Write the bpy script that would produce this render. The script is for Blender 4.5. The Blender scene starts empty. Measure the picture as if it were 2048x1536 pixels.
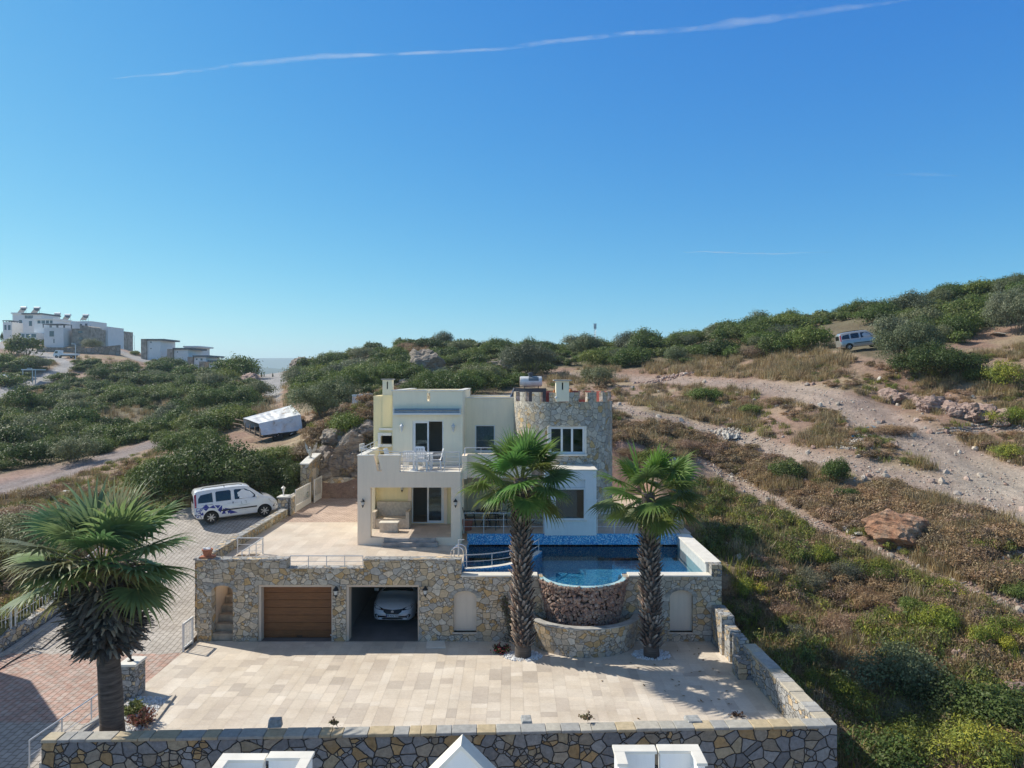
import bpy, bmesh, math, random
import numpy as np
from mathutils import Vector, Matrix, Euler, noise
from mathutils.geometry import tessellate_polygon
R = math.radians
random.seed(7)
rng = np.random.default_rng(11)
scene = bpy.context.scene
col = scene.collection

# ---------------------------------------------------------------- camera
F, CX, HY, CH = 1422.0, 1024.0, 755.0, 10.1      # focal in photo px, centre column, horizon row, camera height
cam_d = bpy.data.cameras.new('camera')
cam_d.sensor_width = 36.0
cam_d.lens = 36.0 * F / 2048.0
cam_d.shift_y = (HY - 768.0) / 2048.0
cam_d.clip_start = 0.1
cam_d.clip_end = 60000
cam = bpy.data.objects.new('camera', cam_d)
cam.location = (0, 0, CH)
cam.rotation_euler = (R(90), 0, 0)
col.objects.link(cam)
scene.camera = cam

# ---------------------------------------------------------------- world, sun, exposure
SUN = Vector((-1.04, 0.42, 1.0)).normalized()
EL = math.asin(SUN.z)
AZ = math.atan2(SUN.x, SUN.y)
world = bpy.data.worlds.new('World')
scene.world = world
world.use_nodes = True
wn = world.node_tree
bg = wn.nodes['Background']
sky = wn.nodes.new('ShaderNodeTexSky')
sky.sky_type = 'NISHITA'
sky.sun_disc = False
sky.sun_elevation = EL
sky.sun_rotation = AZ
sky.altitude = 100
sky.air_density = 0.7
sky.dust_density = 0.3
sky.ozone_density = 3.0
def wmath(op, a, b):
    m = wn.nodes.new('ShaderNodeMath'); m.operation = op
    for i, v in enumerate((a, b)):
        if isinstance(v, bpy.types.NodeSocket): wn.links.new(v, m.inputs[i])
        else: m.inputs[i].default_value = v
    return m.outputs[0]
sep = wn.nodes.new('ShaderNodeSeparateColor'); com = wn.nodes.new('ShaderNodeCombineColor')
wn.links.new(sky.outputs[0], sep.inputs[0])
# per-channel response of the photograph's sky (deep blue aloft, pale at the horizon)
for i, (g, k) in enumerate(((1.68, 1.50), (0.92, 1.20), (0.34, 0.96))):
    wn.links.new(wmath('MULTIPLY', wmath('POWER', wmath('MULTIPLY', sep.outputs[i], 0.1), g), 10*k), com.inputs[i])
# unseen overhead sky is regraded, less saturated, so that shade turns less blue
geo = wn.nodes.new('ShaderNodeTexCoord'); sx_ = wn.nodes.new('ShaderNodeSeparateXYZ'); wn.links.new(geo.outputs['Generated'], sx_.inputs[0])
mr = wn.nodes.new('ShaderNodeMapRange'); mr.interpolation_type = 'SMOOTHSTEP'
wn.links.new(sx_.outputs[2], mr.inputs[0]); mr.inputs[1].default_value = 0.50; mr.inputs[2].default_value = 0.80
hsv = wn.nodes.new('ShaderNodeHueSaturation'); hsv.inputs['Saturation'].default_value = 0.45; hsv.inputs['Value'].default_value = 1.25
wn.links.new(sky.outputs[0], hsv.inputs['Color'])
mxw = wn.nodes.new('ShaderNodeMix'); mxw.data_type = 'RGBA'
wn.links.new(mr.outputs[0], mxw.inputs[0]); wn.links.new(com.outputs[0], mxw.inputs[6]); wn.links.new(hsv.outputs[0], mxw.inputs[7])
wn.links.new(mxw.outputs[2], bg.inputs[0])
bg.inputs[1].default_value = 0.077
sd = bpy.data.lights.new('sun', 'SUN')
sd.energy = 4.05
sd.angle = R(0.5)
sd.color = (1.0, 0.93, 0.80)
so = bpy.data.objects.new('sun', sd)
so.rotation_euler = SUN.to_track_quat('Z', 'Y').to_euler()
col.objects.link(so)
scene.view_settings.view_transform = 'Standard'
scene.view_settings.look = 'None'
scene.view_settings.exposure = 0.45
scene.view_settings.gamma = 1.0
scene.cycles.max_bounces = 6
scene.cycles.volume_bounces = 1
scene.cycles.transparent_max_bounces = 16
scene.cycles.sample_clamp_indirect = 6.0

# ---------------------------------------------------------------- projection helpers
def at(px, py, Y):
    return Vector(((px - CX) * Y / F, Y, CH - (py - HY) * Y / F))
def X(px, Y): return (px - CX) * Y / F
def Z(py, Y): return CH - (py - HY) * Y / F
def proj(x, y, z): return CX + x * F / y, HY + (CH - z) * F / y

# ---------------------------------------------------------------- mesh builder
class MB:
    def __init__(s):
        s.v = []; s.f = []; s.m = []; s.uv = {}
    def add(s, vs, fs, mi=0):
        o = len(s.v)
        s.v += [tuple(p) for p in vs]
        for f in fs:
            s.f.append(tuple(o + i for i in f)); s.m.append(mi)
        return s
    def box(s, x0, x1, y0, y1, z0, z1, mi=0):
        if x0 > x1: x0, x1 = x1, x0
        if y0 > y1: y0, y1 = y1, y0
        if z0 > z1: z0, z1 = z1, z0
        return s.add([(x0,y0,z0),(x1,y0,z0),(x1,y1,z0),(x0,y1,z0),(x0,y0,z1),(x1,y0,z1),(x1,y1,z1),(x0,y1,z1)],
                     [(0,3,2,1),(4,5,6,7),(0,1,5,4),(1,2,6,5),(2,3,7,6),(3,0,4,7)], mi)
    def obox(s, c, sx, sy, sz, rot=(0,0,0), mi=0, taper=1.0):
        m = Euler(rot).to_matrix(); c = Vector(c)
        vs = []
        for z, t in ((-1, 1.0), (1, taper)):
            for x, y in ((-1,-1),(1,-1),(1,1),(-1,1)):
                vs.append(c + m @ Vector((x*sx/2*t, y*sy/2*t, z*sz/2)))
        return s.add(vs, [(0,3,2,1),(4,5,6,7),(0,1,5,4),(1,2,6,5),(2,3,7,6),(3,0,4,7)], mi)
    def slab(s, loops, d0, d1, plane='xz', mi=0):
        """loops: outer then holes, as (u,w) lists; extruded from d0 to d1 along the third axis"""
        def P(u, w, d):
            return (u, d, w) if plane == 'xz' else ((d, u, w) if plane == 'yz' else (u, w, d))
        flat = [p for l in loops for p in l]
        tris = tessellate_polygon([[Vector((p[0], p[1], 0)) for p in l] for l in loops])
        n = len(flat)
        vs = [P(p[0], p[1], d0) for p in flat] + [P(p[0], p[1], d1) for p in flat]
        fs = [tuple(t) for t in tris] + [tuple(n + i for i in reversed(t)) for t in tris]
        o = 0
        for l in loops:
            k = len(l)
            for i in range(k):
                a, b = o + i, o + (i + 1) % k
                fs.append((a, b, n + b, n + a))
            o += k
        return s.add(vs, fs, mi)
    def tube(s, pts, r, n=6, mi=0, caps=True):
        pts = [Vector(p) for p in pts]
        rs = r if isinstance(r, (list, tuple)) else [r] * len(pts)
        vs = []; fs = []
        for i, p in enumerate(pts):
            t = (pts[min(i+1, len(pts)-1)] - pts[max(i-1, 0)])
            if t.length < 1e-9: t = Vector((0,0,1))
            t.normalize()
            up = Vector((0,0,1)) if abs(t.z) < 0.95 else Vector((1,0,0))
            a = t.cross(up).normalized(); b = a.cross(t)
            for k in range(n):
                w = 2*math.pi*k/n
                vs.append(p + (a*math.cos(w) + b*math.sin(w))*rs[i])
        for i in range(len(pts)-1):
            for k in range(n):
                fs.append((i*n+k, i*n+(k+1)%n, (i+1)*n+(k+1)%n, (i+1)*n+k))
        if caps:
            fs.append(tuple(range(n))[::-1]); fs.append(tuple((len(pts)-1)*n+k for k in range(n)))
        return s.add(vs, fs, mi)
    def lathe(s, c, prof, n=16, mi=0, axis='z'):
        c = Vector(c); vs = []; fs = []
        for (r, h) in prof:
            for k in range(n):
                w = 2*math.pi*k/n
                p = (r*math.cos(w), r*math.sin(w), h)
                if axis == 'x': p = (h, p[0], p[1])
                if axis == 'y': p = (p[0], h, p[1])
                vs.append(c + Vector(p))
        for i in range(len(prof)-1):
            for k in range(n):
                fs.append((i*n+k, i*n+(k+1)%n, (i+1)*n+(k+1)%n, (i+1)*n+k))
        fs.append(tuple(range(n))[::-1]); fs.append(tuple((len(prof)-1)*n+k for k in range(n)))
        return s.add(vs, fs, mi)
    def arcwall(s, cx, cy, rx, ry, a0, a1, z0, z1, th, n=32, mi=0, rx0=None, ry0=None):
        """curved wall: outer radius rx/ry at top (rx0/ry0 at the foot), thickness th, angles in degrees; arc-length uvs"""
        rx0 = rx if rx0 is None else rx0; ry0 = ry if ry0 is None else ry0
        o = len(s.v)
        for i in range(n+1):
            a = R(a0 + (a1-a0)*i/n); ca, sa = math.cos(a), math.sin(a)
            s.v += [(cx+rx0*ca, cy+ry0*sa, z0), (cx+rx*ca, cy+ry*sa, z1),
                    (cx+(rx-th)*ca, cy+(ry-th)*sa, z1), (cx+(rx0-th)*ca, cy+(ry0-th)*sa, z0)]
        for i in range(n):
            u0 = R(a0+(a1-a0)*i/n)*rx; u1 = R(a0+(a1-a0)*(i+1)/n)*rx
            q = o+4*i
            for (a, b, va, vb) in ((0,1,z0,z1),(1,2,z1,z1+th),(2,3,z1,z0),(3,0,0,th)):
                s.uv[len(s.f)] = [(u0,va),(u1,va),(u1,vb),(u0,vb)]
                s.f.append((q+a, q+4+a, q+4+b, q+b)); s.m.append(mi)
        q = o+4*n
        s.f.append((o,o+1,o+2,o+3)); s.m.append(mi)
        s.f.append((q,q+3,q+2,q+1)); s.m.append(mi)
        return s
    def build(s, name, mats, parent=None, smooth=False, bevel=0, loc=None, recalc=True):
        me = bpy.data.meshes.new(name)
        me.from_pydata(s.v, [], s.f)
        if not isinstance(mats, (list, tuple)): mats = [mats]
        for m in mats: me.materials.append(m)
        me.polygons.foreach_set('material_index', s.m)
        if recalc and not s.uv:
            bm = bmesh.new(); bm.from_mesh(me)
            bmesh.ops.recalc_face_normals(bm, faces=bm.faces)
            bm.to_mesh(me); bm.free()
        uvl = me.uv_layers.new(name='UVMap')
        arr = [0.0]*(2*len(me.loops))
        for p in me.polygons:
            cu = s.uv.get(p.index)
            n = p.normal; ax = 2 if abs(n.z) > 0.7 else (0 if abs(n.x) > abs(n.y) else 1)
            for k, li in enumerate(p.loop_indices):
                if cu: u, w = cu[k]
                else:
                    co = me.vertices[me.loops[li].vertex_index].co
                    u, w = (co.x, co.y) if ax == 2 else ((co.y, co.z) if ax == 0 else (co.x, co.z))
                arr[2*li] = u; arr[2*li+1] = w
        uvl.data.foreach_set('uv', arr)
        if smooth:
            me.polygons.foreach_set('use_smooth', [True]*len(me.polygons))
            try: me.set_sharp_from_angle(angle=R(35))
            except Exception: pass
        o = bpy.data.objects.new(name, me)
        col.objects.link(o)
        if parent is not None:
            o.parent = parent
            if loc is None and parent.matrix_basis != Matrix():
                o.matrix_parent_inverse = parent.matrix_basis.inverted()
        if loc is not None: o.location = loc
        if bevel:
            b = o.modifiers.new('bevel', 'BEVEL'); b.width = bevel; b.segments = 2
            b.limit_method = 'ANGLE'; b.angle_limit = R(40)
        return o

def tag(o, label, cat, group=None, kind=None):
    if label: o['label'] = label
    if cat: o['category'] = cat
    if group: o['group'] = group
    if kind: o['kind'] = kind
    return o
def struct(o, label=None, cat=None):
    o['kind'] = 'structure'
    if label: o['label'] = label
    if cat: o['category'] = cat
    return o
def thing(name, label, cat, loc=(0,0,0), rotz=0, group=None):
    o = bpy.data.objects.new(name, None)
    o.empty_display_size = 0.2
    col.objects.link(o); o.location = loc; o.rotation_euler = (0,0,rotz)
    return tag(o, label, cat, group)
def dup(root, loc=None, rot=None, scale=None, label=None, group=None, name=None):
    def cp(o, par):
        c = o.copy(); col.objects.link(c)
        if par is not None: c.parent = par
        for ch in kids.get(o.name, []): cp(ch, c)
        return c
    kids = {}
    def walk(o):
        kids[o.name] = list(o.children)
        for ch in o.children: walk(ch)
    walk(root)
    c = cp(root, None)
    if loc is not None: c.location = loc
    if rot is not None: c.rotation_euler = rot
    if scale is not None: c.scale = scale if hasattr(scale, '__len__') else (scale,)*3
    if label: c['label'] = label
    if group: c['group'] = group
    return c

# ---------------------------------------------------------------- materials
class NT:
    def __init__(s, name):
        s.mat = bpy.data.materials.new(name); s.mat.use_nodes = True
        s.t = s.mat.node_tree; s.p = s.t.nodes['Principled BSDF']; s.out = s.t.nodes['Material Output']
    def n(s, typ, ins=None, **kw):
        nd = s.t.nodes.new('ShaderNode'+typ)
        for k, v in kw.items(): setattr(nd, k, v)
        for k, v in (ins or {}).items():
            if isinstance(v, bpy.types.NodeSocket): s.t.links.new(v, nd.inputs[k])
            else: nd.inputs[k].default_value = v
        return nd
    def link(s, a, b): s.t.links.new(a, b)
    def ramp(s, fac, stops, interp='LINEAR'):
        r = s.t.nodes.new('ShaderNodeValToRGB'); e = r.color_ramp; e.interpolation = interp
        while len(e.elements) < len(stops): e.elements.new(0.5)
        for el, (p, c) in zip(e.elements, stops):
            el.position = p; el.color = (*c, 1) if len(c) == 3 else c
        s.link(fac, r.inputs[0]); return r.outputs[0]
    def mix(s, fac, a, b, mode='MIX'):
        m = s.t.nodes.new('ShaderNodeMix'); m.data_type = 'RGBA'; m.blend_type = mode
        for sock, v in ((m.inputs[0], fac), (m.inputs[6], a), (m.inputs[7], b)):
            if isinstance(v, bpy.types.NodeSocket): s.link(v, sock)
            elif isinstance(v, (int, float)): sock.default_value = v
            else: sock.default_value = (*v, 1) if len(v) == 3 else v
        return m.outputs[2]
    def math(s, op, a, b=0.0, c=0.0):
        m = s.t.nodes.new('ShaderNodeMath'); m.operation = op
        for i, v in enumerate((a, b, c)):
            if isinstance(v, bpy.types.NodeSocket): s.link(v, m.inputs[i])
            else: m.inputs[i].default_value = v
        return m.outputs[0]
    def bump(s, h, strength=0.5, dist=0.02):
        b = s.n('Bump', {'Height': h, 'Strength': strength, 'Distance': dist})
        s.link(b.outputs[0], s.p.inputs['Normal'])
    def noise(s, vec, scale, detail=4, rough=0.55):
        return s.n('TexNoise', {'Vector': vec, 'Scale': scale, 'Detail': detail, 'Roughness': rough}).outputs[0]
    def obj(s): return s.n('TexCoord').outputs['Object']
    def uvc(s): return s.n('UVMap').outputs[0]
    def fin(s, color, rough=0.8, **kw):
        if isinstance(color, bpy.types.NodeSocket): s.link(color, s.p.inputs['Base Color'])
        else: s.p.inputs['Base Color'].default_value = (*color, 1)
        if isinstance(rough, bpy.types.NodeSocket): s.link(rough, s.p.inputs['Roughness'])
        else: s.p.inputs['Roughness'].default_value = rough
        for k, v in kw.items(): s.p.inputs[k.replace('_', ' ')].default_value = v
        return s.mat

def plain(name, c, rough=0.6, metal=0.0, var=0.08, scale=6.0, spec=0.5):
    t = NT(name)
    f = t.noise(t.obj(), scale, 5)
    c2 = tuple(x*(1-var*2) for x in c); c3 = tuple(min(1, x*(1+var)) for x in c)
    cc = t.ramp(f, [(0.3, c2), (0.7, c3)])
    t.p.inputs['Metallic'].default_value = metal
    t.p.inputs['Specular IOR Level'].default_value = spec
    return t.fin(cc, rough)

def plaster(name, c, dirt=0.035):
    t = NT(name); o = t.obj()
    big = t.noise(o, 0.7, 5, 0.6)
    st = t.n('Mapping', {'Vector': o, 'Scale': (3.0, 3.0, 0.35)})
    streak = t.noise(st.outputs[0], 2.0, 5, 0.65)
    f = t.math('MULTIPLY', big, streak)
    cc = t.ramp(f, [(0.12, tuple(x*(1-dirt*2.0) for x in c)), (0.28, c), (0.5, tuple(min(1, x*1.04) for x in c))])
    t.bump(t.noise(o, 60, 3), 0.15, 0.01)
    return t.fin(cc, 0.85)

def rubble(name, pal, mortar, scale=2.6, mw=0.045, stretch=(1.0, 1.0), bump=0.9, dist=0.10, mot=1.0, smallcut=0.58):
    """random rubble / crazy stonework; pal = [(share, colour)...]"""
    t = NT(name); uv = t.uvc()
    mp = t.n('Mapping', {'Vector': uv, 'Scale': (stretch[0], stretch[1], 1)})
    nz = t.n('TexNoise', {'Vector': mp.outputs[0], 'Scale': scale*1.3, 'Detail': 3})
    sub = t.n('VectorMath', {0: nz.outputs['Color'], 1: (0.5, 0.5, 0.5)}, operation='SUBTRACT')
    sc = t.n('VectorMath', {0: sub.outputs[0], 'Scale': dist}, operation='SCALE')
    ad = t.n('VectorMath', {0: mp.outputs[0], 1: sc.outputs[0]}, operation='ADD')
    v1 = t.n('TexVoronoi', {'Vector': ad.outputs[0], 'Scale': scale, 'Randomness': 0.95}, voronoi_dimensions='2D')
    v2 = t.n('TexVoronoi', {'Vector': ad.outputs[0], 'Scale': scale, 'Randomness': 0.95}, voronoi_dimensions='2D', feature='DISTANCE_TO_EDGE')
    k2 = scale*1.85
    v3 = t.n('TexVoronoi', {'Vector': ad.outputs[0], 'Scale': k2, 'Randomness': 0.95}, voronoi_dimensions='2D')
    v4 = t.n('TexVoronoi', {'Vector': ad.outputs[0], 'Scale': k2, 'Randomness': 0.95}, voronoi_dimensions='2D', feature='DISTANCE_TO_EDGE')
    small = t.math('GREATER_THAN', t.n('SeparateColor', {0: v1.outputs['Color']}).outputs[2], smallcut)
    colr = t.mix(small, v1.outputs['Color'], v3.outputs['Color'])
    dmin = t.math('MINIMUM', v2.outputs['Distance'], t.math('DIVIDE', v4.outputs['Distance'], 1.5))
    dd = t.math('ADD', t.math('MULTIPLY', small, dmin), t.math('MULTIPLY', t.math('SUBTRACT', 1.0, small), v2.outputs['Distance']))
    sp = t.n('SeparateColor', {0: colr})
    tot = sum(p[0] for p in pal); acc = 0; stops = []
    for sh, c in pal:
        stops.append((acc/tot, c)); acc += sh
    base = t.ramp(sp.outputs[0], stops, 'CONSTANT')
    val = t.ramp(sp.outputs[1], [(0, (0.72,)*3), (1, (1.18,)*3)])
    base = t.mix(1.0, base, val, 'MULTIPLY')
    n2 = t.noise(uv, 9, 6, 0.7)
    k = 0.25*mot
    base = t.mix(1.0, base, t.ramp(n2, [(0.3, (1-k*1.3,)*3), (0.7, (1+k*0.8,)*3)]), 'MULTIPLY')
    n3 = t.noise(uv, 2.2, 4, 0.6)
    base = t.mix(t.ramp(n3, [(0.55, (0,)*3), (0.75, (0.45,)*3)]), base, (0.42, 0.36, 0.28))
    ew = t.math('ADD', mw, t.math('MULTIPLY', t.math('SUBTRACT', t.noise(uv, 14, 3), 0.5), mw*0.9))
    mask = t.math('SMOOTH_MIN', t.math('DIVIDE', dd, ew), 1.0, 0.15)
    mask = t.n('Clamp', {'Value': mask}).outputs[0]
    mk = t.ramp(mask, [(0.45, (0,)*3), (0.8, (1,)*3)])
    cc = t.mix(mk, mortar, base)
    h = t.math('ADD', t.math('MULTIPLY', mask, 1.0), t.math('MULTIPLY', n2, 0.5))
    h = t.math('ADD', h, t.math('MULTIPLY', sp.outputs[2], 0.4))
    t.bump(h, bump, 0.045)
    return t.fin(cc, 0.9)

GREY = (0.40, 0.39, 0.375); PALE = (0.64, 0.57, 0.46); OCH = (0.60, 0.40, 0.19); BUFF = (0.65, 0.50, 0.32)
M = {}
M['stone'] = rubble('garage_rubble_stone', [(4, PALE), (3, (0.63,0.52,0.385)), (2.5, BUFF), (1.4, OCH), (2, (0.53,0.49,0.43))], (0.15, 0.135, 0.115), 3.7, 0.034, (1.0, 1.25))
M['stone_front'] = rubble('front_rubble_stone', [(4, (0.27,0.275,0.285)), (3, (0.345,0.345,0.34)), (2, (0.37,0.32,0.25)), (2, (0.46,0.31,0.15)), (1.2, (0.43,0.36,0.245))], (0.06, 0.056, 0.054), 2.85, 0.062, (1.0, 1.15), smallcut=0.80)
M['stone_tower'] = rubble('tower_stone', [(5, (0.60,0.54,0.44)), (3, (0.55,0.51,0.44)), (2, (0.62,0.50,0.34)), (1, (0.49,0.47,0.43)), (0.5, (0.55,0.38,0.18))], (0.22, 0.20, 0.18), 3.6, 0.030, (1.0, 1.0))
M['stone_buff'] = rubble('terrace_wall_stone', [(4, (0.47,0.39,0.26)), (3, (0.44,0.40,0.33)), (2, (0.40,0.40,0.38)), (1.2, OCH)], (0.12, 0.105, 0.09), 3.4, 0.05)
M['stone_grey'] = rubble('low_wall_stone', [(4, (0.44,0.43,0.41)), (3, (0.38,0.38,0.38)), (1.5, BUFF)], (0.10, 0.095, 0.09), 3.6, 0.05, (1.0, 1.5))
M['cream'] = plaster('cream_plaster', (0.97, 0.87, 0.66))
M['yellow'] = plaster('yellow_plaster', (0.93, 0.81, 0.49))
M['yellow_pale'] = plaster('pale_yellow_plaster', (0.92, 0.84, 0.62))
M['taupe'] = plaster('beige_plaster', (0.95, 0.79, 0.61))
M['trim'] = plaster('peach_trim', (0.70, 0.58, 0.46), 0.05)
M['niche'] = plaster('niche_plaster', (0.72, 0.62, 0.50), 0.05)
M['bay'] = plaster('bay_plaster', (0.74, 0.77, 0.78))
M['white_plaster'] = plaster('white_plaster', (0.80, 0.80, 0.79), 0.04)
M['white_marble'] = plain('pale_coping', (0.78, 0.74, 0.66), 0.5, 0, 0.06, 3)
M['pvc'] = plain('white_pvc', (0.80, 0.81, 0.82), 0.35, 0, 0.01)
M['plastic_white'] = plain('white_plastic', (0.84, 0.84, 0.84), 0.35, 0, 0.01)
M['rail'] = plain('grey_painted_metal', (0.62, 0.64, 0.66), 0.35, 0.3, 0.03)
M['rail_white'] = plain('white_painted_metal', (0.78, 0.76, 0.72), 0.45, 0, 0.04)
M['steel'] = plain('polished_steel', (0.75, 0.76, 0.78), 0.15, 1.0, 0.02)
M['black_metal'] = plain('black_metal', (0.02, 0.02, 0.022), 0.4, 0.2, 0.1)
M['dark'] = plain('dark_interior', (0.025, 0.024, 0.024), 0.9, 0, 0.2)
M['room'] = plaster('interior_wall', (0.30, 0.27, 0.23))
M['travertine'] = plain('travertine', (0.60, 0.52, 0.42), 0.55, 0, 0.12, 9)
M['terracotta'] = plain('terracotta', (0.45, 0.17, 0.09), 0.8, 0, 0.15, 12)
M['redpaint'] = plain('oxblood_paint', (0.34, 0.085, 0.065), 0.7, 0, 0.2, 8)
M['concrete'] = plain('concrete', (0.42, 0.41, 0.39), 0.9, 0, 0.15, 4)
M['pebble'] = plain('white_pebble', (0.80, 0.80, 0.80), 0.6, 0, 0.1, 30)
M['soil'] = plain('soil', (0.10, 0.07, 0.05), 0.95, 0, 0.3, 10)

def glass_mat(name='window_glass', tint=(0.05, 0.07, 0.09), rough=0.02):
    t = NT(name)
    fr = t.n('Fresnel', {'IOR': 1.6})
    tr = t.n('BsdfTransparent', {'Color': (0.55, 0.62, 0.66, 1)})
    gl = t.n('BsdfGlossy', {'Color': (0.55, 0.75, 0.88, 1), 'Roughness': rough})
    fc = t.math('MULTIPLY', fr.outputs[0], 1.1)
    mx = t.n('MixShader', {0: fc, 1: tr.outputs[0], 2: gl.outputs[0]})
    t.link(mx.outputs[0], t.out.inputs[0])
    return t.mat
M['glass'] = glass_mat()
def tinted(name, c, rough=0.03):
    t = NT(name); t.p.inputs['Specular IOR Level'].default_value = 0.8
    t.p.inputs['Coat Weight'].default_value = 0.6
    return t.fin(c, rough)
M['carglass'] = tinted('tinted_car_glass', (0.010, 0.012, 0.016), 0.06)
M['carglass'].node_tree.nodes['Principled BSDF'].inputs['Coat Weight'].default_value = 0.0
def carpaint(name, c, metal=0.0):
    t = NT(name); t.p.inputs['Coat Weight'].default_value = 1.0; t.p.inputs['Coat Roughness'].default_value = 0.05
    t.p.inputs['Metallic'].default_value = metal
    n_ = t.noise(t.obj(), 3.0, 5, 0.7)
    return t.fin(t.ramp(n_, [(0.3, tuple(x*0.93 for x in c)), (0.65, c)]), 0.35)
M['paint_white'] = carpaint('white_car_paint', (0.80, 0.81, 0.82))
M['paint_silver'] = carpaint('silver_car_paint', (0.50, 0.49, 0.47), 0.5)
M['rubber'] = plain('tyre_rubber', (0.018, 0.018, 0.018), 0.85, 0, 0.2, 20)
M['alloy'] = plain('silver_wheel', (0.55, 0.56, 0.58), 0.35, 0.7, 0.05)
M['redlamp'] = tinted('red_lamp', (0.45, 0.012, 0.012), 0.15)
M['clearlamp'] = tinted('clear_lamp', (0.62, 0.62, 0.55), 0.1)
M['bluevinyl'] = plain('blue_vinyl', (0.015, 0.03, 0.28), 0.4, 0, 0.05)
M['greyvinyl'] = plain('grey_vinyl', (0.25, 0.26, 0.28), 0.5, 0, 0.05)
# ================================================================ TERRAIN
def vnoise(x, y, seed=0):
    xi = np.floor(x).astype(np.int64); yi = np.floor(y).astype(np.int64)
    xf = x - xi; yf = y - yi
    xf = xf*xf*(3-2*xf); yf = yf*yf*(3-2*yf)
    def h(a, b):
        n = (a*374761393 + b*668265263 + seed*974634777) & 0x7fffffff
        n = ((n ^ (n >> 13)) * 1274126177) & 0x7fffffff
        return ((n ^ (n >> 16)) & 0xffff) / 65535.0
    return (h(xi,yi)*(1-xf)+h(xi+1,yi)*xf)*(1-yf) + (h(xi,yi+1)*(1-xf)+h(xi+1,yi+1)*xf)*yf
def fbm(x, y, oct=4, seed=0):
    a = 0.5; s = 0; t = 0
    for i in range(oct):
        s = s + a*vnoise(x*2**i + 17*i, y*2**i - 9*i, seed+i); t += a; a *= 0.5
    return s/t
CP = """1460 1200 29|1460 1260 28|1520 1300 26.3|1600 1400 23.4|1700 1500 21.2|2040 1530 19.5|1900 1450 22|2040 1400 22.5
1800 1300 25.5|2040 1230 26.5|1620 1200 30|1500 1130 31|1700 1130 32|1790 1100 32.5|2000 1080 31.5|1400 1060 36|1340 1010 39|1450 960 45
1600 1040 37|1700 990 40|1850 960 40|2040 980 38|2000 880 46|1500 930 47.5|1650 900 46|1800 840 50|1900 850 48|2040 860 46
1560 775 62|1700 800 55|1400 762 72|1250 760 82|1120 748 90|1300 800 66|1400 850 55|1550 850 53|1300 860 52|1235 900 44|1240 960 41|1650 940 43
1800 800 56|1800 765 58|1900 770 55|2040 800 50|2040 740 56|1715 700 68|1600 720 72|1500 730 76|1400 740 80
2040 690 64|1850 680 72|2040 620 80|2040 578 95|1900 605 98|1800 620 100|1650 640 105|1500 665 112|1400 690 118|1200 702 128|1000 708 138|880 692 145
850 690 150|720 712 150|640 735 140|600 757 130|1100 765 80|1000 790 70|900 790 66|800 800 60|740 805 50|700 850 47.5|680 930 45.5
650 770 95|700 790 75|600 830 68|545 880 58|600 890 52|500 900 50|640 900 46.5|430 1000 43|560 960 44|560 1000 41.5
350 1010 42|250 1010 44|100 1000 46|0 975 50|150 935 56|310 890 64|350 870 68|50 1060 38|0 1100 34|100 1180 31|0 1200 29.5|0 1240 27
200 900 75|0 900 70|100 850 88|300 830 95|420 800 105|480 790 105|200 800 120|0 830 95|100 800 135|300 770 150|450 760 150|530 770 112|550 760 125|590 768 115
60 765 150|110 740 165|180 722 180|150 716 190|50 702 200|0 688 210|100 692 215|200 692 215|50 684 235|240 712 200|300 712 215|350 730 205|400 735 210
440 745 190|300 740 180|400 760 160|500 752 170|-60 690 240|100 694 300|200 700 300|330 725 280|500 775 260|560 778 300|500 800 380|100 730 390|560 790 220"""
pts = []
for ln in CP.replace('\n', '|').split('|'):
    a, b, c = map(float, ln.split()); p = at(a, b, c); pts.append((p.x, p.y, p.z))
pts += [(0,46,5.6),(4,46,5.2),(6,42,3.6),(0,55,7.4),(8,50,5.4),(10,60,7.6),
        (-12,10,-2.3),(0,5,-2.6),(8,10,-2.2),(0,14,-2.2),(-30,8,-1.8),(-22,18,-0.7),(-17,20,-0.5),(20,8,-1.6),(30,18,1.4),(42,30,5.5),(70,45,12),
        (-42,30,2.2),(-62,48,3),(0,-20,-4),(-60,-10,-3),(60,-10,0),(120,90,26),(140,140,20),(80,170,6),(0,200,4),(-60,215,4),(60,260,-10),(180,250,-10),(0,330,-20),
        (-200,200,24),(-240,300,20),(-180,120,12),(-120,70,6),(-260,390,0),(150,390,-30),(9.2,22,-0.5),(9.4,19,-1.1),(8.9,25,0.0),(8.8,31.5,2.1),(-100,390,-10)]
P_ = np.array(pts)
U0 = 45.0
def UV_(x, y): return np.stack([x/(y+U0), np.log(y+U0)], -1)
A_ = UV_(P_[:,0], P_[:,1])
def ker(d2): return -np.sqrt(d2 + 0.02**2)
d2 = ((A_[:,None]-A_[None])**2).sum(-1)
n_ = len(A_)
K = np.zeros((n_+3, n_+3)); K[:n_,:n_] = ker(d2) - 2e-4*np.eye(n_)
K[:n_,n_] = 1; K[:n_,n_+1:] = A_; K[n_,:n_] = 1; K[n_+1:,:n_] = A_.T
W_ = np.linalg.solve(K, np.concatenate([P_[:,2], [0,0,0]]))
def drive_z(y):
    return np.interp(y, [5,15,18,22,26,29.4,34,38,41,60], [-2.0,-1.1,-0.62,-0.25,0.0,0.55,1.6,2.45,2.6,2.6])
def drive_left(y): return np.interp(y, [10,22,26,30,34,36,41,42], [-26,-21,-18.6,-18.2,-18.2,-18.8,-18.8,-15])
def base_h(x, y):
    B = UV_(x, y).reshape(-1, 2); out = np.zeros(len(B))
    for i in range(0, len(B), 20000):
        b = B[i:i+20000]
        out[i:i+20000] = ker(((b[:,None]-A_[None])**2).sum(-1)) @ W_[:n_] + W_[n_] + b @ W_[n_+1:]
    return out.reshape(x.shape)
NC, NR = 620, 560
uu = np.linspace(-1.15, 1.05, NC)
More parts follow.
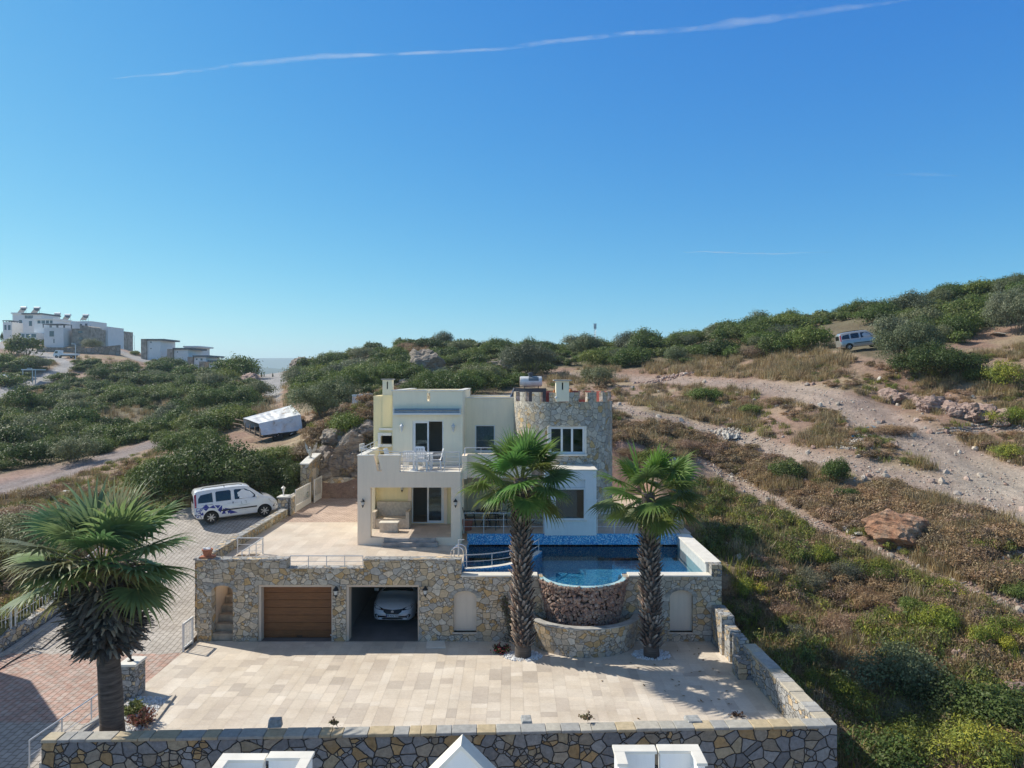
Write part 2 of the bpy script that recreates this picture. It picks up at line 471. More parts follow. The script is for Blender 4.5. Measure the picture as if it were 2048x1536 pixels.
yy = np.exp(np.linspace(math.log(12.0), math.log(455.0), NR)) - U0
GY = np.repeat(yy[:,None], NC, 1); GX = uu[None,:]*(GY+U0)
GZ = base_h(GX, GY)
dist = np.hypot(GX, GY)
GZ += (fbm(GX/5.0, GY/5.0, 4, 3)-0.5)*0.9*np.clip(dist/60, 0.15, 2.0)*0.6
GZ += (fbm(GX/1.1, GY/1.1, 3, 8)-0.5)*0.22
def polyd(px, py, line):
    """distance in px to a polyline of (x, y, halfwidth), minus the half-width"""
    best = np.full(px.shape, 1e9)
    for (x0,y0,w0),(x1,y1,w1) in zip(line[:-1], line[1:]):
        dx, dy = x1-x0, y1-y0
        t = np.clip(((px-x0)*dx+(py-y0)*dy)/(dx*dx+dy*dy), 0, 1)
        # vertical distances count more, the ground is foreshortened
        d = np.hypot(px-x0-t*dx, (py-y0-t*dy)) - (w0+(w1-w0)*t)
        best = np.minimum(best, d)
    return best
def inpoly(px, py, poly):
    ins = np.zeros(px.shape, bool); n = len(poly)
    for i in range(n):
        x0, y0 = poly[i]; x1, y1 = poly[(i+1) % n]
        if y0 == y1: continue
        c = ((y0 > py) != (y1 > py)) & (px < (x1-x0)*(py-y0)/(y1-y0)+x0)
        ins ^= c
    return ins
GYs = np.maximum(GY, 4.0)
PX = CX + GX*F/GYs; PY = HY + (CH-GZ)*F/GYs
TR = {
 'dirt_track': [[(1090,743,4),(1300,758,7),(1450,766,9),(1560,778,15),(1660,800,25),(1760,840,32),(1850,885,34),(1940,940,40),(2070,1010,58)],
                [(1225,812,7),(1330,838,9),(1450,868,11),(1560,902,15),(1700,932,18),(1850,965,24),(2070,1030,34)],
                [(1880,868,5),(1960,858,7),(2070,862,10)]],
 'gravel_path': [[(1395,920,5),(1480,965,9),(1580,1020,12),(1680,1080,13),(1800,1130,13),(1930,1180,14),(2070,1230,17)]],
 'dirt_road': [[(-60,1000,14),(100,952,12),(200,921,11),(290,893,9),(350,878,5)]],
 'paved_road': [[(-60,684,5),(0,690,6),(60,703,6),(120,718,8),(140,732,9),(90,756,11),(0,788,12),(-60,812,14)],
                [(232,700,3),(262,712,5),(300,722,5)], [(546,759,26),(545,772,22),(550,800,7)]],
}
front = GY > 17
MK = {}
for k, lines in TR.items():
    d = np.full(GX.shape, 1e9)
    for l in lines: d = np.minimum(d, polyd(PX, PY, l))
    d = d + (fbm(GX/2.0, GY/2.0, 3, 5)-0.5)*np.clip(900/GYs, 4, 24)
    w = np.clip(250/GYs, 1.5, 8)
    MK[k] = np.where(front, np.clip(0.5 - d/(2*w), 0, 1), 0)
def ruts(px, py, line):
    """wheel ruts on both sides of a track's centre line"""
    best = np.full(px.shape, 1e9); rat = np.full(px.shape, 9.0)
    for (x0,y0,w0),(x1,y1,w1) in zip(line[:-1], line[1:]):
        dx, dy = x1-x0, y1-y0; t = np.clip(((px-x0)*dx+(py-y0)*dy)/(dx*dx+dy*dy), 0, 1); d = np.hypot(px-x0-t*dx, py-y0-t*dy)
        m = d < best; best = np.where(m, d, best); rat = np.where(m, d/(w0+(w1-w0)*t), rat)
    return np.exp(-((rat-0.42)/0.13)**2)
RUT = np.where(front, np.maximum.reduce([ruts(PX+6*(fbm(GX/4.0, GY/4.0, 3, 71)-0.5), PY, l) for k in ('dirt_track','dirt_road') for l in TR[k][:2]]), 0)*np.clip(MK['dirt_track']+MK['dirt_road'], 0, 1)
# tracks lie a little smoother and lower than the banks
trk = np.clip(MK['dirt_track']+MK['gravel_path']+MK['dirt_road']+MK['paved_road'], 0, 1)
GZ -= trk*0.10 + RUT*0.07
# flat ground under the plot, the ramp and the neighbour's yard
def rect(x0, x1, y0, y1): return (GX > x0) & (GX < x1) & (GY > y0) & (GY < y1)
wl = 18.30+(GX+11.9)*0.0376
GZ[rect(-12.2, 8.3, 17.0, 27.8) & (GY > wl)] = -0.35
GZ[rect(-12.2, 7.9, 27.5, 43.9)] = -0.35
dz = drive_z(GY) - 0.10
dm = (GX > drive_left(GY)-0.25) & (GX < -12.0) & (GY > 5) & (GY < 41.6)
GZ = np.where(dm, np.minimum(GZ*0+dz, dz), GZ)
side = (GX <= drive_left(GY)-0.25) & (GX > drive_left(GY)-1.4) & (GY > 5) & (GY < 38)
GZ = np.where(side, np.maximum(GZ, drive_z(GY)+0.25), GZ)
YARD = rect(-11.9, 8.5, 2, 20) & (GY <= wl); GZ[YARD] = np.minimum(GZ[YARD], -2.2)
def H(x, y):
    """terrain height by bilinear lookup"""
    fu = (x/(y+U0)-uu[0])/(uu[1]-uu[0]); fv = (math.log(y+U0)-math.log(12.0))/(math.log(455.0/12.0)/(NR-1))
    i = int(min(max(fu, 0), NC-2)); j = int(min(max(fv, 0), NR-2))
    a = min(max(fu-i, 0), 1); b = min(max(fv-j, 0), 1)
    return float((GZ[j,i]*(1-a)+GZ[j,i+1]*a)*(1-b)+(GZ[j+1,i]*(1-a)+GZ[j+1,i+1]*a)*b)
def hit(px, py, y0=18, y1=380):
    """the ground point seen at a photo pixel"""
    y = y0
    while y < y1:
        x = (px-CX)*y/F; z = CH-(py-HY)*y/F
        if z < H(x, y): return Vector((x, y, H(x, y)))
        y *= 1.006
    return Vector((x, y1, z))
HILL = [(560,800),(585,775),(600,745),(640,715),(720,690),(850,660),(1000,680),(1400,660),(1500,620),(1800,580),(2100,520),(2100,640),(1985,650),(1930,685),(1840,702),(1760,720),(1680,700),(1600,712),(1400,728),(1270,738),(1100,735),(1060,765),(1000,790),(850,795),(770,800),(700,782),(640,840),(600,810)]
VALLEY = [(-90,850),(60,805),(180,748),(260,742),(330,735),(400,742),(440,758),(500,772),(515,800),(560,815),(470,850),(420,868),(330,868),(285,884),(150,920),(-90,965)]
mh = inpoly(PX, PY, HILL) & (GY > 50); mv = inpoly(PX, PY, VALLEY) & (GY > 55)
green = np.clip((mh | mv).astype(float), 0, 1)
n1 = fbm(GX/3.5, GY/3.5, 4, 21)[...,None]; n2 = fbm(GX/0.9, GY/0.9, 3, 33)[...,None]; n3 = fbm(GX/9, GY/9, 3, 44)[...,None]
earth = np.array([0.30,0.19,0.14]); straw = np.array([0.36,0.28,0.18]); pink = np.array([0.37,0.245,0.205]); und = np.array([0.10,0.095,0.05]); grs = np.array([0.12,0.15,0.045])
def L(a, b, t): return a*(1-t)+b*t
C = L(earth, straw, np.clip((n1-0.35)*3, 0, 1)); C = L(C, pink, np.clip((n3-0.5)*3, 0, 1))
C = L(C, und, 0.75*green[...,None])
lowr = ((GX > 8) & (GY < 36) & (PY > 1010+0.55*(PX-1330)))[...,None]*1.0
C = L(C, L(und, L(earth, grs, n3*0.6), n1), 0.45*lowr)
lg = (inpoly(PX, PY, [(-60,1030),(330,930),(420,1000),(330,1060),(180,1060),(150,1200),(-60,1300)]) & (GX < -12))[...,None]*1.0
C = L(C, L(grs, straw, np.clip((n1-0.4)*2.5, 0, 1)), 0.8*lg)
trc = L(np.array([0.37,0.28,0.235]), np.array([0.46,0.39,0.32]), np.clip((n3-0.40)*3, 0, 1))
C = L(C, trc, MK['dirt_track'][...,None]); C = L(C, L(np.array([0.31,0.23,0.20]), trc, 0.35), MK['gravel_path'][...,None])
C = L(C, np.array([0.30,0.25,0.24]), MK['dirt_road'][...,None]); C = L(C, np.array([0.36,0.35,0.35]), MK['paved_road'][...,None])
C = C*(1-0.22*RUT[...,None]*(0.4+0.9*n1))
C = C*(0.82+0.36*n2)
t = NT('ground_material')
ca = t.n('Attribute', attribute_name='gcol').outputs['Color']
o_ = t.obj()
a1 = t.noise(o_, 3.2, 6, 0.7); a2 = t.noise(o_, 17, 5, 0.7)
vs_ = t.n('TexVoronoi', {'Vector': o_, 'Scale': 4.0, 'Randomness': 1.0})
stn = t.ramp(vs_.outputs['Distance'], [(0.10, (1,)*3), (0.17, (0,)*3)])
pick = t.math('GREATER_THAN', t.n('SeparateColor', {0: vs_.outputs['Color']}).outputs[0], 0.80)
c_ = t.mix(1.0, ca, t.ramp(a1, [(0.25, (0.62,)*3), (0.5, (1.0,)*3), (0.75, (1.3,)*3)]), 'MULTIPLY')
c_ = t.mix(1.0, c_, t.ramp(a2, [(0.3, (0.72,)*3), (0.7, (1.25,)*3)]), 'MULTIPLY')
c_ = t.mix(t.math('MULTIPLY', stn, pick), c_, (0.52, 0.47, 0.42))
hh = t.math('ADD', t.math('MULTIPLY', a1, 1.0), t.math('MULTIPLY', a2, 0.6))
t.bump(hh, 0.9, 0.12)
t.fin(c_, 0.95); M['ground'] = t.mat
V = np.stack([GX, GY, GZ], -1).reshape(-1, 3)
idx = np.arange(NR*NC).reshape(NR, NC)
Q = np.stack([idx[:-1,:-1], idx[:-1,1:], idx[1:,1:], idx[1:,:-1]], -1)
fc = {k: (MK[k][:-1,:-1]+MK[k][1:,1:])/2 > 0.5 for k in MK}
used = np.zeros(Q.shape[:2], bool)
def sheet(name, mask):
    q = Q[mask]; ids, inv = np.unique(q, return_inverse=True); inv = inv.reshape(q.shape)
    me = bpy.data.meshes.new(name); me.vertices.add(len(ids)); me.vertices.foreach_set('co', V[ids].ravel())
    me.loops.add(inv.size); me.loops.foreach_set('vertex_index', inv.ravel().astype(np.int32))
    me.polygons.add(len(q)); me.polygons.foreach_set('loop_start', np.arange(len(q), dtype=np.int32)*4)
    me.polygons.foreach_set('loop_total', np.full(len(q), 4, np.int32))
    me.polygons.foreach_set('use_smooth', np.ones(len(q), bool))
    at_ = me.color_attributes.new('gcol', 'FLOAT_COLOR', 'POINT')
    cc = np.concatenate([np.clip(C.reshape(-1,3)[ids], 0, 1), np.ones((len(ids),1))], 1)
    at_.data.foreach_set('color', cc.ravel().astype(np.float32))
    me.update(calc_edges=True); me.materials.append(M['ground'])
    o = bpy.data.objects.new(name, me); col.objects.link(o); return struct(o)
SL = {'dirt_track': 'pale pinkish dirt track winding over the right hillside', 'gravel_path': 'narrow gravel path across the lower right slope',
      'dirt_road': 'grey dirt road crossing the left foreground of the valley', 'paved_road': 'grey paved road climbing to the white houses on the left'}
for k in TR:
    m = fc[k] & ~used; used |= m
    o = sheet(k, m); o['label'] = SL[k]; o['category'] = 'road'
o = sheet('ground', ~used); o['label'] = 'dry hillside ground of brown earth and straw grass'; o['category'] = 'ground'
# plain beyond the hills, out to the horizon
mb = MB(); n = 64
mb.v = [(0,150,-45)] + [(5700*math.cos(2*math.pi*i/n), 5700*math.sin(2*math.pi*i/n), -45) for i in range(n)]
mb.f = [(0, 1+i, 1+(i+1) % n) for i in range(n)]; mb.m = [0]*n
struct(mb.build('plain', plain('plain_ground', (0.12,0.13,0.09), 0.95, 0, 0.2, 0.002), recalc=False), 'flat plain reaching the horizon beyond the hills', 'ground')
# far blue ridges in the gap
def ridge(name, Y, prof, colr, label, depth):
    mb = MB(); xs = np.linspace(prof[0][0], prof[-1][0], 90); n = len(xs)
    hs_ = np.interp(xs, [p[0] for p in prof], [p[1] for p in prof])
    rows = [(0.0, 0.0), (0.25, 0.45), (0.6, 0.85), (1.0, 1.0), (1.5, 0.6), (2.2, 0.0)]
    for (dy, hk) in rows:
        for x, h in zip(xs, hs_):
            y = Y + (dy-1)*depth; zz = Z(h, Y) + 45
            nn = (vnoise(np.array(x*0.09), np.array(dy*7.0), 5)-0.5)*0.10*zz*(1 if dy != 1 else 0.25)
            mb.v.append((X(x, Y), y, -46 + zz*hk + nn))
    for j in range(len(rows)-1):
        for i in range(n-1):
            mb.f.append((j*n+i, j*n+i+1, (j+1)*n+i+1, (j+1)*n+i)); mb.m.append(0)
    return struct(mb.build(name, plain(name+'_material', colr, 0.95, 0, 0.2, 0.004), smooth=True, recalc=False), label, 'hills')
ridge('hills', 5200, [(-900,760),(-200,735),(300,728),(395,714),(420,716),(445,722),(480,718),(520,716),(600,716),(700,722),(900,740),(1400,756)], (0.08,0.10,0.07), 'distant pale blue mountains in the gap between the hills', 1300)
ridge('hills', 2600, [(-600,770),(100,748),(400,738),(450,734),(500,731),(545,736),(600,741),(800,752),(1000,762)], (0.07,0.09,0.055), 'nearer blue grey wooded ridge below the distant mountains', 700)
# ================================================================ PAVING, WALLS, GARAGE, POOL
TZ = 2.65          # terrace level
def arch(x0, x1, z0, z1, n=10):
    r = (x1-x0)/2; c = (x0+x1)/2; h = min(r, (z1-z0)*0.5)*0.62
    return [(x0,z0),(x1,z0)] + [(c+r*math.cos(math.pi*i/n), z1-h+h*math.sin(math.pi*i/n)) for i in range(n+1)]
def rc(x0, x1, z0, z1): return [(x0,z0),(x1,z0),(x1,z1),(x0,z1)]

# ---- travertine court: individual tiles, colour per tile
def tiles(name, region, z, cw, lens, pal, gap=0.0025, inside=None, rotate=False):
    x0, x1, y0, y1 = region; r = random.Random(hash(name) % 1000 if False else 5)
    vs, fs, cs = [], [], []
    x = x0
    while x < x1-0.01:
        w = min(r.choice(cw), x1-x); y = y0 - r.random()*0.5
        while y < y1:
            l = r.choice(lens); a = max(y, y0); b = min(y+l, y1)
            if b-a > 0.02 and (inside is None or inside((x+w/2), (a+b)/2)):
                c = r.choice(pal); k = 0.93 + 0.14*r.random()
                o = len(vs); dz_ = r.random()*0.0012
                vs += [(x+gap,a+gap,z+dz_),(x+w-gap,a+gap,z+dz_),(x+w-gap,b-gap,z+dz_),(x+gap,b-gap,z+dz_)]
                fs.append((o,o+1,o+2,o+3)); cs += [(c[0]*k, c[1]*k, c[2]*k, 1)]*4
            y += l
        x += w
    me = bpy.data.meshes.new(name); me.from_pydata(vs, [], fs)
    a_ = me.color_attributes.new('tcol', 'FLOAT_COLOR', 'POINT'); a_.data.foreach_set('color', np.array(cs, np.float32).ravel())
    t = NT(name+'_material'); at_ = t.n('Attribute', attribute_name='tcol').outputs['Color']
    o_ = t.obj(); n1_ = t.noise(o_, 0.5, 5, 0.6); n2_ = t.noise(o_, 12, 5, 0.7)
    c = t.mix(1.0, at_, t.ramp(n2_, [(0.3, (0.9,)*3), (0.7, (1.06,)*3)]), 'MULTIPLY')
    c = t.mix(1.0, c, t.ramp(n1_, [(0.3, (0.88,0.86,0.84)), (0.6, (1.03,)*3)]), 'MULTIPLY')
    st_ = t.noise(o_, 0.9, 6, 0.75); c = t.mix(1.0, c, t.ramp(st_, [(0.40,(1.0,)*3),(0.62,(0.90,0.885,0.87)),(0.75,(0.80,0.78,0.76))]), 'MULTIPLY')
    t.fin(c, 0.55); me.materials.append(t.mat)
    o = bpy.data.objects.new(name, me); col.objects.link(o); return o
court_pal = [(0.715,0.635,0.535)]*8 + [(0.75,0.675,0.58)]*3 + [(0.655,0.575,0.485)]*3 + [(0.585,0.515,0.44)]*2 + [(0.70,0.615,0.51)]*4
joint = plain('joint_mortar', (0.62,0.53,0.42), 0.9)
mb = MB(); mb.slab([[(-12.1,18.2),(8.3,18.98),(8.3,27.3),(-12.1,27.3)]], -0.3, -0.004, 'xy'); struct(mb.build('court_base', joint), 'mortar bed under the court paving', 'floor')
struct(tiles('court_paving', (-12.1, 8.0, 18.3, 27.25), 0.0, [0.41,0.41,0.30,0.5], [0.3,0.41,0.6,0.6,0.9], court_pal, inside=lambda x, y: y > 18.40+(x+11.9)*0.0376), 'cream travertine paving of the car court', 'paving')
TH = (-11.62, -10.6, 27.6, 30.0)   # stair opening in the terrace
mb = MB(); mb.slab([rc(-12.05, -2.0, 27.6, 43.9), [(TH[0],TH[2]+0.05),(TH[0],TH[3]),(TH[1],TH[3]),(TH[1],TH[2]+0.05)]], TZ-0.22, TZ-0.004, 'xy')
mb.box(-2.0, 8.2, 32.55, 43.9, TZ+0.0, 2.965)
struct(mb.build('terrace_slab', joint), 'concrete slab of the terrace', 'floor')
ins = lambda x, y: not (TH[0]-0.1 < x < TH[1]+0.1 and TH[2]-0.2 < y < TH[3]+0.15)
struct(tiles('terrace_paving', (-12.0, -2.0, 27.62, 36.6), TZ, [0.41,0.5], [0.6,0.9], [(0.67,0.57,0.47),(0.69,0.60,0.50),(0.64,0.545,0.445)], inside=ins), 'cream travertine paving of the upper terrace', 'paving')
struct(tiles('patio_paving', (-2.1, 8.15, 32.6, 43.8), 2.969, [0.41,0.5], [0.6,0.9], [(0.60,0.50,0.41),(0.57,0.47,0.38)]), 'travertine paving of the patio behind the pool', 'paving')

def pavers(name, ang=0.0, c1=(0.40,0.37,0.34), c2=(0.33,0.30,0.28), red=None, sc=1.0):
    t = NT(name); o_ = t.obj()
    mp = t.n('Mapping', {'Vector': o_, 'Rotation': (0, 0, R(ang))})
    wv = t.n('TexNoise', {'Vector': mp.outputs[0], 'Scale': 9.0, 'Detail': 1})
    ad = t.n('VectorMath', {0: mp.outputs[0], 1: t.n('VectorMath', {0: wv.outputs['Color'], 'Scale': 0.03}, operation='SCALE').outputs[0]}, operation='ADD')
    b = t.n('TexBrick', {'Vector': ad.outputs[0], 'Color1': (*c1,1), 'Color2': (*c2,1), 'Mortar': (0.19,0.17,0.145,1), 'Scale': 1.0,
            'Mortar Size': 0.017, 'Mortar Smooth': 0.5, 'Bias': 0.0, 'Brick Width': 0.27*sc, 'Row Height': 0.20*sc})
    c = b.outputs['Color']
    if red:
        sx = t.n('SeparateXYZ', {0: o_})
        n_ = t.math('MULTIPLY', t.math('SUBTRACT', t.noise(o_, 1.5, 3), 0.5), 0.6)
        yy_ = t.math('ADD', sx.outputs[1], n_)
        m1 = t.math('MULTIPLY', t.math('GREATER_THAN', yy_, red[0]), t.math('LESS_THAN', yy_, red[1]))
        rn = t.ramp(t.noise(o_, 5, 3), [(0.35, (0.25,)*3), (0.6, (0.9,)*3)])
        c = t.mix(t.math('MULTIPLY', m1, t.n('SeparateColor', {0: rn}).outputs[0]), c, t.mix(1.0, c, (1.02,0.68,0.60), 'MULTIPLY'))
    c = t.mix(1.0, c, t.ramp(t.noise(o_, 1.2, 6, 0.7), [(0.3, (0.78,0.76,0.74)), (0.65, (1.12,)*3)]), 'MULTIPLY')
    t.bump(b.outputs['Fac'], -0.5, 0.02)
    return t.fin(c, 0.9)
mb = MB(); ys = np.concatenate([np.linspace(-2, 18, 11), np.linspace(18.5, 42, 48)])
for y in ys:
    zl = float(drive_z(y)); xl = float(drive_left(y)); xr = -12.12 if y < 38.4 else -12.0
    if y < 18.1: xr = -11.95
    for k in range(7): mb.v.append((xl+(xr-xl)*k/6, y, zl-0.004))
for j in range(len(ys)-1):
    for k in range(6):
        mb.f.append((j*7+k, j*7+k+1, (j+1)*7+k+1, (j+1)*7+k)); mb.m.append(0)
struct(mb.build('driveway', pavers('driveway_pavers', 90, (0.50,0.46,0.42), (0.42,0.385,0.35), red=(21.4,26.0)), recalc=False), 'sloping driveway of interlocking grey and red pavers', 'driveway')
mb = MB(); mb.box(-12.0, -6.0, 36.6, 43.9, TZ-0.1, TZ+0.004)
struct(mb.build('brick_yard', pavers('yard_pavers', 0, (0.52,0.39,0.32), (0.45,0.33,0.27))), 'reddish brick paved yard behind the terrace', 'paving')

# ---- front retaining wall
fw = thing('stone_wall', 'long front retaining wall of grey and ochre rubble with a flat stone coping, nearest the camera', 'wall', (-1.7, 18.3, 0))
mb = MB(); X0, X1 = -11.9, 8.57
mb.v = []
mb.slab([[(X0,17.98),(X1,18.75),(X1,19.1),(X0,18.33)]], -5.0, 0.86, 'xy')
o = mb.build('wall_body', M['stone_front'], fw)
tc = NT('coping_stone'); uv = tc.obj()
ca = tc.n('Attribute', attribute_name='tcol').outputs['Color']
cc = tc.mix(1.0, ca, tc.ramp(tc.noise(uv, 6, 6, 0.7), [(0.3, (0.75,)*3), (0.7, (1.15,)*3)]), 'MULTIPLY')
tc.bump(tc.noise(uv, 14, 5, 0.6), 0.35, 0.02); tc.fin(cc, 0.8); M['coping'] = tc.mat
def coping(name, p0, p1, w, z, th, parent, pal, lens=(0.3,0.4,0.5,0.65), seed=1, over=0.04, z1=None):
    """a row of flat coping stones, each its own block with its own colour"""
    p0 = Vector((*p0, 0)); p1 = Vector((*p1, 0)); d = (p1-p0); Lg = d.length; d.normalize(); nrm = Vector((-d.y, d.x, 0))
    r = random.Random(seed); s = 0; vs = []; fs = []; cs = []
    while s < Lg-0.02:
        l = min(r.choice(lens), Lg-s)
        if Lg-s-l < 0.15: l = Lg-s
        a = p0+d*(s+0.006); b = p0+d*(s+l-0.006); j1 = (r.random()-0.5)*0.03; j2 = (r.random()-0.5)*0.03
        zz = z + ((z1-z)*(s/Lg) if z1 is not None else 0); tj = th+(r.random()-0.5)*0.02
        q = [a-nrm*(over+j1), b-nrm*(over+j1), b+nrm*(w+over+j2), a+nrm*(w+over+j2)]
        o = len(vs)
        vs += [(p.x,p.y,zz) for p in q]+[(p.x,p.y,zz+tj) for p in q]
        fs += [tuple(o+i for i in f) for f in [(0,3,2,1),(4,5,6,7),(0,1,5,4),(1,2,6,5),(2,3,7,6),(3,0,4,7)]]
        c = r.choice(pal); cs += [(*c,1)]*8; s += l
    me = bpy.data.meshes.new(name); me.from_pydata(vs, [], fs); me.materials.append(M['coping'])
    a_ = me.color_attributes.new('tcol', 'FLOAT_COLOR', 'POINT'); a_.data.foreach_set('color', np.array(cs, np.float32).ravel())
    ob = bpy.data.objects.new(name, me); col.objects.link(ob)
    if parent: ob.parent = parent; ob.matrix_parent_inverse = parent.matrix_basis.inverted()
    bv = ob.modifiers.new('b', 'BEVEL'); bv.width = 0.012; bv.segments = 1
    return ob
CP1 = [(0.38,0.375,0.35),(0.42,0.40,0.35),(0.48,0.39,0.25),(0.50,0.43,0.31),(0.35,0.35,0.34),(0.46,0.43,0.37),(0.50,0.41,0.27)]
coping('coping', (X0,17.98), (X1,18.75), 0.35, 0.862, 0.08, fw, CP1, seed=3)
fw['label'] = 'long front retaining wall of grey and ochre rubble with flat coping stones'
bpy.context.view_layer.update()

# loose / upright stones sitting on the court side of the coping
for (px, py, w, h, lab) in [(548,1436,0.36,0.22,'pale flat stone block on the left part of the front wall coping'),
                       (1053,1434,0.30,0.10,'flat grey slab lying behind the middle of the front wall coping'),
                       (1388,1424,0.42,0.10,'large grey slab lying near the right end of the front wall coping')]:
    Y = 18.55 if px < 600 else 18.95; mb = MB(); z0 = 0.0 if px > 600 else 0.945
    mb.obox((X(px,Y), Y+0.1, z0 + (0.93 if px > 600 else h/2)), w, 0.42 if px > 600 else 0.2, h, (0,0,0.08), taper=0.85)
    if px > 600: mb.box(X(px,Y)-w*0.4, X(px,Y)+w*0.4, Y+0.02, Y+0.28, 0.0, 0.9)
    tag(mb.build('stone_block', plain('block_stone', (0.36,0.37,0.37), 0.85, 0, 0.2, 8), bevel=0.02), lab, 'stone block')

# ---- right side wall of the court (stepped)
rw = thing('stone_wall', 'pale stone side wall right of the car court, with a mortared flat coping', 'wall', (8.2, 21.5, 0))
mb = MB(); mb.slab([[(8.2,19.05),(8.57,19.05),(8.35,24.5),(7.95,24.5)]], -3.5, 0.86, 'xy')
mb.build('wall_body', M['stone_grey'], rw)
coping('coping', (8.57,19.12), (8.35,24.5), 0.36, 0.862, 0.08, rw, [(0.47,0.42,0.33),(0.45,0.44,0.41),(0.50,0.45,0.36),(0.40,0.39,0.37)], seed=8)
rs = thing('stone_wall', 'low stepped white stone wall joining the garage corner to the court side wall', 'wall', (7.8, 25.8, 0))
mb = MB()
mb.box(7.62, 8.10, 25.85, 27.18, -2.0, 1.42); mb.box(7.72, 8.12, 25.2, 25.85, -2.0, 1.12); mb.box(7.55, 8.05, 23.75, 24.4, -2, 0.62)
mb.box(7.80, 8.16, 24.45, 25.2, -2.0, 1.06)
mb.build('wall_body', M['stone_grey'], rs, bevel=0.03)

# ---- garage front wall with its openings
gar = thing('garage_building', 'rubble stone garage block with two garage bays and an arched stair under the terrace', 'garage', (-7, 27.3, 0))
FY = 27.2
G1 = (-9.72, -6.87); G2 = (-6.35, -3.56); GT = 2.16
NL = (-2.24, -1.36, 0.36, 1.93); NR2 = (6.04, 6.92, 0.36, 1.96); ST = (-11.5, -10.68, 0.0, 2.14)
prof = [(-12.05,0.0),(-11.5,0.0)] + [(p[0],p[1]) for p in reversed(arch(ST[0],ST[1],0.0,ST[3])[2:])] + [(-10.68,0.0),(G1[0],0),(G1[0],GT),(G1[1],GT),(G1[1],0),(G2[0],0),(G2[0],GT),(G2[1],GT),(G2[1],0),
        (8.02,0.0),(8.02,2.47),(4.26,2.47),(4.26,1.6),(1.18,1.6),(1.18,2.47),(-1.95,2.47),(-1.95,3.10),(-5.68,3.10),(-5.68,2.78),(-8.62,2.78),(-8.62,3.10),(-12.05,3.10)]
mb = MB()
mb.slab([prof, arch(*NL)[::-1], arch(*NR2)[::-1]], FY, FY+0.42, 'xz')
mb.build('front_wall', M['stone'], gar)
for nn in (NL, NR2):
    mb = MB(); mb.slab([arch(nn[0]-0.02, nn[1]+0.02, nn[2]-0.02, nn[3]+0.02)], FY+0.16, FY+0.40, 'xz'); mb.build('niche_panel', M['niche'], gar)
    mb = MB(); mb.box(nn[0]-0.04, nn[1]+0.04, FY-0.03, FY+0.15, nn[2]-0.06, nn[2]); mb.build('niche_sill', M['travertine'], gar)
def voussoirs(c, r0, r1, z, n, y0, h):
    mb = MB()
    for i in range(n):
        a0 = math.pi*i/n+0.02; a1 = math.pi*(i+1)/n-0.02
        q = [(c+rr*math.cos(a), z+rr*math.sin(a)*h) for rr, a in ((r0,a0),(r1,a0),(r1,a1),(r0,a1))]
        mb.slab([q], y0, y0+0.03, 'xz')
    return mb
vst = plain('arch_stone', (0.40,0.385,0.35), 0.85, 0, 0.25, 5)
for nn in (NL, NR2, ST):
    c = (nn[0]+nn[1])/2; r = (nn[1]-nn[0])/2
    voussoirs(c, r+0.02, r+0.19, nn[3]-r*0.62, 9, FY-0.018, 0.62).build('arch_stones', vst, gar)

# stone caps on the wall tops
mb = MB(); mb.box(-12.08, -8.60, FY-0.03, FY+0.45, 3.10, 3.15); mb.box(-5.70, -1.93, FY-0.03, FY+0.45, 3.10, 3.15); mb.box(-8.6, -5.7, FY-0.02, FY+0.45, 2.78, 2.80)
mb.build('wall_cap', M['stone_grey'], gar, bevel=0.01)
# interiors: garage rooms
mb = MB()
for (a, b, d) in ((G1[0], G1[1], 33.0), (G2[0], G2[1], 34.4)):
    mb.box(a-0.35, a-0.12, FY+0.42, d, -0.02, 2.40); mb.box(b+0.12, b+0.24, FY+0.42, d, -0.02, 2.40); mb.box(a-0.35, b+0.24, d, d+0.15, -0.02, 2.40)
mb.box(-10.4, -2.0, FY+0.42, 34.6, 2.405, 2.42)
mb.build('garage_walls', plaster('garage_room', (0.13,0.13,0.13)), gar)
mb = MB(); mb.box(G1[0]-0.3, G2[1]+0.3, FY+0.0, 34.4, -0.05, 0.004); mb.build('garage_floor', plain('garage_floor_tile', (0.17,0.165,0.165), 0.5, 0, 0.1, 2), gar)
# peach reveals of both bays
for (a, b) in (G1, G2):
    mb = MB(); mb.box(a, a+0.10, FY+0.06, FY+0.46, 0, GT-0.09); mb.box(b-0.05, b, FY+0.06, FY+0.46, 0, GT-0.09); mb.box(a, b, FY+0.06, FY+0.46, GT-0.09, GT)
    mb.build('door_frame', M['trim'], gar)
# wood door
t = NT('brown_wood_door'); o_ = t.obj()
mp = t.n('Mapping', {'Vector': o_, 'Scale': (0.9, 1, 9)})
nz = t.noise(mp.outputs[0], 3.5, 6, 0.65)
c = t.ramp(nz, [(0.25, (0.12,0.042,0.012)), (0.5, (0.20,0.075,0.020)), (0.75, (0.28,0.115,0.035))])
c = t.mix(t.ramp(t.noise(o_, 0.8, 3), [(0.4,(0,)*3),(0.7,(0.35,)*3)]), c, (0.14,0.05,0.014)); t.fin(c, 0.5); M['wood'] = t.mat
mb = MB(); n = 7; a, b = G1[0]+0.10, G1[1]-0.05
for i in range(n):
    z0 = 0.02+(GT-0.11)*i/n; z1 = 0.02+(GT-0.11)*(i+1)/n-0.008
    mb.box(a, b, FY+0.36, FY+0.42, z0, z1)
dr = mb.build('garage_door', M['wood'], gar, bevel=0.006)
mb = MB(); mb.box(a+1.28, a+1.5, FY+0.345, FY+0.36, 0.06, 0.10); mb.build('door_handle', M['black_metal'], dr)
mb = MB(); mb.box(b-0.12, b-0.02, FY+0.34, FY+0.36, 0.10, 0.14); mb.build('lock', M['pvc'], dr)
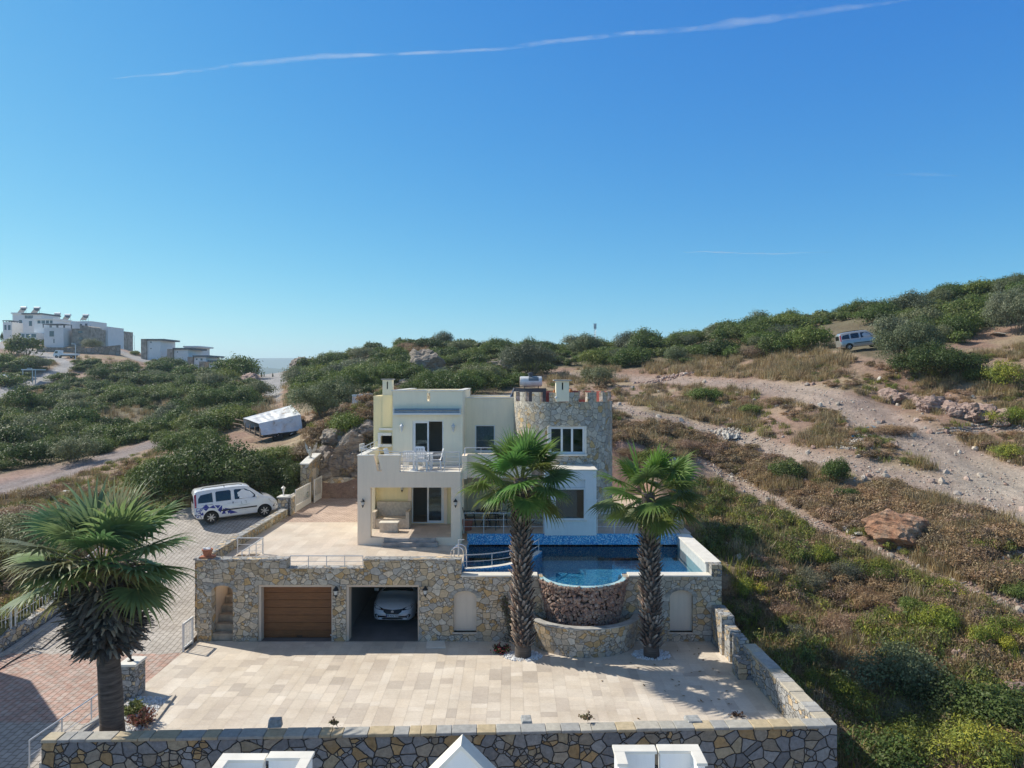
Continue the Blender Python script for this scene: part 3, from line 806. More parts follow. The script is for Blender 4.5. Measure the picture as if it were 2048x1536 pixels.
# stair inside the arch
mb = MB(); ns = 10
for i in range(ns):
    y = FY+0.12+0.30*i; z = TZ*(i+1)/ns
    mb.box(-11.5, -10.68, y, y+0.34 if i < ns-1 else y+0.6, 0.0, z-0.035); mb.box(-11.5, -10.68, y-0.03, y+0.30, z-0.032, z)
mb.build('stair', plain('stair_stone', (0.45,0.37,0.28), 0.7, 0, 0.15, 5), gar)
mb = MB(); mb.box(-11.7, -11.52, FY+0.42, 31.0, 0, 2.42); mb.box(-10.67, -10.5, FY+0.42, 31.0, 0, 2.42)
mb.build('stair_wall', M['trim'], gar)
# pool block: side wall, coping
mb = MB()
mb.box(7.66, 8.10, 27.65, 33.4, -1.5, 2.86)
mb.box(7.62, 8.08, 33.4, 40.0, -0.5, 3.35)
mb.build('pool_side_wall', M['stone'], gar)
mb = MB(); mb.box(7.64, 8.03, FY+0.0, 27.62, 2.475, 2.93)
mb.build('corner_block', M['stone_grey'], gar)

# ---- pool
pool = thing('swimming_pool', 'blue mosaic infinity pool with a rounded overflow lip beside the house', 'pool', (3, 30, 2.4))
t = NT('blue_mosaic'); uv = t.uvc()
ch = t.n('TexVoronoi', {'Vector': uv, 'Scale': 24.0, 'Randomness': 0.0}, voronoi_dimensions='2D', distance='CHEBYCHEV')
r_ = t.n('SeparateColor', {0: ch.outputs['Color']})
c = t.ramp(r_.outputs[0], [(0, (0.03,0.22,0.56)), (0.25, (0.06,0.36,0.70)), (0.5, (0.12,0.48,0.78)), (0.72, (0.25,0.56,0.80)), (0.86, (0.50,0.74,0.86))], 'CONSTANT')
c = t.mix(t.math('GREATER_THAN', ch.outputs['Distance'], 0.47), c, (0.30,0.42,0.52))
t.fin(c, 0.25); M['mosaic'] = t.mat
t = NT('pale_mosaic'); uv = t.uvc(); ch = t.n('TexVoronoi', {'Vector': uv, 'Scale': 24.0, 'Randomness': 0.0}, voronoi_dimensions='2D')
t.fin(t.ramp(t.n('SeparateColor', {0: ch.outputs['Color']}).outputs[0], [(0, (0.32,0.55,0.62)), (0.4, (0.45,0.66,0.70)), (0.75, (0.62,0.76,0.76))], 'CONSTANT'), 0.3); M['mosaic_pale'] = t.mat
WZ = 2.42
BCX, BCY, BRX, BRY = 2.72, 27.75, 1.62, 1.72     # bulge
bul = [(BCX+(BRX-0.06)*math.cos(R(a)), BCY+(BRY-0.06)*math.sin(R(a))) for a in np.linspace(180, 360, 25)]
x0, x1, y0, y1 = -1.95, 7.66, 27.7, 32.45
outl = [(x0,y0)] + bul + [(x1,y0),(x1,y1),(x0,y1)]
mb = MB(); fl = 1.75
n = len(outl)
outb = [(BCX+(p[0]-BCX)*0.80, BCY+(p[1]-BCY)*0.80) if 0 < i < 26 else p for i, p in enumerate(outl)]
mb.add([(p[0],p[1],fl) for p in outb]+[(p[0],p[1],WZ+0.05) for p in outl], [])
tr = tessellate_polygon([[Vector((p[0],p[1],0)) for p in outl]])
mb.f += [tuple(t_) for t_ in tr]; mb.m += [0]*len(tr)
for i in range(n):
    mb.f.append((i, (i+1)%n, n+(i+1)%n, n+i)); mb.m.append(0)
mb.build('basin', M['mosaic'], pool, recalc=False)
mb = MB(); mb.box(x0-0.1, x1+0.0, y1, y1+0.1, 1.0, 2.962); mb.box(x0-0.06, x0-0.005, y0, y1, 1.0, 2.6); mb.build('tiled_back_wall', M['mosaic'], pool)
mb = MB(); mb.box(7.55, 7.655, 27.65, y1-0.01, 1.5, 2.86); mb.build('side_lining', plain('side_lining_tile', (0.60,0.63,0.62), 0.4, 0, 0.08, 8), pool)
t = NT('pool_water')
lw = t.n('Fresnel', {'IOR': 1.333})
nb = t.noise(t.obj(), 2.2, 2, 0.5); b = t.n('Bump', {'Height': nb, 'Strength': 0.03, 'Distance': 0.05})
t.link(b.outputs[0], lw.inputs['Normal'])
tr_ = t.n('BsdfTransparent', {'Color': (0.60,0.90,0.98,1)}); gl = t.n('BsdfGlossy', {'Roughness': 0.0, 'Normal': b.outputs[0]})
mx = t.n('MixShader', {0: lw.outputs[0], 1: tr_.outputs[0], 2: gl.outputs[0]}); t.link(mx.outputs[0], t.out.inputs[0])
mb = MB(); mb.add([(p[0],p[1],WZ) for p in outl], [tuple(t_) for t_ in tr]); w_ = mb.build('water', t.mat, pool, recalc=False)
for p in w_.data.polygons:
    if p.normal.z < 0: p.flip()
for q in ((x0, BCX-BRX-0.12, FY-0.03, FY+0.47, 2.475, 2.535), (BCX+BRX+0.12, 7.635, FY-0.03, FY+0.47, 2.475, 2.535), (7.50, 8.13, 27.63, 33.4, 2.862, 2.93)):
    mb = MB(); mb.box(*q); mb.build('coping', M['white_marble'], pool, bevel=0.01)
mb = MB(); mb.arcwall(BCX, BCY, BRX+0.14, BRY+0.14, 194, 346, 2.36, 2.455, 0.20, 40)
mb.build('overflow_lip', M['mosaic_pale'], pool, smooth=False, recalc=False)
# underwater curved divider with its railing (children's corner)
def arcp(t_, z): # curve from (-1.95, 28.3) to (1.0, 30.4)
    a = Vector((-1.9, 28.35, z)); b_ = Vector((0.4, 28.55, z)); c_ = Vector((1.2, 31.2, z))
    return a*(1-t_)**2 + b_*2*t_*(1-t_) + c_*t_*t_
mb = MB(); N = 18
for i in range(N+1):
    p = arcp(i/N, 0); q = arcp(min(1, i/N+0.01), 0) - arcp(max(0, i/N-0.01), 0); q.normalize(); nn = Vector((-q.y, q.x, 0))*0.12
    for (s_, z) in ((-1,1.0),(-1,2.5),(1,2.5),(1,1.0)):
        mb.v.append((p.x+nn.x*s_, p.y+nn.y*s_, z))
for i in range(N):
    for k in range(4):
        mb.f.append((4*i+k, 4*i+(k+1)%4, 4*i+4+(k+1)%4, 4*i+4+k)); mb.m.append(1 if k == 1 else 0)
mb.build('divider', [M['mosaic'], M['white_marble']], pool)
mb = MB()
for zz, r in ((3.02,0.022),(2.76,0.012)): mb.tube([arcp(i/N, zz) for i in range(N+1)], r, 6)
for i in range(5): p = arcp(0.02+i*0.24, 0); mb.tube([(p.x,p.y,2.45),(p.x,p.y,3.02)], 0.018, 6)
tag(mb.build('curved_railing', M['rail']), 'curved low metal railing standing on the pool divider', 'railing')
# ladder
lad = thing('pool_ladder', 'polished steel pool ladder at the left end of the pool', 'ladder', (-2.05, 28.9, 2.65))
mb = MB()
for dx in (0, 0.42):
    mb = MB(); pts = [(-2.45+dx*0.2, 28.6+dx, TZ)]
    for i in range(9):
        a = math.pi*i/8; pts.append((-2.2-0.25*math.cos(a)+dx*0.2, 28.6+dx, TZ+0.42+0.22*math.sin(a)))
    pts.append((-1.93+dx*0.2, 28.6+dx, 2.0)); mb.tube(pts, 0.022, 8); mb.build('hand_rail', M['steel'], lad)
for z in (2.05, 1.75): mb = MB(); mb.box(-1.94, -1.86, 28.6, 29.02, z, z+0.03); mb.build('step', M['steel'], lad)
mb = MB(); mb.tube([(-2.12,28.3,TZ),(-2.12,28.3,TZ+1.0)], 0.03, 8); mb.tube([(-2.12,28.3,TZ+0.98),(-1.9,28.3,TZ+1.0)], 0.02, 6)
tag(mb.build('shower_post', M['rail']), 'short metal post beside the pool ladder', 'post')

# ---- lava stone overflow face and stone basin below
def rock_mesh(rad, seed, sub=2, amp=0.25, flat=(1,1,1), sharp=True):
    bm = bmesh.new(); bmesh.ops.create_icosphere(bm, subdivisions=sub, radius=1.0)
    r = random.Random(seed); off = Vector((r.random()*50, r.random()*50, r.random()*50))
    planes = [(Vector((r.gauss(0,1), r.gauss(0,1), r.gauss(0,1))).normalized(), 0.55+0.35*r.random()) for _ in range(9)] if sharp else []
    for v in bm.verts:
        n_ = v.co.normalized(); k = 1+amp*(noise.noise(n_*1.7+off)*1.2+noise.noise(n_*4+off)*0.5)
        p = n_*k
        for pn, pd in planes:
            e = p.dot(pn)-pd
            if e > 0: p -= pn*e*0.9
        v.co = Vector((p.x*flat[0], p.y*flat[1], p.z*flat[2]))*rad
    vs = [v.co.copy() for v in bm.verts]; fs = [tuple(v.index for v in f.verts) for f in bm.faces]
    bm.free(); return vs, fs
t = NT('lava_stone'); ca = t.n('Attribute', attribute_name='tcol').outputs['Color']
c = t.mix(1.0, ca, t.ramp(t.noise(t.obj(), 25, 5, 0.7), [(0.3,(0.6,)*3),(0.7,(1.25,)*3)]), 'MULTIPLY'); t.bump(t.noise(t.obj(), 40, 4, 0.7), 0.6, 0.02); t.fin(c, 0.95); M['lava'] = t.mat
def pile(name, spots, rocks, mat, pal, parent=None, seed=0):
    r = random.Random(seed); vs = []; fs = []; cs = []
    for p, sc in spots:
        rv, rf = r.choice(rocks); m = Euler((r.random()*6.3, r.random()*6.3, r.random()*6.3)).to_matrix(); o = len(vs)
        c = r.choice(pal); k = 0.8+0.4*r.random()
        vs += [tuple(Vector(p)+m@v*sc) for v in rv]; fs += [tuple(o+i for i in f) for f in rf]; cs += [(c[0]*k,c[1]*k,c[2]*k,1)]*len(rv)
    me = bpy.data.meshes.new(name); me.from_pydata(vs, [], fs); me.materials.append(mat)
    a_ = me.color_attributes.new('tcol', 'FLOAT_COLOR', 'POINT'); a_.data.foreach_set('color', np.array(cs, np.float32).ravel())
    o = bpy.data.objects.new(name, me); col.objects.link(o)
    if parent: o.parent = parent; o.matrix_parent_inverse = parent.matrix_basis.inverted()
    return o
fo = thing('fountain', 'half round overflow cascade of reddish lava rocks above a curved stone catch basin', 'fountain', (BCX, 26.5, 0))
mb = MB(); mb.arcwall(BCX, BCY, BRX+0.02, BRY+0.02, 180, 360, 0.3, 2.40, 0.2, 36, rx0=BRX-0.35, ry0=BRY-0.35); mb.build('core_wall', plain('core_stone', (0.16,0.11,0.09), 0.95, 0, 0.3, 12), fo, recalc=False)
rocks = [rock_mesh(1.0, i, 1, 0.35, (1,0.85,0.75)) for i in range(8)]
r = random.Random(4); spots = []
for k in range(2200):
    a = R(178+184*r.random()); zz = 0.5+1.93*r.random(); f_ = (zz-0.3)/2.1
    rx = BRX-0.30+0.42*f_; ry = BRY-0.30+0.42*f_; s_ = r.choice([0.05,0.06,0.07,0.08,0.10])
    spots.append(((BCX+(rx+0.02)*math.cos(a), BCY+(ry+0.02)*math.sin(a), zz), s_))
for k in range(170):
    a = R(183+174*k/169); spots.append(((BCX+(BRX+0.15)*math.cos(a), BCY+(BRY+0.15)*math.sin(a), 2.36+0.05*r.random()), 0.055+0.03*r.random()))
pile('lava_rocks', spots, rocks, M['lava'], [(0.33,0.20,0.15),(0.38,0.26,0.20),(0.28,0.19,0.16),(0.42,0.32,0.26),(0.24,0.17,0.15)], fo, 2)
mb = MB(); mb.arcwall(BCX, 27.25, 2.15, 1.80, 178, 362, -0.05, 1.06, 0.24, 48, rx0=1.95, ry0=1.62)
mb.build('basin_wall', M['stone'], fo, recalc=False)
mb = MB(); mb.arcwall(BCX, 27.25, 2.17, 1.82, 178, 362, 1.06, 1.10, 0.29, 48); mb.build('basin_rim', M['concrete'], fo, recalc=False)
mb = MB(); mb.slab([[(BCX+1.85*math.cos(R(a)), 27.25+1.5*math.sin(R(a))) for a in np.linspace(180,360,24)]], 0.45, 0.5, 'xy'); mb.build('basin_floor', M['soil'], fo)

# ---- manhole slab, stray leaf
mb = MB(); Y = 26.3; p = onp = [at(852,1297,0)] if False else None
def gz(px, py, z=0.0):
    Y = (CH-z)*F/(py-HY); return Vector((X(px,Y), Y, z))
a = gz(852,1297); b = gz(892,1297); c = gz(889,1283); d = gz(854,1283)
mb.add([(p.x,p.y,0.004) for p in (a,b,c,d)]+[(p.x,p.y,0.03) for p in (a,b,c,d)], [(0,3,2,1),(4,5,6,7),(0,1,5,4),(1,2,6,5),(2,3,7,6),(3,0,4,7)])
tag(mb.build('manhole_cover', M['white_marble'], bevel=0.008), 'square pale concrete slab cover on the court beside the open garage', 'manhole cover')

# ---- left terrace wall, gate, big pillar, retaining wall
tw = thing('stone_wall', 'honey coloured stone wall between the driveway and the upper terrace', 'wall', (-12.2, 33, 0))
mb = MB(); mb.box(-12.32, -12.06, 27.62, 38.2, -0.5, 3.0); mb.build('wall_body', M['stone_buff'], tw)
mb = MB(); mb.box(-12.40, -12.02, 27.64, 38.2, 3.0, 3.06); mb.build('coping', M['stone_grey'], tw, bevel=0.01)
bp = thing('stone_pillar', 'tall stone pillar with sloping top carrying a bird statue beside the gate', 'pillar', (-12.2, 43, 0))
mb = MB(); mb.slab([[(42.0,1.5),(44.6,1.5),(44.6,5.3),(43.2,5.15),(42.0,4.95)]], -12.5, -12.0, 'yz'); mb.build('pillar_body', M['stone_buff'], bp)
mb = MB(); mb.slab([[(41.98,4.95),(43.2,5.15),(44.62,5.3),(44.62,5.36),(43.2,5.22),(41.98,5.02)]], -12.54, -11.97, 'yz'); mb.build('pillar_cap', M['white_marble'], bp)
mb = MB(); mb.box(-12.02, -11.98, 42.8, 43.5, 3.3, 4.6); mb.build('niche_recess', M['travertine'], bp)
mb = MB(); mb.box(-12.0, -6.5, 44.05, 44.5, 1.5, 3.9)
tag(mb.build('stone_wall', M['stone']), 'rough rubble retaining wall behind the brick yard, below the big rocks', 'wall')
gp = thing('stone_pillar', 'short stone gate post with a small white lantern by the white van', 'pillar', (-12.25, 38.5, 2.4))
mb = MB(); mb.box(-12.60, -11.90, 38.25, 38.9, 2.2, 3.62); mb.build('pillar_body', M['stone_grey'], gp)
mb = MB(); mb.box(-12.65, -11.85, 38.2, 38.95, 3.62, 3.69); mb.build('pillar_cap', M['white_marble'], gp, bevel=0.01)
def railing(name, p0, p1, h, posts, rails, mat, label, rr=0.02, pr=0.018, cat='railing', group=None, bal=0, bh=0.1):
    t = thing(name, label, cat, ((p0[0]+p1[0])/2, (p0[1]+p1[1])/2, min(p0[2], p1[2])), 0, group)
    p0 = Vector(p0); p1 = Vector(p1)
    mb = MB(); mb.tube([p0+Vector((0,0,h)), p1+Vector((0,0,h))], rr, 6); mb.build('top_rail', mat, t)
    mb = MB()
    for k in range(1, rails+1): mb.tube([p0+Vector((0,0,h*k/(rails+1))), p1+Vector((0,0,h*k/(rails+1)))], rr*0.5, 5)
    if rails: mb.build('mid_rails', mat, t)
    for k in range(posts):
        q = p0+(p1-p0)*(k/(posts-1)); mb = MB(); mb.tube([q, q+Vector((0,0,h))], pr, 6); mb.build('post', mat, t)
    if bal:
        mb = MB()
        for k in range(bal):
            q = p0+(p1-p0)*((k+0.5)/bal); mb.tube([q+Vector((0,0,bh)), q+Vector((0,0,h))], 0.009, 4)
        mb.build('balusters', mat, t)
    return t
def gate(y0, y1, x, z0, h, label):
    t = thing('metal_gate', label, 'gate', (x, (y0+y1)/2, z0))
    mb = MB()
    mb.box(x-0.03, x+0.03, y0, y0+0.07, z0, z0+h); mb.box(x-0.03, x+0.03, y1-0.07, y1, z0, z0+h)
    mb.box(x-0.025, x+0.025, y0+0.07, y1-0.07, z0+h-0.08, z0+h-0.01); mb.box(x-0.025, x+0.025, y0+0.07, y1-0.07, z0+0.08, z0+0.15); mb.box(x-0.025, x+0.025, y0+0.07, y1-0.07, z0+0.36, z0+0.42)
    mb.build('gate_frame', M['rail_white'], t)
    mb = MB(); n = int((y1-y0)/0.13)
    for i in range(1, n): y = y0+(y1-y0)*i/n; mb.tube([(x,y,z0+0.42),(x,y,z0+h-0.08)], 0.011, 4)
    mb.build('bars', M['rail_white'], t)
    mb = MB(); mb.box(x-0.012, x+0.012, y0+0.07, y1-0.07, z0+0.15, z0+0.36); mb.build('kick_panel', M['rail_white'], t)
    return t
gate(38.25, 39.15, -12.0, TZ-0.05, 1.15, 'small white metal gate leaf next to the short gate post')
gate(39.25, 42.2, -11.95, TZ-0.05, 1.30, 'wide white metal sliding gate between the two stone pillars')
gate(42.25, 43.9, -11.75, TZ-0.05, 1.45, 'tall white gate leaf folded in front of the big stone pillar')
# bird statue
mb = MB(); bx, by, bz = -12.25, 43.2, 5.2
mb.lathe((bx,by,bz), [(0.14,0),(0.12,0.05),(0.05,0.08)], 10)
prof_ = [((0,0,0.08),0.05),((0,0,0.2),0.09),((0.0,-0.02,0.36),0.13),((0.02,-0.06,0.52),0.10),((0.03,-0.10,0.62),0.06),((0.03,-0.17,0.66),0.055),((0.03,-0.26,0.63),0.012)]
mb.tube([(bx+p[0][0], by+p[0][1], bz+p[0][2]) for p in prof_], [p[1] for p in prof_], 10)
for s_ in (-1, 1):
    w = [(bx+s_*0.08,by,bz+0.42),(bx+s_*0.22,by+0.05,bz+0.75),(bx+s_*0.38,by+0.12,bz+0.98),(bx+s_*0.34,by+0.14,bz+0.62),(bx+s_*0.2,by+0.1,bz+0.3)]
    mb.add(w+[(p[0],p[1]+0.04,p[2]) for p in w], [(0,1,2,3,4),(9,8,7,6,5)]+[(i,(i+1)%5,5+(i+1)%5,5+i) for i in range(5)])
tag(mb.build('bird_statue', plain('statue_stone', (0.52,0.50,0.46), 0.7, 0, 0.3, 14), smooth=True), 'pale stone bird statue with raised wings on the tall pillar', 'statue')

# ---- driveway left: low wall with ornate white railing
ys = [24.2, 26.0, 28.0, 30.5, 33.0]
lw_ = thing('stone_wall', 'low grey stone wall carrying a white railing along the left side of the driveway', 'wall', (-18.8, 28.5, 0))
mb = MB()
for (ya, yb) in zip(ys[:-1], ys[1:]):
    xa, xb = float(drive_left(ya))-0.1, float(drive_left(yb))-0.1; za = float(drive_z(ya)); zb = float(drive_z(yb))
    vs = []
    for (x_, y_, z_) in ((xa,ya,za),(xb,yb,zb)):
        vs += [(x_-0.35,y_,z_-0.6),(x_,y_,z_-0.6),(x_,y_,z_+0.55),(x_-0.35,y_,z_+0.55)]
    mb.add(vs, [(0,1,2,3),(7,6,5,4),(0,4,5,1),(1,5,6,2),(2,6,7,3),(3,7,4,0)])
mb.build('wall_body', M['stone_grey'], lw_)
k = 0
LB = ['white ornate railing nearest the left edge of the picture', 'white ornate railing on the low wall behind the left palm crown', 'far white railing at the top end of the low driveway wall']
for (ya, yb) in ((24.3,26.7),(26.9,30.1),(30.3,32.9)):
    f = lambda y: (float(drive_left(y))-0.28, y, float(drive_z(y))+0.56)
    rl = railing('ornate_railing', f(ya), f(yb), 0.85, 2, 1, M['rail_white'], LB[k], 0.022, 0.03, bal=20); k += 1
    p0, p1 = Vector(f(ya)), Vector(f(yb))
    for i in range(0, 20, 3):
        q = p0+(p1-p0)*((i+0.5)/20); mb = MB(); mb.lathe((q.x,q.y,q.z), [(0.01,0.25),(0.035,0.30),(0.012,0.36),(0.012,0.44),(0.035,0.50),(0.01,0.55)], 6); mb.build('scroll', M['rail_white'], rl)
mb = MB()
for (ya, yb) in zip([14,18,22]+ys[:-1], [18,22]+ys):
    xa, xb = float(drive_left(ya))+0.25, float(drive_left(yb))+0.25; za = float(drive_z(ya)); zb = float(drive_z(yb))
    vs = []
    for (x_, y_, z_) in ((xa,ya,za),(xb,yb,zb)):
        vs += [(x_-0.22,y_,z_-0.05),(x_,y_,z_-0.05),(x_,y_,z_+0.10),(x_-0.22,y_,z_+0.10)]
    mb.add(vs, [(0,1,2,3),(7,6,5,4),(0,4,5,1),(1,5,6,2),(2,6,7,3),(3,7,4,0)])
struct(mb.build('kerb', M['concrete']), 'concrete kerb along the left of the driveway', 'kerb')
# cable lying on the driveway
mb = MB(); pts_ = []
for (px, py) in ((-30,1360),(20,1325),(65,1298),(82,1299),(110,1275),(143,1244),(180,1252)):
    z = 0.1
    for _ in range(12):
        Y = (CH-z)*F/(py-HY); z = float(drive_z(Y))
    pts_.append((X(px,Y), Y, z+0.012))
mb.tube(pts_, 0.022, 6); tag(mb.build('cable', M['black_metal']), 'dark cable lying across the driveway pavers at the left', 'cable')
# left court pillar with lantern, kerb railing, pebble bed
cp_ = thing('stone_pillar', 'short white stone pillar with a black lantern behind the left palm trunk', 'pillar', (-12.0, 22.6, 0))
mb = MB(); mb.box(-12.35, -11.82, 22.3, 22.95, -0.4, 1.02); mb.build('pillar_body', M['stone_grey'], cp_, bevel=0.03)
mb = MB(); mb.box(-12.38, -11.79, 22.27, 22.98, 1.02, 1.10); mb.build('pillar_cap', M['white_marble'], cp_, bevel=0.02)
struct((lambda m: m.build('court_kerb', M['concrete']))(MB().box(-12.24, -12.11, 18.4, 22.25, -0.7, 0.12)), 'low kerb between driveway and court', 'kerb')
railing('railing', (-12.9,19.0,-0.45), (-12.3,22.2,-0.2), 0.85, 4, 1, M['rail'], 'thin pale railing on the kerb left of the big palm trunk', 0.02, 0.02)
pb = gz(300,1400); pal_w = [(0.78,0.78,0.78),(0.70,0.70,0.70),(0.82,0.81,0.78)]
prock = [rock_mesh(1.0, 40+i, 1, 0.15, (1,0.8,0.6), False) for i in range(4)]
def inb(poly, n, z, s0, s1, seed):
    r = random.Random(seed); xs = [p[0] for p in poly]; ysb = [p[1] for p in poly]; out = []
    while len(out) < n:
        x, y = r.uniform(min(xs), max(xs)), r.uniform(min(ysb), max(ysb))
        if inpoly(np.array(x), np.array(y), poly): out.append(((x,y,z), r.uniform(s0, s1)))
    return out
tp = NT('pebble_stone'); ca = tp.n('Attribute', attribute_name='tcol').outputs['Color']; tp.fin(ca, 0.6); M['peb'] = tp.mat
bed = [tuple(gz(*p)[:2]) for p in ((265,1395),(341,1396),(325,1412),(300,1455),(240,1470),(205,1460))]
tag(pile('white_pebbles', inb(bed, 900, 0.02, 0.03, 0.055, 1), prock, M['peb'], pal_w, seed=1), None, None, kind='stuff')['label'] = 'triangular bed of white pebbles at the foot of the left palm'
mb = MB(); q = gz(341,1395), gz(352,1392), gz(300,1462), gz(288,1462)
mb.add([(p.x,p.y,0.003) for p in q]+[(p.x,p.y,0.06) for p in q], [(0,3,2,1),(4,5,6,7),(0,1,5,4),(1,2,6,5),(2,3,7,6),(3,0,4,7)]); struct(mb.build('bed_edging', M['travertine']), 'stone edging of the pebble bed', 'kerb')
for (cxp, cyp, lab, sd_) in ((1045,1312,'ring of white pebbles around the foot of the middle palm',3),(1303,1310,'ring of white pebbles around the foot of the right palm',4)):
    c_ = gz(cxp, cyp); ps = [(c_.x+0.72*math.cos(a), c_.y+0.52*math.sin(a)) for a in np.linspace(0, 2*math.pi, 16)[:-1]]
    tag(pile('white_pebbles', inb(ps, 420, 0.02, 0.025, 0.05, sd_), prock, M['peb'], pal_w, seed=sd_), lab, 'pebbles', kind='stuff')
# terrace railings
railing('railing', (-8.55,27.42,2.80), (-5.75,27.42,2.80), 0.42, 5, 1, M['rail'], 'short grey railing in the gap of the garage parapet', 0.018, 0.015)
railing('railing', (-10.52,27.7,2.5), (-10.52,30.0,2.5), 0.82, 4, 2, M['rail_white'], 'white railing beside the stair opening on the terrace', 0.025, 0.02)
railing('railing', (-11.6,30.05,2.5), (-10.52,30.05,2.5), 0.82, 2, 2, M['rail_white'], 'white railing closing the far end of the stair opening', 0.025, 0.02)
railing('railing', (-2.2,32.52,2.97), (1.44,32.52,2.97), 0.93, 5, 2, M['rail'], 'long grey railing behind the pool in front of the dining patio', 0.022, 0.018)
railing('railing', (3.9,32.52,2.97), (7.0,32.52,2.97), 0.93, 5, 2, M['rail'], 'grey railing behind the pool to the right of the window bay', 0.022, 0.018)
# flower pot with stones on the garage corner
fp = thing('flower_pot', 'terracotta pot of white stones on the left corner of the garage wall', 'flower pot', (-11.85, 27.42, 3.15))
p_ = at(415, 1112, 27.42)
mb = MB(); mb.box(p_.x-0.27, p_.x+0.27, 27.25, 27.6, 3.15, 3.22); mb.build('brick_base', M['terracotta'], fp, bevel=0.02)
mb = MB(); mb.lathe((p_.x, 27.42, 3.22), [(0.13,0),(0.19,0.22),(0.21,0.22),(0.21,0.27),(0.17,0.27),(0.15,0.2)], 16); mb.build('pot', M['terracotta'], fp)
pile('stones', [((p_.x+random.uniform(-0.12,0.12), 27.42+random.uniform(-0.1,0.1), 3.50), 0.06) for _ in range(14)], prock, M['peb'], pal_w, fp, 5)
# ================================================================ HOUSE
hs_ = thing('house', 'cream two storey villa with flat roofs and a round crenellated stone tower', 'house', (-1, 36, 2.65))
MY = 34.5; BY = 36.6; PF = 31.6
# --- main upper block with the balcony door
mb = MB()
mb.slab([rc(-5.8,-2.4,5.88,9.44), rc(-4.84,-3.33,5.98,8.02), rc(-4.12,-3.98,8.95,9.36)], MY, MY+0.25, 'xz')
mb.box(-5.8,-5.55,MY+0.25,41.0,5.88,9.44); mb.box(-2.65,-2.4,MY+0.25,41.0,5.88,9.44); mb.box(-5.55,-2.65,40.75,41.0,5.88,9.44)
mb.box(-5.55,-2.65,MY+0.25,40.75,8.75,8.85)
mb.build('wall', M['cream'], hs_)
mb = MB(); mb.box(-5.86,-4.14,MY-0.05,MY+0.3,9.44,9.49); mb.box(-3.96,-2.36,MY-0.05,MY+0.3,9.44,9.49); mb.box(-5.86,-5.5,MY+0.3,41.05,9.44,9.49); mb.box(-2.7,-2.36,MY+0.3,41.05,9.44,9.49)
mb.build('roof_coping', M['white_marble'], hs_)
mb = MB(); mb.tube([(-4.05,MY+0.6,8.8),(-4.05,MY+0.6,9.45)], 0.07, 10); mb.box(-4.15,-3.95,MY+0.5,MY+0.7,9.1,9.2); mb.build('roof_vent', M['concrete'], hs_)
# --- middle block (two storeys, set back)
W1 = (X(950,BY), X(990,BY), Z(903,BY), Z(850,BY))
mb = MB()
mb.slab([rc(-2.4,0.3,2.97,9.03), rc(*W1)], BY, BY+0.25, 'xz')
mb.box(-2.4,0.3,BY+0.25,41.0,8.55,8.62)
mb.box(-2.4,0.9,40.75,41.0,2.9,9.03)
mb.build('wall', M['cream'], hs_)
mb = MB(); mb.box(-2.36,0.3,BY-0.05,BY+0.3,9.03,9.09); mb.box(-2.36,0.3,40.7,41.05,9.03,9.09); mb.build('roof_coping', M['white_marble'], hs_)
# --- lower storey: porch rear wall and sides
D1 = (X(823,MY), X(888,MY), 3.02, 5.25)
mb = MB(); mb.slab([rc(-6.6,-2.4,2.99,5.6), rc(*D1)], MY+0.02, MY+0.25, 'xz'); mb.box(-6.6,-6.35,MY+0.25,41.0,2.6,5.88); mb.box(-6.35,-2.4,40.75,41,2.6,5.88)
mb.build('wall', M['yellow'], hs_)
mb = MB(); mb.box(-2.62,-2.3,MY-0.6,BY,2.66,5.6); mb.build('wall', M['cream'], hs_)
mb = MB(); mb.box(-2.62,-2.27,PF+0.28,PF+0.8,2.66,5.6); mb.build('porch_pillar', M['cream'], hs_)
# dark rooms behind the openings
mb = MB(); mb.box(-5.3,-2.7,MY+2.2,MY+2.4,3.0,8.6); mb.box(-6.3,-2.6,MY+0.3,MY+2.4,5.62,5.9); mb.box(-6.3,-2.6,MY+0.3,MY+2.4,2.9,3.0); mb.box(-2.3,0.7,BY+1.8,BY+1.9,5.9,8.5)
mb.build('interior_wall', M['room'], hs_)
# --- porch frame and balcony parapet (beige)
XL, XR = X(715,PF), X(921,PF); OL, OR = X(741,PF), X(902,PF)
zt = Z(975,PF); zb = 2.99; PT = Z(912,PF); FL = 5.88
slotL, slotR = X(752,PF), X(763,PF); cut = X(799.5,PF)
mb = MB()
mb.slab([[(XL,2.62),(XR,2.62),(XR,FL),(cut,FL),(cut,PT),(slotL+0.07+0.0,PT),(slotR+0.02,FL+0.05),(slotL+0.06,FL+0.05),(slotL-0.10,PT),(XL,PT)],
         [(OL,zb),(OL,zt),(OR,zt),(OR,zb)]], PF, PF+0.28, 'xz')
mb.build('porch_front', M['taupe'], hs_)
mb = MB(); mb.box(XL,XL+0.28,PF+0.28,MY+3.5,FL,PT); mb.box(XL,XL+0.28,PF+0.28,MY+3.5,zt,FL); mb.box(XL,XL+0.28,MY-0.35,MY+0.6,2.6,zt)
mb.build('porch_side', M['yellow_pale'], hs_)
mb = MB(); mb.box(XL+0.28,-2.27,PF+0.28,MY,5.6,FL-0.02); mb.box(XL+0.28,-5.8,MY,MY+3.5,5.6,FL-0.02); mb.build('balcony_slab', M['yellow_pale'], hs_)
mb = MB(); mb.box(XL+0.28,XR,PF+0.28,MY,FL-0.02,FL); mb.box(XL+0.28,-5.8,MY,MY+3.5,FL-0.02,FL); mb.build('balcony_floor', plain('balcony_tile', (0.70,0.66,0.60), 0.5, 0, 0.05, 3), hs_)
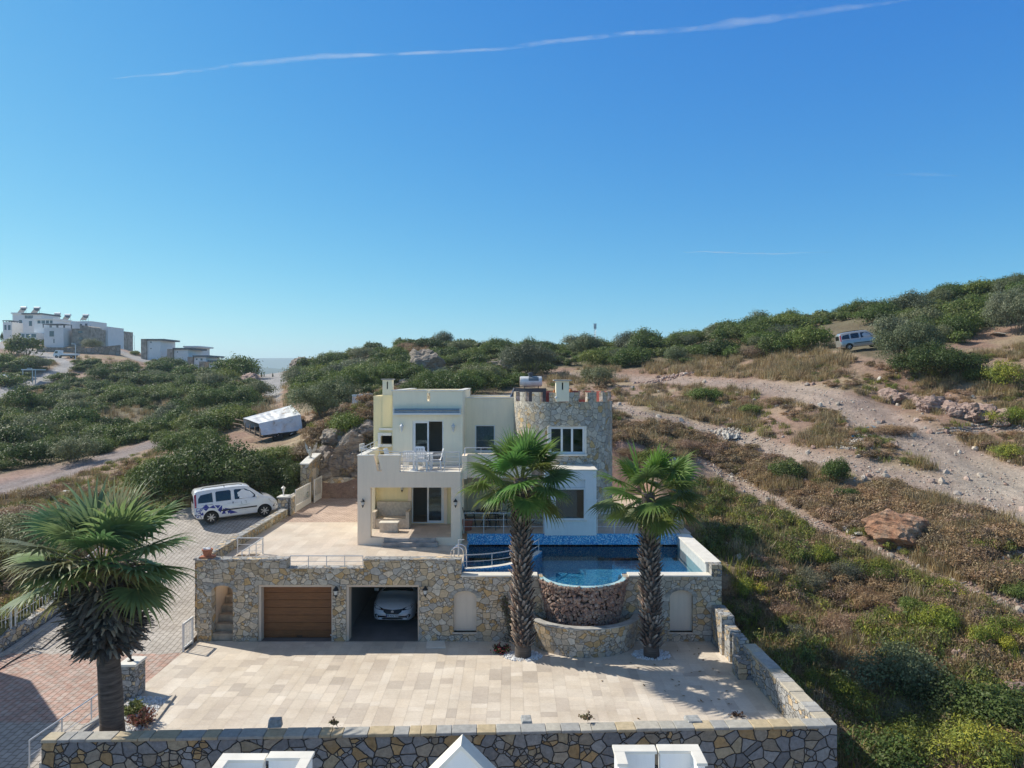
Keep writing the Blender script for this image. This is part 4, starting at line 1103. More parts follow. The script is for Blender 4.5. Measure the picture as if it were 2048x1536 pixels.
mb = MB(); mb.box(XL-0.03,slotL-0.10,PF-0.03,PF+0.3,PT,PT+0.035); mb.box(slotL+0.09,cut+0.03,PF-0.03,PF+0.3,PT,PT+0.035); mb.box(XL-0.03,XL+0.3,PF+0.3,MY+3.5,PT,PT+0.035); mb.box(cut,XR,PF-0.03,PF+0.28,FL,FL+0.03)
mb.build('parapet_coping', M['white_marble'], hs_)
mb = MB(); mb.box(XL+0.28,-2.62,PF+0.28,MY,2.70,zb-0.002); mb.build('porch_floor_slab', M['travertine'], hs_)
struct(tiles('porch_paving', (OL, -2.62, PF+0.02, MY), zb+0.003, [0.41], [0.6,0.4], [(0.66,0.55,0.46),(0.62,0.52,0.43)]), 'travertine porch floor', 'paving')
# steps
mb = MB(); mb.box(X(765,31.2),X(875,31.2),31.2,PF+0.02,2.66,2.83); mb.box(X(768,31.45),X(871,31.45),31.42,PF+0.1,2.83,2.985)
mb.build('porch_steps', plain('step_stone', (0.44,0.40,0.37), 0.8, 0, 0.2, 3), hs_, bevel=0.01)
# right balcony over the patio
mb = MB(); mb.box(-2.27,0.9,33.0,BY,5.45,FL); mb.box(-2.27,0.9,33.0,33.2,FL,6.55); mb.box(-2.27,-2.05,PF+0.6,33.0,FL,6.55); mb.box(-2.27,-2.05,PF+0.6,33.0,5.5,FL)
mb.build('side_balcony', M['taupe'], hs_)
# --- barbecue block, chimney left
BQ = 35.5
mb = MB(); x0b, x1b = X(747,BQ), -5.8
bo = (X(762,BQ), X(784,BQ), Z(888,BQ), Z(871,BQ)); lo = (X(761,BQ), X(784,BQ), 5.95, Z(906,BQ))
mb.slab([rc(x0b,x1b,FL,Z(792,BQ)), rc(*bo), rc(*lo)], BQ, BQ+0.2, 'xz'); mb.box(x0b,x0b+0.2,BQ+0.2,38.5,FL,Z(792,BQ)); mb.box(x0b+0.2,x1b,38.3,38.5,FL,Z(792,BQ))
mb.box(x0b+0.2,x1b,BQ+0.2,38.3,Z(800,BQ),Z(798,BQ)); mb.box(x0b+0.2,x1b,BQ+0.9,BQ+1.0,FL,8.0)
mb.build('wall', M['yellow'], hs_)
mb = MB(); w = 0.14
mb.slab([rc(bo[0]-w,bo[1],bo[2]-w,bo[3]+w), rc(*bo)], BQ-0.12, BQ-0.002, 'xz'); mb.box(x0b+0.3,x1b,BQ-0.16,BQ-0.002,Z(860,BQ),Z(856,BQ)); mb.build('barbecue_surround', M['white_plaster'], hs_)
mb = MB(); mb.box(bo[0],bo[1],BQ+0.5,BQ+0.55,bo[2]-0.05,bo[3]+0.05); mb.box(bo[0]-0.04,bo[1],BQ+0.2,BQ+0.5,bo[3],bo[3]+0.05); mb.build('barbecue_back', M['dark'], hs_)
mb = MB(); mb.box(X(765,BQ),X(784,BQ),BQ-0.05,BQ+0.55,Z(856,BQ)+0.05,Z(790,BQ)); mb.build('chimney_breast', M['yellow'], hs_)
def chimney(x0, x1, y0, y1, z0, z1, slot, mat, capw=0.07, tall=0.45):
    mb = MB(); xm = (x0+x1)/2
    mb.slab([rc(x0,x1,z0,z1), rc(xm-slot/2,xm+slot/2,z1-tall,z1-0.08)], y0, y0+0.12, 'xz'); mb.box(x0,x0+0.1,y0+0.12,y1,z0,z1); mb.box(x1-0.1,x1,y0+0.12,y1,z0,z1); mb.box(x0+0.1,x1-0.1,y1-0.1,y1,z0,z1)
    c = mb.build('chimney', mat, hs_)
    mb = MB(); mb.box(x0-capw,x1+capw,y0-capw,y1+capw,z1,z1+0.06); mb.build('chimney_cap', M['concrete'], c, bevel=0.015)
    mb = MB(); mb.box(x0+0.1,x1-0.1,y0+0.2,y0+0.24,z1-tall-0.1,z1-0.02); mb.build('flue', M['dark'], c)
chimney(X(765,BQ),X(784,BQ),BQ,BQ+0.5,Z(791,BQ),Z(760,BQ),0.07,M['yellow_pale'])
# --- tower
TCX, TCY, TR_ = 2.62, 36.7, 2.53
tw_t0, tw_t1 = Z(785,34.2), Z(804,34.2)
wx0, wx1, wz0, wz1 = X(1096,34.3), X(1171,34.3), Z(909,34.3), Z(852,34.3)
mb = MB(); NS = 144
zs = [2.0, wz0, wz1, tw_t1]
def tp(i, r): a = 2*math.pi*i/NS; return TCX+r*math.cos(a), TCY+r*math.sin(a)
for i in range(NS):
    am = 2*math.pi*(i+0.5)/NS; xm = TCX+TR_*math.cos(am)
    front_ = math.sin(am) < 0
    u0, u1 = 2*math.pi*i/NS*TR_, 2*math.pi*(i+1)/NS*TR_
    for j in range(3):
        if j == 1 and front_ and wx0 < xm < wx1: continue
        p, q = tp(i, TR_), tp(i+1, TR_); o = len(mb.v)
        mb.v += [(p[0],p[1],zs[j]),(q[0],q[1],zs[j]),(q[0],q[1],zs[j+1]),(p[0],p[1],zs[j+1])]
        mb.uv[len(mb.f)] = [(u0,zs[j]),(u1,zs[j]),(u1,zs[j+1]),(u0,zs[j+1])]; mb.f.append((o,o+1,o+2,o+3)); mb.m.append(0)
# merlons: (start, end) in pixels across the front, then regular behind
fr = [(1027,1032),(1040,1051),(1064.5,1081),(1098,1117),(1136.5,1157),(1175,1190),(1204,1215),(1221,1223)]
def a_of(px):
    x = X(px,34.4 if 1060 < px < 1190 else 35.3); k = max(-1, min(1, (x-TCX)/TR_)); return 2*math.pi-math.acos(k) if True else 0
mer = [(a_of(a), a_of(b)) for a, b in fr]
a = 0.1
while a < math.pi-0.1: mer.append((a, a+0.17)); a += 0.34
TH_ = 0.22
for (a0, a1) in mer:
    n = 3; o = len(mb.v)
    for k in range(n+1):
        aa = a0+(a1-a0)*k/n
        for r, z in ((TR_,tw_t1-0.02),(TR_,tw_t0),(TR_-TH_,tw_t0),(TR_-TH_,tw_t1-0.02)):
            mb.v.append((TCX+r*math.cos(aa), TCY+r*math.sin(aa), z))
    for k in range(n):
        q = o+4*k; u0 = (a0+(a1-a0)*k/n)*TR_; u1 = (a0+(a1-a0)*(k+1)/n)*TR_
        for e, (i0, i1, va, vb, mi) in enumerate(((0,1,tw_t1,tw_t0,0),(1,2,tw_t0,tw_t0+TH_,0),(2,3,tw_t0,tw_t1,1))):
            mb.uv[len(mb.f)] = [(u0,va),(u1,va),(u1,vb),(u0,vb)]; mb.f.append((q+i0,q+4+i0,q+4+i1,q+i1)); mb.m.append(mi)
    for q in (o, o+4*n):
        mb.uv[len(mb.f)] = [(0,tw_t1),(0,tw_t0),(TH_,tw_t0),(TH_,tw_t1)]; mb.f.append((q,q+1,q+2,q+3)); mb.m.append(0)
tow = mb.build('tower_wall', [M['stone_tower'], M['redpaint']], hs_, recalc=False)
mb = MB(); mb.arcwall(TCX,TCY,TR_-0.005,TR_-0.005,0,360,tw_t1-0.5,tw_t1-0.015,TH_,72); mb.build('inner_parapet', M['redpaint'], tow, recalc=False)
mb = MB(); mb.lathe((TCX,TCY,8.45), [(TR_-0.2,0),(TR_-0.2,0.08)], 48); mb.build('tower_roof', plain('roof_screed', (0.40,0.22,0.17), 0.9), tow)
# red inner posts seen through the gaps behind (stair house)
mb = MB(); mb.box(1.3,3.2,38.0,38.7,8.5,9.32); mb.build('roof_hatch', M['redpaint'], hs_)
# tower window
def window(name, x0, x1, z0, z1, y, panes, fw=0.07, mat=None, depth=0.08, parent=hs_, sill=True, gl=True, mull=None):
    mb = MB(); mat = mat or M['pvc']; xs = [x0]
    ws = [(x1-x0-fw*(len(panes)+1))*p/sum(panes) for p in panes]
    holes = []; x = x0+fw
    for w in ws: holes.append(rc(x, x+w, z0+fw, z1-fw)); x += w+fw
    mb.slab([rc(x0,x1,z0,z1)]+holes, y, y+depth, 'xz'); f = mb.build(name, mat, parent)
    for h in holes:
        mb = MB(); mb.box(h[0][0],h[1][0],y+depth*0.45,y+depth*0.55,h[0][1],h[2][1])
        if gl: mb.build('pane', M['glass'], f)
    if sill:
        mb = MB(); mb.box(x0-0.08,x1+0.08,y-0.12,y+depth,z0-0.06,z0-0.002); mb.build('sill', M['white_marble'], f, bevel=0.008)
    return f
yw = TCY-TR_*math.sqrt(1-((wx1-TCX)/TR_)**2)-0.02
window('window', wx0+0.06, wx1-0.04, wz0+0.03, wz1-0.04, yw, [1.1,0.95,1.1], 0.10)
mb = MB(); mb.box(wx0-0.03,wx0+0.06,34.15,yw+0.2,wz0,wz1); mb.box(wx1-0.04,wx1+0.04,34.2,yw+0.2,wz0,wz1); mb.box(wx0+0.06,wx1-0.04,yw+0.0,yw+0.2,wz1-0.04,wz1); mb.box(wx0-0.05,wx1+0.06,34.08,yw+0.2,wz0-0.05,wz0+0.02)
mb.build('window_reveal', M['white_marble'], hs_)
mb = MB(); mb.box(1.0,4.2,36.4,36.5,6,8.3); mb.build('interior_wall', M['room'], hs_)
chimney(X(1112,34.05),X(1138,34.05),34.0,34.6,Z(803,34.05),Z(762,34.05),0.07,M['cream'],0.12,0.42)
# --- white bay projecting into the pool
YB = 32.40; bx0, bx1 = X(1089,YB), X(1193,YB); bzt = Z(941,YB)
vx0, vx1, vz0, vz1 = X(1109,YB), X(1170.5,YB), Z(1040,YB), Z(977,YB)
mb = MB(); mb.slab([rc(bx0,bx1,2.90,bzt), rc(vx0,vx1,vz0,vz1), rc(vx0,vx1,vz1+0.02,Z(959,YB))], YB, YB+0.22, 'xz')
mb.box(bx0,bx0+0.2,YB+0.22,34.9,2.9,bzt); mb.box(bx1-0.2,bx1,YB+0.22,34.9,2.9,bzt); mb.box(bx0+0.2,bx1-0.2,YB+0.22,34.8,bzt-0.1,bzt-0.01); mb.box(vx0-0.02,vx1+0.02,YB+0.12,YB+0.22-0.003,vz1,Z(957,YB))
mb.build('bay_wall', M['bay'], hs_)
mb = MB(); zl = Z(1000,YB); mb.box(bx0-0.03,vx0,YB-0.04,YB-0.002,zl-0.06,zl+0.03); mb.box(vx1,bx1+0.03,YB-0.04,YB-0.002,zl-0.06,zl+0.03); mb.build('string_course', M['bay'], hs_)
mb = MB(); mb.box(bx0-0.04,bx1+0.04,YB-0.04,34.9,bzt,bzt+0.05); mb.build('bay_coping', M['white_marble'], hs_, bevel=0.01)
window('window', vx0, vx1, vz0, vz1, YB+0.05, [1], 0.06, sill=True)
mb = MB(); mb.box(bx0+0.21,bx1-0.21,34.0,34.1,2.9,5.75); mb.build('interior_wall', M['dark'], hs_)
# upper middle window with a curtain
window('window', W1[0], W1[1], W1[2], W1[3], BY+0.06, [1], 0.06)
mb = MB(); n = 40; 
for k in range(n+1):
    x = W1[0]+(W1[1]-W1[0])*k/n; y = BY+0.17+0.015*math.sin(k*1.3); mb.v += [(x,y,W1[2]),(x,y,W1[3])]
for k in range(n): mb.f.append((2*k,2*k+2,2*k+3,2*k+1)); mb.m.append(0)
mb.build('curtain', plain('white_curtain', (0.88,0.90,0.89), 0.9), hs_, recalc=False)
# balcony sliding door (left leaf closed, right open)
def slider(x0, x1, z0, z1, y, open_right=True, bars=False):
    f = 0.06; xm = (x0+x1)/2
    mb = MB(); mb.slab([rc(x0,x1,z0,z1), rc(x0+f,x1-f,z0+f*0.6,z1-f)], y, y+0.12, 'xz'); d = mb.build('sliding_door', M['pvc'], hs_)
    a, b = (x0+f, xm+0.04) if open_right else (xm-0.04, x1-f)
    mb = MB(); g = 0.08; mb.slab([rc(a,b,z0+f*0.6,z1-f), rc(a+g,b-g,z0+f*0.6+g,z1-f-g)], y+0.02, y+0.06, 'xz'); l = mb.build('door_leaf', M['pvc'], d)
    mb = MB(); mb.box(a+g,b-g,y+0.035,y+0.045,z0+f*0.6+g,z1-f-g); mb.build('glass_pane', M['glass'], l)
    mb = MB(); hx = b-g*0.5 if open_right else a+g*0.5; mb.box(hx-0.012,hx+0.012,y-0.01,y+0.02,z0+0.95,z0+1.15); mb.build('handle', M['rail'], l)
    return d
slider(-4.84,-3.33,5.98,8.02,MY+0.08,True)
d_ = slider(D1[0],D1[1],3.02,5.25,MY+0.08,False)
mb = MB()
for k in range(7): z = 3.3+k*0.26; mb.box(X(862,MY),X(883,MY),MY+0.32,MY+0.34,z,z+0.12)
mb.build('window_blind', plain('grey_blind', (0.35,0.34,0.31), 0.8), hs_)
mb = MB(); mb.slab([rc(D1[0]-0.16,D1[1]+0.16,3.0,5.42), rc(D1[0],D1[1],3.0,5.25)], MY-0.03, MY+0.018, 'xz'); mb.build('door_surround', M['taupe'], hs_)
# awning cassette above the balcony door
aw = thing('awning', 'rolled up awning in a long grey cassette above the balcony door', 'awning', (-4.1, MY, 8.55))
xa, xb = X(787,MY-0.1), X(922,MY-0.1)
mb = MB(); mb.box(xa,xb,MY-0.20,MY-0.02,Z(821,MY),Z(817,MY)); mb.build('cassette_hood', plain('blue_grey_metal', (0.16,0.24,0.32), 0.4, 0.3), aw, bevel=0.02)
mb = MB(); mb.tube([(xa+0.03,MY-0.16,Z(824,MY)),(xb-0.03,MY-0.16,Z(824,MY))], 0.055, 10); mb.build('fabric_roll', plain('grey_blue_awning', (0.34,0.40,0.45), 0.8), aw)
mb = MB(); mb.box(xa,xb,MY-0.26,MY-0.18,Z(829,MY),Z(826,MY)); mb.build('front_bar', M['pvc'], aw)
for x in (xa, xb-0.06):
    mb = MB(); mb.box(x,x+0.06,MY-0.24,MY-0.02,Z(829,MY),Z(817,MY)); mb.build('end_bracket', M['rail'], aw)
# balcony railings
railing('railing', (cut,PF+0.12,FL+0.03), (XR-0.05,PF+0.12,FL+0.03), 0.86, 5, 3, M['rail'], 'grey metal railing along the front of the balcony', 0.024, 0.018)
railing('railing', (XL+0.13,PF+0.2,PT+0.04), (XL+0.13,MY+3.4,PT+0.04), 0.30, 7, 1, M['rail'], 'low metal railing on the left parapet of the balcony', 0.022, 0.016)
mb = MB(); mb.tube([(XL+0.1,PF+0.14,PT+0.32),(cut,PF+0.12,FL+0.89)], 0.02, 6); mb.tube([(X(758,PF),PF+0.14,FL+0.1),(X(758,PF),PF+0.14,FL+0.89)], 0.018, 6)
tag(mb.build('hand_rail', M['rail']), 'metal hand rail running over the slotted corner of the balcony parapet', 'railing')
railing('stair_railing', (XL-0.75,MY+1.0,PT-0.2), (XL-0.06,MY-1.2,PT+0.05), 0.35, 6, 1, M['rail'], 'sloping metal stair railing outside the left of the balcony', 0.022, 0.014)
railing('railing', (-2.16,PF+0.6,6.55), (-2.16,33.0,6.55), 0.28, 3, 0, M['rail'], 'short side railing at the right end of the balcony', 0.024, 0.018)
railing('railing', (-2.16,33.1,6.55), (0.7,33.1,6.55), 0.28, 5, 0, M['rail'], 'low railing on the parapet above the dining patio', 0.024, 0.018)
# --- roof equipment
tk = thing('water_heater', 'white cylindrical solar water tank on dark collector panels on the roof', 'water heater', (0.8, 37.6, 9.1))
ty = 37.6; tx0, tx1, tz_ = X(1040,ty), X(1084,ty), Z(763,ty)
mb = MB(); r_t = 0.27; mb.lathe((0,ty,tz_), [(0.0,tx0-0.015),(r_t-0.06,tx0-0.012),(r_t-0.01,tx0+0.02),(r_t,tx0+0.06),(r_t,tx1-0.06),(r_t-0.01,tx1-0.02),(r_t-0.06,tx1)], 24, axis='x')
mb.build('tank', plain('enamel_white', (0.74,0.75,0.76), 0.3, 0, 0.08, 5), tk, smooth=True)
mb = MB(); mb.lathe((0,ty,tz_), [(0,tx0-0.03),(r_t-0.03,tx0-0.03),(r_t-0.03,tx0-0.014),(0,tx0-0.014)], 24, axis='x'); mb.build('rusty_end', plain('rusty_white', (0.52,0.38,0.28), 0.7, 0, 0.3, 8), tk)
mb = MB(); lx0, lx1 = X(1057,ty), X(1077,ty)
for a0 in range(6):
    a1_, a2_ = R(200-0+12*a0-8), R(200+12*(a0+1)-8)
lab_ = MB()
for k in range(8):
    w1, w2 = R(188+7*k), R(188+7*(k+1)); f1 = lambda w: (ty+(r_t+0.006)*math.cos(w+0), tz_-(r_t+0.006)*math.sin(w))
    p1, p2 = f1(w1), f1(w2); lab_.add([(lx0,p1[0],p1[1]),(lx1,p1[0],p1[1]),(lx1,p2[0],p2[1]),(lx0,p2[0],p2[1])], [(0,1,2,3)])
lab_.build('label_plate', plain('grey_blue_label', (0.16,0.20,0.23), 0.5, 0, 0.1), tk)
mb = MB(); mb.lathe((X(1061,ty),ty,tz_+r_t), [(0.12,-0.03),(0.12,0.14),(0.15,0.14),(0.15,0.18),(0.05,0.2)], 14); mb.build('filler_cap', plain('dark_plastic', (0.07,0.08,0.10), 0.5), tk)
mb = MB()
for x in (tx0+0.25, tx1-0.2):
    mb.box(x-0.02,x+0.02,ty-0.2,ty+0.2,tz_-r_t-0.10,tz_-r_t+0.02); mb.tube([(x,ty-0.2,8.6),(x,ty-0.2,tz_-r_t)], 0.02, 5); mb.tube([(x,ty+0.2,8.6),(x,ty+0.2,tz_-r_t)], 0.02, 5)
mb.build('tank_stand', M['black_metal'], tk)
mb = MB(); zc = tz_-r_t-0.08
mb.add([(X(1017,ty),ty-0.9,8.95),(X(1090,ty),ty-0.9,8.75),(X(1092,ty),ty-0.2,zc),(X(1028,ty),ty-0.2,zc),(X(1017,ty),ty-0.85,8.88),(X(1090,ty),ty-0.85,8.68),(X(1092,ty),ty-0.15,zc-0.07),(X(1028,ty),ty-0.15,zc-0.07)], [(0,1,2,3),(7,6,5,4),(0,4,5,1),(1,5,6,2),(2,6,7,3),(3,7,4,0)])
mb.build('collector_panel', tinted('collector_glass', (0.03,0.035,0.045), 0.1), tk)
mb = MB(); mb.tube([(X(1017,ty),ty-0.92,8.9),(X(1028,ty),ty-0.22,zc)], 0.03, 6); mb.build('panel_edge', M['steel'], tk)
for (px, py, lab, s_) in ((1141,782,'orange clay pot right of the white tower chimney',1.1),(1109.5,783,'small clay pot half hidden behind the left side of the tower chimney',0.8)):
    y = 36.6; mb = MB(); z0 = Z(py+12,y)-0.05; mb.lathe((X(px,y),y,z0), [(0.09*s_,0),(0.13*s_,0.12),(0.14*s_,0.25),(0.09*s_,0.4),(0.05*s_,0.46)], 14); mb.box(X(px,y)-0.2,X(px,y)+0.2,y-0.2,y+0.2,8.5,z0-0.003)
    tag(mb.build('clay_pot', plain('orange_clay', (0.50,0.17,0.05), 0.8, 0, 0.2, 8), smooth=True), lab, 'clay pot')
mb = MB(); c_ = Vector((X(1112,34),34.0,Z(796,34))); mb.tube([c_+Vector((0.12,0.25,-0.22)), c_+Vector((0.02,0.0,-0.04)), c_], 0.02, 6); mb.lathe((c_.x,c_.y-0.05,c_.z+0.02), [(0.05,-0.14),(0.065,-0.1),(0.06,0.05),(0.02,0.07)], 12, axis='y')
tag(mb.build('floodlight', M['pvc'], smooth=True), 'small white floodlight on the tower battlement beside the chimney', 'floodlight')
# --- wall lanterns
def lantern(px, py, y, label, dark=True, s=1.0, glassy=True):
    c = at(px, py, y); t = thing('wall_lantern', label, 'wall lamp', (c.x, y, c.z), 0, 'lanterns on the walls'); m = M['black_metal'] if dark else M['rail']
    yy = y-0.16*s
    mb = MB(); mb.box(c.x-0.035*s,c.x+0.035*s,y-0.02,y,c.z-0.05*s,c.z+0.16*s); mb.tube([(c.x,y-0.01,c.z+0.12*s),(c.x,yy,c.z+0.24*s),(c.x,yy,c.z+0.2*s)], 0.012*s, 5); mb.build('bracket', m, t)
    mb = MB(); mb.lathe((c.x,yy,c.z), [(0.10*s,0.10*s),(0.09*s,0.13*s),(0.03*s,0.20*s),(0.012*s,0.24*s)], 8); mb.build('hood', m, t)
    mb = MB(); mb.lathe((c.x,yy,c.z), [(0.045*s,-0.06*s),(0.075*s,0.10*s)], 8); mb.build('glass_body', plain('frosted_lamp_glass', (0.55,0.57,0.56), 0.15, 0, 0.02) if 'lampg' not in M else M['lampg'], t)
    mb = MB(); mb.lathe((c.x,yy,c.z), [(0.008*s,-0.16*s),(0.03*s,-0.11*s),(0.055*s,-0.06*s),(0.05*s,-0.04*s)], 8); mb.build('base', m, t)
M['lampg'] = plain('frosted_lamp_glass', (0.55,0.57,0.56), 0.15, 0, 0.02)
lantern(674,1184,FY,'black lantern on the stone pillar between the garage bays',s=1.15); lantern(851.5,1183,FY,'black lantern right of the open garage bay',s=1.1)
lantern(727,1007,PF,'black lantern on the left porch pillar'); lantern(911.5,1007,PF,'black lantern on the right porch pillar')
lantern(805,977,MY,'black lantern hanging inside the porch left of the door')
lantern(804.5,857,MY,'pale lantern left of the balcony door',False,1.1); lantern(907,857,MY,'pale lantern right of the balcony door',False,1.1)
def post_lamp(c, label, m, s=1.0):
    t = thing('lantern', label, 'lamp', c, 0, 'lanterns on gate posts'); x, y, z = c
    mb = MB(); mb.lathe((x,y,z), [(0.10*s,0),(0.09*s,0.02*s),(0.03*s,0.05*s),(0.025*s,0.16*s),(0.05*s,0.2*s)], 10); mb.build('base', m, t)
    mb = MB(); mb.lathe((x,y,z), [(0.05*s,0.2*s),(0.085*s,0.36*s)], 8); mb.build('glass_body', M['lampg'], t)
    mb = MB(); mb.lathe((x,y,z), [(0.11*s,0.36*s),(0.10*s,0.40*s),(0.04*s,0.45*s),(0.008*s,0.5*s)], 10); mb.build('hood', m, t)
post_lamp((-12.12,22.6,1.10), 'black lantern on the short pillar behind the big palm trunk', M['black_metal'], 1.05)
post_lamp((-12.4,38.57,3.69), 'small white lantern on the short gate post near the van', M['rail_white'], 1.1)

# --- furniture
mb = MB(); P = lambda px, py, z=zb: Vector((X(px,(CH-z)*F/(py-HY)), (CH-z)*F/(py-HY), z))
bn = thing('stone_bench', 'travertine bench with a high back and square arms inside the porch', 'bench', (-5.9,34,zb))
bxa, bxb, byf = X(744,33.4), X(818,33.4), 33.45
mb = MB(); mb.box(bxa+0.16,bxb-0.16,byf+0.02,34.3,zb,zb+0.45); mb.build('seat', M['travertine'], bn, bevel=0.01)
for a_, b_ in ((bxa,bxa+0.16),(bxb-0.16,bxb)):
    mb = MB(); mb.box(a_,b_,byf-0.02,34.35,zb,zb+0.78); mb.build('armrest', M['travertine'], bn, bevel=0.01)
mb = MB(); mb.box(bxa+0.05,bxb-0.05,34.3,34.46,zb,zb+1.12); mb.build('backrest', M['travertine'], bn, bevel=0.01)
tb = thing('stone_table', 'low travertine block table in front of the porch bench', 'table', (-5.6,32.9,zb))
ta, tb2 = X(758,32.6), X(796,32.6)
mb = MB(); mb.box(ta+0.02,tb2-0.02,32.62,33.0,zb,zb+0.42); mb.build('table_base', M['travertine'], tb, bevel=0.01)
mb = MB(); mb.box(ta-0.01,tb2+0.01,32.58,33.05,zb+0.42,zb+0.46); mb.build('table_top', M['white_marble'], tb, bevel=0.008)
def plastic_chair(x, y, z, rot, label):
    t = thing('garden_chair', label, 'chair', (x,y,z), rot, 'white chairs on the balcony'); m = M['plastic_white']
    mb = MB(); mb.box(-0.24,0.24,-0.24,0.22,0.41,0.44); mb.build('seat', m, t, loc=(0,0,0), bevel=0.01)
    mb = MB(); mb.slab([[(-0.24,0.44),(0.24,0.44),(0.24,0.88),(0.18,0.93),(-0.18,0.93),(-0.24,0.88)]]+[rc(-0.19+0.079*k,-0.19+0.079*k+0.03,0.52,0.84) for k in range(5)], 0.0, 0.03, 'xz')
    for i, v in enumerate(mb.v): mb.v[i] = (v[0], v[1]+0.20+(v[2]-0.44)*0.25, v[2])
    mb.build('backrest', m, t, loc=(0,0,0))
    for sx in (-1, 1):
        for sy in (-1, 1):
            mb = MB(); mb.obox((sx*0.225, sy*0.2, 0.21), 0.045, 0.05, 0.43, (sy*0.08, sx*-0.05, 0)); mb.build('leg', m, t, loc=(0,0,0))
        mb = MB(); mb.box(sx*0.27-0.025,sx*0.27+0.025,-0.2,0.26,0.64,0.67); mb.box(sx*0.27-0.02,sx*0.27+0.02,-0.2,-0.16,0.42,0.64); mb.build('armrest', m, t, loc=(0,0,0), bevel=0.006)
    return t
plastic_chair(X(819,32.5),32.35,FL,math.pi,'white plastic chair left on the near side of the balcony table')
plastic_chair(X(845,32.5),32.35,FL,math.pi,'white plastic chair in the middle on the near side of the balcony table')
plastic_chair(X(872,32.8),32.85,FL,-math.pi/2+0.15,'white plastic chair at the right end of the balcony table')
plastic_chair(X(786,33.2),33.0,FL,math.pi/2-0.2,'white plastic chair at the left end of the balcony table')
plastic_chair(X(838,33.6),33.6,FL,0,'white plastic chair on the far side of the balcony table near the glass door')
wt = thing('garden_table', 'white plastic table on the balcony among the white chairs', 'table', (X(838,32.9),32.95,FL))
mb = MB(); mb.box(-0.65,0.65,-0.36,0.36,0.70,0.73); mb.box(-0.6,0.6,-0.31,0.31,0.66,0.70); mb.build('table_top', M['plastic_white'], wt, loc=(0,0,0), bevel=0.01)
for sx in (-1,1):
    for sy in (-1,1):
        mb = MB(); mb.box(sx*0.55-0.03,sx*0.55+0.03,sy*0.28-0.03,sy*0.28+0.03,0,0.66); mb.build('leg', M['plastic_white'], wt, loc=(0,0,0))
mb = MB(); bx_, by_ = X(827,32.1), 32.1; mb.lathe((bx_,by_,FL), [(0.2,0),(0.2,0.06),(0.05,0.1),(0.03,0.12),(0.03,0.9),(0.0,0.9)], 14)
tag(mb.build('umbrella_base', M['plastic_white']), 'white parasol base with its empty pole on the balcony', 'parasol base')
bm_ = M['black_metal']
PZ = 2.97
dt = thing('dining_table', 'round black metal table on the patio behind the pool', 'table', (X(972,34.2),34.2,PZ))
mb = MB(); mb.lathe((0,0,0), [(0.5,0.71),(0.52,0.72),(0.52,0.74),(0.5,0.75)], 24); mb.build('table_top', bm_, dt, loc=(0,0,0))
for k in range(4):
    a = math.pi/4+k*math.pi/2; mb = MB(); mb.tube([(0.1*math.cos(a),0.1*math.sin(a),0.71),(0.16*math.cos(a),0.16*math.sin(a),0.35),(0.36*math.cos(a),0.36*math.sin(a),0.0)], 0.018, 6); mb.build('leg', bm_, dt, loc=(0,0,0))
for (px, lab) in ((966,'left dark candle jar on the round patio table'),(981,'right dark candle jar on the round patio table')):
    mb = MB(); x = X(px,34.15); mb.lathe((x,34.1,PZ+0.75), [(0.06,0),(0.085,0.05),(0.085,0.15),(0.05,0.19),(0.05,0.22)], 12); tag(mb.build('candle_jar', M['dark'], smooth=True), lab, 'jar')
def metal_chair(x, y, z, rot, label):
    t = thing('metal_chair', label, 'chair', (x,y,z), rot, 'black chairs on the patio'); m = bm_
    mb = MB(); mb.box(-0.23,0.23,-0.23,0.23,0.42,0.45); mb.build('seat', m, t, loc=(0,0,0), bevel=0.01)
    mb = MB(); mb.tube([(-0.22,0.22,0.44),(-0.24,0.34,0.92),(-0.1,0.36,0.98),(0.1,0.36,0.98),(0.24,0.34,0.92),(0.22,0.22,0.44)], 0.018, 6)
    for k in range(9): xx = -0.19+0.0475*k; mb.tube([(xx,0.23,0.48),(xx,0.345,0.95)], 0.012, 4)
    mb.build('backrest', m, t, loc=(0,0,0))
    for sx in (-1,1):
        for sy in (-1,1):
            mb = MB(); mb.tube([(sx*0.21,sy*0.21,0.43),(sx*0.25,sy*0.27,0)], 0.016, 6); mb.build('leg', m, t, loc=(0,0,0))
        mb = MB(); mb.tube([(sx*0.25,0.27,0.66),(sx*0.28,0.0,0.68),(sx*0.27,-0.2,0.64),(sx*0.23,-0.2,0.44)], 0.016, 6); mb.build('armrest', m, t, loc=(0,0,0))
metal_chair(X(940,34.1),34.1,PZ,math.pi/2,'black metal chair at the left of the round patio table')
metal_chair(X(1003,34.3),34.3,PZ,-math.pi/2,'black metal chair at the right of the round patio table, partly behind the palm trunk')
metal_chair(X(985,33.4),33.45,PZ,math.pi-0.3,'black metal chair on the pool side of the round patio table')
metal_chair(X(985,34.9),34.9,PZ,-0.2,'black metal chair behind the round patio table')
pt = thing('flower_pot', 'large dark red clay pot at the left end of the patio behind the railing', 'flower pot', (X(935,33.2),33.2,PZ))
mb = MB(); mb.lathe((0,0,0), [(0.18,0),(0.26,0.4),(0.28,0.4),(0.28,0.48),(0.22,0.48),(0.2,0.42)], 20); mb.build('pot', plain('dark_terracotta', (0.26,0.08,0.05), 0.7), pt, loc=(0,0,0))
mb = MB(); mb.lathe((0,0,0.40), [(0.2,0),(0.2,0.03)], 14); mb.build('soil', M['soil'], pt, loc=(0,0,0))
